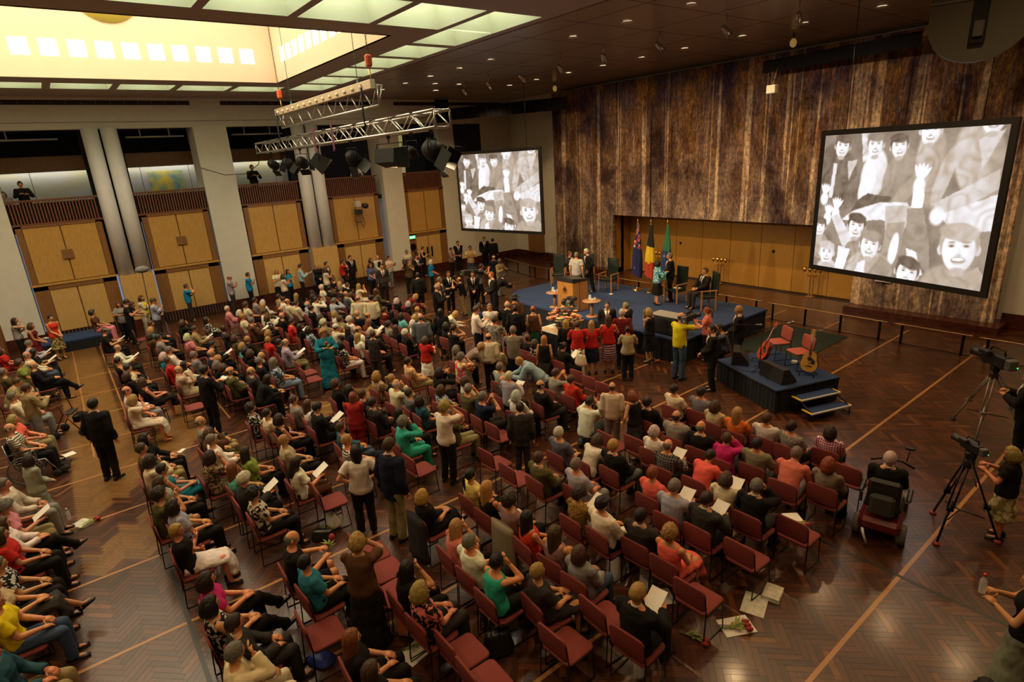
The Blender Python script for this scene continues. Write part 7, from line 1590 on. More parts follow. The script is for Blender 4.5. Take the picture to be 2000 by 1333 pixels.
for k,x in enumerate((-19.1,-17.6)):
    m = MB(); m.b2((x-.05,YT-.235,6.45),(x-.01,YT-.22,7.2)); m.b2((x+.03,YT-.235,6.5),(x+.07,YT-.22,7.2)); tag(obj('webbing_sling', m, mat('purple_webbing',(.22,.07,.12),.8)),'%s purple webbing sling tied round the lower truss'%('left','right')[k],'sling')
def yoke(m, w_, h): m.tube([(-w_,0,-h),(-w_,0,0),(w_,0,0),(w_,0,-h)],.014,6); m.tube([(0,0,0),(0,0,.22)],.018,6); m.box((0,0,.16),(.07,.07,.10))
def par(x, lb, rz, tilt, r=.17, L=.42, doors=True, z=6.55):
    t = thing('stage_lamp', lb, 'stage lamp', (x,YT,6.50), rz)
    m = MB(); yoke(m, r+.03, .26); obj('yoke', m, BLKMET, t)
    T = Matrix.Translation(V((0,0,-.26))) @ Matrix.Rotation(tilt,4,'X')
    m = MB(); m.lathe([(r*.55,-L*.45),(r*.8,-L*.3),(r,-L*.05),(r,L*.5),(r*.92,L*.5),(r*.9,L*.0),(.01,-L*.2)],18,T=T@Matrix.Rotation(-PI/2,4,'X')); obj('housing', m, LAMPBLK, t)
    m = MB(); m.lathe([(.001,L*.40),(r*.88,L*.42),(r*.88,L*.44),(.001,L*.43)],18,T=T@Matrix.Rotation(-PI/2,4,'X')); obj('lens', m, mat('lamp_lens',(.05,.045,.035),.12), t)
    if doors:
        for k in range(4):
            a = PI/2*k; D = T@Matrix.Rotation(-PI/2,4,'X')@Matrix.Rotation(a,4,'Z'); m = MB(); m.add([(-r,r,L*.5),(r,r,L*.5),(r*.9,r*1.6,L*.5+r*1.3),(-r*.9,r*1.6,L*.5+r*1.3),(-r,r+.006,L*.5),(r,r+.006,L*.5),(r*.9,r*1.6+.006,L*.5+r*1.3),(-r*.9,r*1.6+.006,L*.5+r*1.3)],[(0,1,2,3),(7,6,5,4),(0,4,5,1),(1,5,6,2),(2,6,7,3),(3,7,4,0)],T=D); obj('barn_door', m, LAMPBLK, t)
def flood(x, lb, rz, tilt, w_=.75, h=.42, d=.35):
    t = thing('stage_floodlight', lb, 'stage lamp', (x,YT,6.50), rz)
    m = MB(); yoke(m, w_/2+.04, .30); obj('yoke', m, BLKMET, t)
    T = Matrix.Translation(V((0,0,-.32))) @ Matrix.Rotation(tilt,4,'X')
    m = MB(); m.add([(-w_*.4,-d*.5,-h*.35),(w_*.4,-d*.5,-h*.35),(w_*.4,-d*.5,h*.35),(-w_*.4,-d*.5,h*.35),(-w_*.5,d*.5,-h*.5),(w_*.5,d*.5,-h*.5),(w_*.5,d*.5,h*.5),(-w_*.5,d*.5,h*.5)],[(0,3,2,1),(0,1,5,4),(1,2,6,5),(2,3,7,6),(3,0,4,7)],T=T); obj('housing', m, LAMPBLK, t)
    m = MB(); m.box((0,d*.45,0),(w_*.94,.02,h*.9),T=T); obj('lens', m, mat('lamp_lens',(.05,.045,.035),.12), t)
    m = MB(); m.tube([(-w_/2,d*.52,-h/2),(w_/2,d*.52,-h/2),(w_/2,d*.52,h/2),(-w_/2,d*.52,h/2),(-w_/2,d*.52,-h/2)],.014,6,T=T); obj('colour_frame', m, mat('frame_dull',(.20,.17,.11),.45,metal=.7), t)
par(-24.5,'leftmost stage lamp on the lower truss, with barn doors',.5,-.5)
par(-22.7,'second stage lamp from the left on the lower truss, tilted down',-.6,-.7)
par(-21.2,'third stage lamp from the left on the lower truss',.9,-.4,.18,.46)
flood(-19.5,'wide black floodlight left of the webbing slings, tilted far down',-.4,-.7,.9,.55,.5)
par(-16.9,'stage lamp with bronze barn doors in the middle of the lower truss',.2,-.9,.20,.40)
flood(-14.5,'rectangular black floodlight with metal frame below the lower truss',.15,-.15,1.05,.50,.40)
par(-13.3,'small stage lamp right of the rectangular floodlight',.5,-.9,.11,.30,False)
par(-12.35,'rightmost large stage lamp with barn doors, beside the left screen',-.9,-.55,.24,.5)
# ------------------------------------------------------------ CEILING LAMPS
DLE = mat('downlight_glow',(1,.82,.55),.5,emit=DLEMIT); DLR = mat('downlight_rim',(.70,.60,.48),.4)
rim = MB(); rim.lathe([(.115,0),(.15,0),(.15,-.012),(.12,-.010)],18); RIM = rim.mesh('rim', DLR)
len_ = MB(); len_.lathe([(.001,.0),(.115,.0),(.115,-.008),(.001,-.010)],18); LENM = len_.mesh('lens', DLE)
DL = [(x,12.75) for x in (-7.2,-9.2,-11.1,-13.1,-17.0,-18.9,-20.9,-22.9,-25.0)] + [(x,18.0) for x in (-7.2,-9.2,-11.1,-13.2,-15.0,-16.9,-18.8,-20.8,-22.7)] + [(-22.8,14.1),(-22.8,15.3),(-24.9,15.4),(-5.2,12.75),(-3.2,12.75),(-5.2,18.0)]
cnt_ = {}
for i,(x,y) in enumerate(sorted(DL)):
    row = 'row over the seats' if y < 13 else ('row over the stage' if y > 17 else 'far left corner'); cnt_[row] = cnt_.get(row,0)+1; nth = ('first','second','third','fourth','fifth','sixth','seventh','eighth','ninth','tenth','eleventh','twelfth')[cnt_[row]-1]
    t = thing('ceiling_downlight','round recessed warm downlight, %s from the left in the ceiling %s'%(nth,row),'ceiling light',(x,y,ZC-.004),0,'ceiling downlights, %s'%row)
    for nm,me in (('rim',RIM),('lens',LENM)):
        o = bpy.data.objects.new(nm,me); COL.objects.link(o); o.parent = t
hang = ((-11.3,14.3,.5,-.3),(-13.2,14.1,.45,.4),(-15.3,14.3,.35,.2),(-17.4,14.4,.5,-.3),(-19.3,14.3,.45,.3),(-21.4,14.6,.3,.3),(-9.2,14.2,.5,-.2),(-7.6,14.6,.4,.3))
SPM = mat('spot_housing',(.55,.50,.45),.2,metal=.9)
st_ = MB(); st_.tube([(0,0,0),(0,0,-.40)],.012,6); st_.lathe([(.05,0),(.05,-.02),(.012,-.03)],10); STEM = st_.mesh('stem', SPM)
hd = MB(); hd.lathe([(.03,-.16),(.06,-.14),(.075,.0),(.075,.16),(.068,.16),(.06,.02),(.001,-.05)],14,T=Matrix.Translation(V((0,0,-.45)))@Matrix.Rotation(-2.25,4,'X')); HEADM = hd.mesh('head', SPM)
hl_ = MB(); hl_.lathe([(.001,.12),(.06,.12),(.06,.125),(.001,.125)],12,T=Matrix.Translation(V((0,0,-.45)))@Matrix.Rotation(-2.25,4,'X')); HLM = hl_.mesh('lens', mat('spot_glow',(1,.85,.6),.5,emit=3.0))
od = ('leftmost','second from left','third from left','fourth from left','fifth from left','sixth from left','second from right','rightmost')
for i,(x,y,s,rz) in enumerate(sorted(hang)):
    t = thing('ceiling_spotlight','chrome adjustable spotlight on a stem under the ceiling, %s of eight'%od[i] if i < 6 else 'chrome adjustable spotlight on a stem under the ceiling, %s'%od[i],'spotlight',(x,y,ZC),rz,'stem spotlights')
    for nm,me in (('stem',STEM),('head',HEADM),('lens',HLM)):
        o = bpy.data.objects.new(nm,me); COL.objects.link(o); o.parent = t
for x,y,z,lb in ((-21.4,19.6,ZC-.25,'amber globe lamp by the upper left corner of the tapestry'),(-10.1,19.2,ZC-.28,'amber globe lamp at the left end of the right valance')):
    t = thing('globe_lamp',lb,'lamp',(x,y,z)); m = MB(); m.ell((0,0,0),(.10,.10,.13)); obj('globe', m, mat('amber_globe',(.60,.36,.10),.4,emit=.35), t); m = MB(); m.tube([(0,0,.14),(0,0,ZC-z)],.02,6); obj('stem', m, BLKMET, t)
t = thing('hanging_spot','pale box spotlight on a gilt arm hanging before the tapestry','spotlight',(-10.9,19.6,8.0)); m = MB(); m.bbox((0,0,-.42),(.30,.24,.26),.02); obj('housing', m, PAPER, t); m = MB(); m.tube([(0,0,-.3),(.12,.05,.25)],.022,6); obj('arm', m, GOLD, t)
t = thing('reflection_panel','grey rounded loudspeaker panel hanging near the camera, top right','reflection',(-2.05,7.3,6.6),.27)  # solid panel added in place of what looked like a glass reflection
pod = [(-.40,2.4),(-.40,.35)]+[(-.40*math.cos(a),.35-.35*math.sin(a)) for a in np.linspace(0,PI,13)[1:-1]]+[(.40,.35),(.40,2.4)]
GRP = mat('grey_olive_panel',(.15,.145,.105),.6)
m = MB(); m.prism(pod,.16); obj('cabinet', m, GRP, t)
m = MB(); m.bbox((0,-.02,1.2),(.12,.04,2.1),.01); obj('centre_bar', m, BLACK, t); m = MB(); m.bbox((0,-.05,.28),(.08,.03,.14),.008); obj('grey_tab', m, mat('tab_grey',(.14,.12,.10),.6), t)
m = MB(); m.bbox((0,-.006,.55),(.80,.012,.02),.003); obj('seam', m, mat('seam_light',(.24,.24,.19),.6), t)
# wall mounted camera lights, exit sign, clock
t = thing('wall_projector','black projector and lamp cluster bracketed to the fourth timber door','projector',(XL+.03,12.30,3.45))
m = MB(); m.bbox((.18,0,.0),(.30,.28,.30),.02); obj('bracket_box', m, BROWN, t)
m = MB(); m.bbox((.30,.02,.34),(.34,.30,.22),.02); obj('lower_box', m, PLAST, t)
m = MB(); m.bbox((.34,-.02,.72),(.34,.26,.30),.02); obj('camera_body', m, mat('camera_white',(.55,.50,.44),.5), t)
m = MB(); m.lathe([(.001,0),(.13,0),(.13,.26),(.001,.26)],14,T=T_((.40,.30,.62),ry=PI/2)); obj('lamp', m, PLAST, t)
m = MB(); m.tube([(.1,.1,-.1),(.16,.28,-.5),(.14,.34,-.2),(.2,.22,.3)],.010,5); obj('cable', m, RUBBER, t)
t = thing('exit_sign','lit green exit sign above the clock on the far left wall','sign',(XL+.04,15.30,2.12)); m = MB(); m.bbox((.03,0,0),(.06,.40,.20),.01); obj('box', m, PLAST, t)
m = MB(); m.b2((.062,-.18,-.08),(.066,.18,.08)); obj('face', m, mat('exit_green',(.10,.75,.32),.5,emit=1.6), t)
fc = bpy.data.curves.new('exit_text','FONT'); fc.body='EXIT'; fc.size=.13; fc.extrude=.002; fc.align_x='CENTER'; fc.align_y='CENTER'; fo = bpy.data.objects.new('lt', fc); COL.objects.link(fo); bpy.context.view_layer.update(); lm = bpy.data.meshes.new_from_object(fo.evaluated_get(bpy.context.evaluated_depsgraph_get())); bpy.data.objects.remove(fo); fo = bpy.data.objects.new('lettering', lm); COL.objects.link(fo); fo.parent=t; fo.location=(.068,0,0); fo.rotation_euler=(PI/2,0,PI/2); lm.materials.clear(); lm.materials.append(mat('exit_white',(1,1,1),.5,emit=1.5))
t = thing('wall_clock','round white wall clock below the green exit sign','clock',(XL+.045,15.30,1.60),0); m = MB(); m.lathe([(.001,0),(.17,0),(.17,.03),(.001,.032)],24,T=T_((0,0,0),ry=PI/2)); obj('face', m, PAPER, t); m = MB(); m.lathe([(.165,0),(.185,0),(.185,.045),(.168,.045)],24,T=T_((0,0,0),ry=PI/2)); obj('rim', m, BLKMET, t)
m = MB(); m.box((.036,.03,.03),(.006,.012,.10)); m.box((.036,-.04,.0),(.006,.10,.012)); obj('hands', m, BLKMET, t)
m = MB(); m.b2((-25.6,YB-.03,.55),(-25.3,YB,.85)); tag(obj('wall_label', m, PAPER),'small white label on the white wall left of the tapestry','notice')
# ------------------------------------------------------------ CAMERAS, TRIPODS
def tripod(x, y, h, rz, lb, col, spread=.55, feet=None, cat='tripod'):
    t = thing('camera_tripod', lb, cat, (x,y,0), rz)
    m = MB(); m.lathe([(.06,h-.16),(.08,h-.12),(.07,h-.02),(.05,h)],14); obj('bowl', m, PLAST, t)
    for k in range(3):
        a = 2*PI*k/3; f = V((spread*math.cos(a),spread*math.sin(a),.03)); tp = V((.06*math.cos(a),.06*math.sin(a),h-.12)); q = V((-math.sin(a),math.cos(a),0))*.035
        m = MB(); m.tube([tp+q,tp.lerp(f,.55)+q],.014,6); m.tube([tp-q,tp.lerp(f,.55)-q],.014,6); m.tube([tp.lerp(f,.45),f],.018,6); m.box(tp.lerp(f,.55),(.09,.09,.05)); g = obj('leg', m, col, t)
        m = MB(); m.lathe([(.05,0),(.05,.025),(.02,.05)],10,c=(f.x,f.y,-.0)); obj('foot', m, mat('foot_red',(.35,.05,.03),.5) if feet else RUBBER, g)
    m = MB()
    for k in range(3):
        a = 2*PI*k/3; m.tube([(0,0,.42),(spread*.6*math.cos(a),spread*.6*math.sin(a),.36)],.010,5)
    obj('spreader', m, BLKMET, t)
    m = MB(); m.bbox((0,0,h+.05),(.14,.14,.12),.02); m.tube([(0,-.05,h+.02),(.05,-.55,h-.18)],.011,6); obj('pan_head', m, PLAST, t); return t
def tvcam(x, y, z, rz, lb, s=1.0):
    t = thing('television_camera', lb, 'camera', (x,y,z), rz); t.scale=(s,)*3
    m = MB(); m.bbox((0,0,.11),(.16,.46,.20),.02); obj('body', m, PLAST, t)
    m = MB(); m.lathe([(.05,0),(.07,.06),(.07,.20),(.085,.24),(.001,.24)],14,T=T_((0,.22,.11),rx=-PI/2)); obj('lens', m, PLAST, t)
    m = MB(); m.bbox((-.12,.10,.22),(.10,.20,.08),.015); obj('viewfinder', m, PLAST, t)
    m = MB(); m.tube([(0,-.15,.21),(0,-.12,.29),(0,.12,.29),(0,.16,.21)],.014,6); obj('handle', m, BLKMET, t)
    m = MB(); m.bbox((0,-.28,.11),(.14,.12,.17),.015); obj('battery', m, mat('battery_grey',(.10,.10,.095),.5), t)
    m = MB(); m.ell((.05,-.345,.08),(.012,.006,.012),6,4); obj('tally_light', m, mat('tally_green',(.05,.8,.15),.4,emit=2.0), t); return t
tripod(-2.75,14.1,1.35,.6,'tall grey broadcast tripod carrying the television camera at the right edge',mat('tripod_grey',(.30,.28,.24),.4,metal=.5),.65)
tvcam(-2.75,14.1,1.46,.9,'large television camera on the grey broadcast tripod, right edge',1.25)
tripod(-2.02,9.95,1.32,.35,'black camera tripod with red feet near the right edge',BLKMET,.52,True)
tvcam(-2.02,9.95,1.43,1.0,'small black video camera on the red-footed tripod',.7)
tripod(-20.3,13.45,1.2,.2,'black camera tripod among the photographers left of the stage',BLKMET,.5)
tvcam(-20.3,13.45,1.31,-.6,'black television camera among the photographers left of the stage',1.2)
# shoulder cameras with the operators
SHC = []
# ------------------------------------------------------------ MOBILITY SCOOTER, WHEELCHAIR, WALKER
t = scooter = thing('mobility_scooter','dark red mobility scooter with padded seat carrying the suited person','mobility scooter',(-2.62,9.42,0),-.12)
RED = mat('scooter_red',(.16,.012,.014),.3,coat=.4)
m = MB(); m.bbox((0,-.18,.30),(.56,.62,.22),.06); obj('rear_shroud', m, RED, t)
m = MB(); m.bbox((0,.40,.16),(.48,.80,.08),.02); obj('footboard', m, PLAST, t)
for x,y,r in ((-.30,-.28,.16),(.30,-.28,.16),(-.24,.82,.13),(.24,.82,.13)):
    m = MB(); m.lathe([(r*.5,-.045),(r*.92,-.05),(r,-.025),(r,.025),(r*.92,.05),(r*.5,.045)],20,T=T_((x,y,r),ry=PI/2)); wv = obj('wheel', m, mat('tyre_grey',(.12,.115,.10),.7), t)
    m = MB(); m.lathe([(.001,-.05),(r*.5,-.05),(r*.5,.05),(.001,.05)],12,T=T_((x,y,r),ry=PI/2)); obj('hub', m, STEEL, wv)
m = MB(); m.bbox((0,-.10,.56),(.50,.46,.09),.03); obj('seat', m, PLAST, t)
m = MB(); m.bbox((0,-.36,.80),(.44,.09,.50),.05); obj('backrest', m, PLAST, t)
m = MB(); m.bbox((0,-.45,.66),(.34,.11,.36),.05); obj('hanging_bag', m, mat('bag_canvas',(.05,.048,.036),.8), t)
for s in (-1,1):
    m = MB(); m.bbox((s*.31,-.05,.72),(.07,.40,.05),.02); m.bbox((s*.29,-.28,.64),(.03,.04,.16),.005); obj('armrest', m, PLAST, t)
m = MB(); m.tube([(0,.70,.16),(0,.58,.60),(0,.50,.95)],.035,8); obj('tiller', m, RED, t)
m = MB(); m.tube([(-.30,.48,.92),(-.12,.52,.98),(.12,.52,.98),(.30,.48,.92)],.016,6); obj('handlebar', m, BLKMET, t)
m = MB(); m.tube([(.18,.55,.98),(.20,.58,1.18)],.010,6); m.bbox((.20,.58,1.20),(.14,.05,.06),.02); obj('mirror', m, PLAST, t)
m = MB(); m.bbox((-.05,.66,.66),(.30,.16,.20),.02); obj('front_basket', m, BLKMET, t)
m = MB(); m.tube([(-.20,-.55,.26),(-.17,-.60,.18),(-.12,-.62,.06)],.018,6); obj('pale_hose', m, PAPER, t)
def wheelchair(x, y, rz, lb):
    t = thing('wheelchair', lb, 'wheelchair', (x,y,0), rz)
    for s in (-1,1):
        m = MB(); pts = [(s*.28,.30*math.cos(2*PI*k/28),.31+.30*math.sin(2*PI*k/28)) for k in range(29)]; m.tube(pts,.016,6); pts = [(s*.32,.26*math.cos(2*PI*k/28),.31+.26*math.sin(2*PI*k/28)) for k in range(29)]; m.tube(pts,.008,5)
        for k in range(12): a = 2*PI*k/12; m.tube([(s*.28,0,.31),(s*.28,.29*math.cos(a),.31+.29*math.sin(a))],.003,4)
        obj('wheel', m, mat('grey_tyre',(.12,.12,.11),.6), t)
        m = MB(); m.lathe([(.03,-.02),(.075,-.018),(.075,.018),(.03,.02)],14,T=T_((s*.24,.48,.075),ry=PI/2)); obj('castor', m, RUBBER, t)
        m = MB(); m.tube([(s*.23,-.24,.95),(s*.23,-.20,.48),(s*.23,.36,.46),(s*.23,.52,.14)],.013,6); m.tube([(s*.23,-.22,.70),(s*.23,.22,.70),(s*.23,.24,.46)],.013,6); obj('side_frame', m, CHROME, t)
        m = MB(); m.bbox((s*.23,.02,.725),(.06,.34,.03),.01); obj('armrest', m, PLAST, t)
        m = MB(); m.bbox((s*.12,.62,.13),(.16,.20,.02),.006); obj('footrest', m, BLKMET, t)
    m = MB(); m.bbox((0,.06,.455),(.44,.42,.05),.015); obj('seat', m, PLAST, t); m = MB(); m.bbox((0,-.22,.72),(.44,.03,.44),.01); obj('backrest', m, PLAST, t)
WCX, WCY = -15.6, -1.75
# (placed together with its rider below)
t = thing('walking_frame','dark wheeled walking frame beside the aisle on the left','walking frame',(-17.5,-.72,0),-.4)
m = MB()
for s in (-1,1): m.tube([(s*.26,-.28,.14),(s*.25,.0,.62),(s*.25,-.05,.88),(s*.25,-.22,.90)],.014,6); m.tube([(s*.26,.30,.12),(s*.25,.02,.60)],.014,6)
m.tube([(-.25,.02,.6),(.25,.02,.6)],.012,6); m.tube([(-.26,.15,.36),(.26,.15,.36)],.010,6); obj('frame', m, mat('frame_maroon',(.10,.02,.02),.4,metal=.4), t)
for x,y in ((-.26,-.28),(.26,-.28),(-.26,.32),(.26,.32)):
    m = MB(); m.lathe([(.03,-.018),(.10,-.016),(.10,.016),(.03,.018)],16,T=T_((x,y,.10),ry=PI/2)); obj('wheel', m, RUBBER, t)
m = MB(); m.bbox((0,.05,.58),(.36,.22,.04),.01); obj('seat', m, PLAST, t)
m = MB(); m.bbox((0,.2,.42),(.34,.16,.2),.03); obj('basket', m, BLKMET, t)
t = thing('boom_microphone','grey fluffy boom microphone on a pole above the sound crew, left wall','microphone',(-23.6,2.05,0)); m = MB(); m.tube([(0,0,.9),(-.25,.1,2.9)],.014,6); obj('pole', m, BLKMET, t); m = MB(); m.ell((-.27,.12,3.0),(.12,.22,.12)); obj('windshield', m, mat('grey_fur',(.20,.20,.19),.95,bump=.6,scale=60), t)
# ------------------------------------------------------------ SMALL THINGS ON THE FLOOR AND CHAIRS
def sheet(x, y, z, w_, h, rz, lb, name='programme', cat='paper', m_=None, curl=.0):
    m = MB(); n = 5; vs = []
    for j in range(2):
        for i in range(n+1): u = i/n-.5; vs.append((w_*u, h*(j-.5), .002+curl*(u*2)**2))
    vs += [(a,b,c+.004) for a,b,c in vs]; q = 2*(n+1)
    fs = [(i,i+1,n+2+i,n+1+i) for i in range(n)]; fs = [f[::-1] for f in fs] + [tuple(k+q for k in f) for f in fs] + [(i,i+q,i+1+q,i+1) for i in range(n)] + [(n+1+i,n+2+i,n+2+i+q,n+1+i+q) for i in range(n)]+[(0,n+1,n+1+q,q),(n,n+q,2*n+1+q,2*n+1)]
    m.add(vs, fs); o = obj(name, m, m_ or PAPER); o.location=(x,y,z); o.rotation_euler=(0,0,rz); tag(o, lb, cat); return o
PRINTED = mat('printed_paper',(.72,.68,.56),.8,scale=14,col2=(.50,.50,.38))
sheet(-3.25,6.32,0,.30,.42,.35,'cream programme lying flat on the open floor beside a book',m_=PRINTED)
sheet(-3.20,5.80,0,.30,.42,-.5,'white programme under a red flower on the open floor')
sheet(-4.78,4.49,.0,.30,.40,.5,'greenish programme lying under the row of empty chairs',m_=PRINTED)
sheet(-3.55,7.88,.461,.24,.30,.9,'white programme on the seat of an empty chair by the aisle')
sheet(-9.31,5.17,0,.10,.16,.3,'small white leaflet on the floor in the central aisle')
sheet(-14.35,1.18,0,.10,.20,.8,'small white leaflet on pale parquet in the left aisle')
sheet(-5.64,2.42,0,.30,.36,.2,'white programme on the floor beside the orange handbag')
sheet(-4.14,5.55,0,.20,.30,1.0,'white sheet on the floor under the coral-dressed person')
sheet(-6.60,8.0,.461,.22,.32,.5,'white programme on an empty seat in the front right block')
sheet(-12.4,-.78,0,.35,.25,.6,'bright programme dropped by the left aisle seats',m_=PRINTED)
sheet(-15.75,-.85,.14,.22,.22,.3,'white card on the wheelchair footrest')
sheet(-10.0,8.9,0,.22,.3,.5,'leaflet on the floor beside the crouching photographer',m_=PRINTED)
sheet(-28.0,-1.1,.42,.25,.15,.5,'white papers on the low blue platform')
for x,y,lb,n_s in ((-3.19,5.74,'bundle of red and green flowers on the white floor programme',3),(-3.45,5.22,'green and red flower sprig beneath the nearest aisle chair',2),(-9.0,2.55,'yellow-green flowers beside the white plastic bag on the floor',2),(-5.72,2.46,'red-tipped flowers on the programme by the orange handbag',2),(-12.25,-.72,'red and yellow flowers on the programme by the left aisle',2),(-3.50,7.8,'small yellow sprig on the chair beside the white programme',1)):
    z0 = .461 if 'chair beside' in lb else .012
    t = thing('flower_bunch', lb, 'flowers', (x,y,z0), random.uniform(0,3))
    for k in range(n_s):
        a = -.4+.4*k; m = MB(); m.tube([(-.18,.03*k,.01),(.02,.05*a,.025),(.14,.14*a,.03)],.006,5); obj('stem', m, LEAFM, t)
        m = MB(); m.ell((.17,.16*a,.035),(.05,.032,.032),10,7); obj('flower_head', m, mat('waratah_red',(.40,.03,.03),.7,noise_amt=.5,scale=80), t)
        m = MB()
        for q in range(7):
            b = random.uniform(-.9,.9)+a; L = random.uniform(.07,.13); p = V((random.uniform(-.12,.10),.03*k,.02)); d = V((math.cos(b),math.sin(b),.25)); s_ = V((-math.sin(b),math.cos(b),0))*.014; m.add([p,p+d*L*.5+s_,p+d*L,p+d*L*.5-s_],[(0,1,2,3)])
        o = obj('leaves', m, mat('lime_leaf',(.24,.27,.04),.6), t); o['kind']='stuff'
t = thing('book','thick hardback book lying on the floor by the open programme','book',(-3.18,6.66,0),.25)
m = MB(); m.bbox((0,0,.006),(.22,.30,.008),.001); m.bbox((0,0,.062),(.22,.30,.008),.001); m.b2((-.11,-.15,.006),(-.102,.15,.062)); obj('cover', m, PRINTED, t)
m = MB(); m.b2((-.100,-.143,.010),(.103,.143,.058)); obj('pages', m, PAPER, t)
def bag(x, y, z, rz, lb, mt, w_=.34, h=.28, d=.18, strap=True, name='handbag', sag=.25):
    t = thing(name, lb, 'bag', (x,y,z), rz); m = MB(); n = 20; rg = []
    for k in range(8):
        v = k/7; f = math.sin(min(1,v*3+.35)*PI/2)*(1-sag*v*v); rg.append([V((w_/2*f*math.copysign(abs(math.cos(2*PI*i/n))**.6,math.cos(2*PI*i/n))*(1+.05*math.sin(i*2.3+k)), d/2*f*(1-.4*v)*math.copysign(abs(math.sin(2*PI*i/n))**.7,math.sin(2*PI*i/n))*(1+.08*math.sin(i*3.1+k*2)), h*v)) for i in range(n)])
    m.loft(rg); obj('bag_body', m, mt, t)
    if strap:
        for s in (-1,1): m = MB(); m.tube([(-w_*.25,s*d*.15,h*.9),(-w_*.2,s*d*.3,h*1.45),(w_*.2,s*d*.3,h*1.45),(w_*.25,s*d*.15,h*.9)],.010,6); obj('strap', m, mt, t)
    return t
LB = mat('black_leather',(.012,.012,.012),.3,bump=.3,scale=40)
bag(-5.34,3.43,0,.4,'open black handbag on the floor under the teal-topped person',LB,.36,.30,.2)
bag(-4.92,3.22,0,1.2,'large black backpack with loose straps on the near floor',LB,.40,.34,.26,True,'backpack')
bag(-9.04,2.69,0,.2,'crumpled white plastic bag on the floor in the central aisle',mat('plastic_white',(.72,.70,.64),.4),.34,.30,.22,True,'plastic_bag',.5)
bag(-8.80,2.42,0,.9,'low black bag beside the white plastic bag',LB,.42,.18,.24,False,'holdall')
bag(-12.05,3.09,0,.3,'red handbag hanging beside a seated person',mat('red_leather',(.50,.03,.025),.35),.30,.24,.14)
bag(-5.98,2.48,0,.7,'orange and tan shopping bag standing on the near floor',mat('orange_bag',(.48,.14,.035),.5,scale=6,col2=(.45,.30,.18)),.32,.36,.18)
bag(-6.33,1.44,0,.5,'bright blue folded bag under the near empty chairs',mat('blue_bag',(.02,.05,.30),.5),.36,.10,.30,False,'folded_bag')
bag(-4.05,4.55,0,.8,'white crinkled plastic bag under the near suited person',MATS['plastic_white'],.34,.22,.24,False,'plastic_bag',.6)
bag(-6.35,1.0,0,.2,'black holdall on the floor at the bottom edge',LB,.5,.3,.3,True,'holdall')
bag(-10.02,9.75,.82,.2,'cream shoulder bag hanging on the black-topped blonde person',mat('cream_canvas',(.66,.56,.36),.7),.34,.30,.14)
bag(-25.0,9.6,.95,.4,'olive shoulder bag carried by the cream-topped person at the wall',mat('olive_bag',(.18,.16,.07),.7),.30,.26,.12)
bag(-14.0,4.9,0,.2,'red gift bag on the floor behind the charcoal-suited person',MATS['red_leather'],.34,.30,.2)
def coat(x, y, rz, lb, mt):
    m = MB(); n = 26; rg = []
    for k in range(8):
        v = k/7; z = .84-.74*v; rg.append([V((.25*(1+.15*v)*math.cos(2*PI*i/n), -.29+(.045+.03*v)*math.sin(2*PI*i/n)+.012*math.sin(i*2.2+k*.3)*v - .04*(1-v)*.0, z+.02*math.sin(i*1.3)*v)) for i in range(n)])
    m.loft(rg); o = obj('coat', m, mt); o.location=(x,y,0); o.rotation_euler=(0,0,rz); tag(o, lb, 'coat')

for x,y,lb,cc in ((-12.75,-.98,'clear plastic water bottle standing by the left aisle',(.75,.75,.72)),(-6.75,3.02,'red-capped clear drink bottle beside flowers under the near chairs',(.7,.6,.5)),(-6.55,2.85,'second red-capped drink bottle, nearer the black handbag',(.7,.6,.5))):
    t = thing('drink_bottle', lb, 'bottle', (x,y,0)); m = MB(); m.lathe([(.034,0),(.036,.01),(.036,.14),(.030,.17),(.013,.20),(.013,.215),(.010,.215),(.028,.16),(.033,.02)],14); obj('bottle_body', m, GLASS, t); m = MB(); m.lathe([(.001,.214),(.016,.214),(.016,.235),(.001,.236)],10); obj('cap', m, mat('cap_red',(.6,.04,.03),.4) if 'red' in lb else PAPER, t)
m = MB(); m.lathe([(.30,0),(.31,.008),(.12,.02),(.115,.10),(.08,.13),(.001,.13)],24); o = obj('straw_hat', m, mat('straw',(.55,.42,.17),.8,noise_amt=.3,scale=50)); o.location=(-19.0,-1.42,.64); tag(o,'wide straw hat resting on the lap of the black-suited bald person','hat')
# cables
def cable(pts, lb, r=.012, mt=None): m = MB(); m.tube(pts, r, 5); tag(obj('cable', m, mt or RUBBER), lb, 'cable')
cable([(XL+.2,5.6,6.3),(XL+.6,6.4,5.95),(-27.2,7.1,5.95),(-26,7.3,6.3),(-25.6,7.3,6.8)],'thin black cable sagging from the left wall to the truss',.015)
cable([(-8.0,12.9,.59),(-7.3,12.65,.59),(-6.9,12.9,.59),(-6.6,12.5,.59),(-6.3,12.9,.59),(-6.5,13.4,.59)],'thin black cable snaking on the small stage carpet',.007)
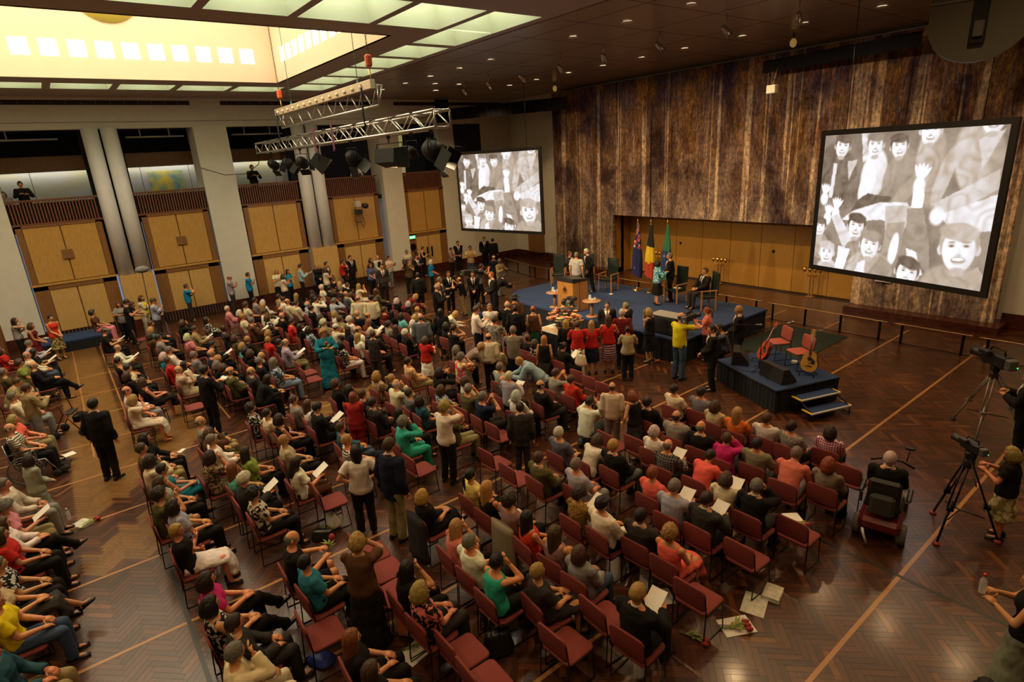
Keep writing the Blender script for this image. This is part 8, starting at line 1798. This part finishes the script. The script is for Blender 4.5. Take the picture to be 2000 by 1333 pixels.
# ------------------------------------------------------------ THE CROWD
for ln in PEOPLE.strip().split('\n'):
    x,y,z,rz,g,pose,hr,tp,bt,sc,sk,vest,hold,fl,lab = ln.split('|')
    x,y,z,rz,sc = map(float,(x,y,z,rz,sc)); f = [c == '1' for c in fl]
    person(x,y,z,rz,g,{'g0':'t4'}.get(pose,pose),hr,tp,bt,'person in '+lab,sc,sk,vest or None,f[0],f[1],f[3])
    if f[2]: chair(x,y,0,rz*.6,' '.join(('burgundy chair under the '+lab).split()[:16]).rstrip(','),'occupied stacking chairs',f[4])
    who = ' '.join(lab.split(',')[0].split()[:6])
    def loc_(a, b, c): return (x+(a*math.cos(rz)-b*math.sin(rz))*sc, y+(a*math.sin(rz)+b*math.cos(rz))*sc, z+c*sc)
    hl = 'held by the '+', '.join(lab.split(', ')[:3])
    if 'p' in hold:
        q = loc_(0,.34 if pose[0]=='s' else .38,.835 if pose[0]=='s' else 1.22); o = sheet(*q,.21,.29,rz,' '.join(('white programme '+hl).split()[:16]).rstrip(','),curl=.012); o.rotation_euler = (.55,0,rz)
    if 'q' in hold:
        q = loc_(0,.38,1.22); o = sheet(*q,.30,.40,rz,'framed picture '+hl,'picture','picture',m_=PRINTED); o.rotation_euler = (1.0,0,rz)
    if 'f' in hold:
        q = loc_(.05,.40,1.18 if pose[0]=='t' else .86); t = thing('flower_bunch',' '.join(('red flower with green leaves '+hl).split()[:16]).rstrip(','),'flowers',q,rz)
        m = MB(); m.tube([(-.02,-.04,-.12),(.0,.0,.05),(.03,.04,.14)],.007,5); obj('stem', m, LEAFM, t); m = MB(); m.ell((.035,.05,.18),(.045,.045,.055),10,7); obj('flower_head', m, MATS['waratah_red'], t)
        m = MB()
        for k in range(7): b = k*.9; p_ = V((0,0,.02+.012*k)); d = V((math.cos(b),math.sin(b),.5))*.11; s_ = V((-math.sin(b),math.cos(b),0))*.016; m.add([p_,p_+d*.5+s_,p_+d,p_+d*.5-s_],[(0,1,2,3)])
        o = obj('leaves', m, MATS['lime_leaf'], t); o['kind'] = 'stuff'
    if sc and hr == 'short-w' and abs(z-.15) < .01:
        scooter.location = (x,y+.03,0); scooter.rotation_euler = (0,0,rz)
    if 'b' in hold:
        q = loc_(0,.42,1.17); t = thing('drink_bottle','clear drink bottle with red cap held by the person at the lower right edge','bottle',q); m = MB(); m.lathe([(.034,0),(.036,.01),(.036,.14),(.030,.17),(.013,.20),(.013,.215),(.010,.215),(.028,.16),(.033,.02)],14); obj('bottle_body', m, GLASS, t); m = MB(); m.lathe([(.001,.214),(.018,.214),(.018,.24),(.001,.241)],10); obj('cap', m, MATS['cap_red'], t)
    if 'K' in hold: coat(x,y,rz*.6,'black coat hung over the back of a chair beside the aisle',mat('black_wool',(.012,.012,.013),.9))
    if 'B' in hold: coat(x,y,rz*.6,'beige coat hung over the chair of the mauve-shirted person',mat('beige_cloth',(.24,.20,.12),.85))
    if tp == 't-stripe' and not f[2]: wheelchair(x,y-.05,rz,'black wheelchair carrying the person in the striped top')
    if pose == 't8': 
        c_, s_ = math.cos(rz), math.sin(rz); ox, oy, oz = .17, .16, 1.50; tvcam(x+ox*c_-oy*s_, y+ox*s_+oy*c_, z+oz*sc, rz, 'video camera on the shoulder of the '+lab.split(',')[0].split(' and ')[0], .9)
for ln in EMPTY.strip().split('\n'):
    x,y,rz,nr,lab = ln.split('|'); chair(float(x),float(y),0,float(rz),lab,'empty stacking chairs',nr == '1')
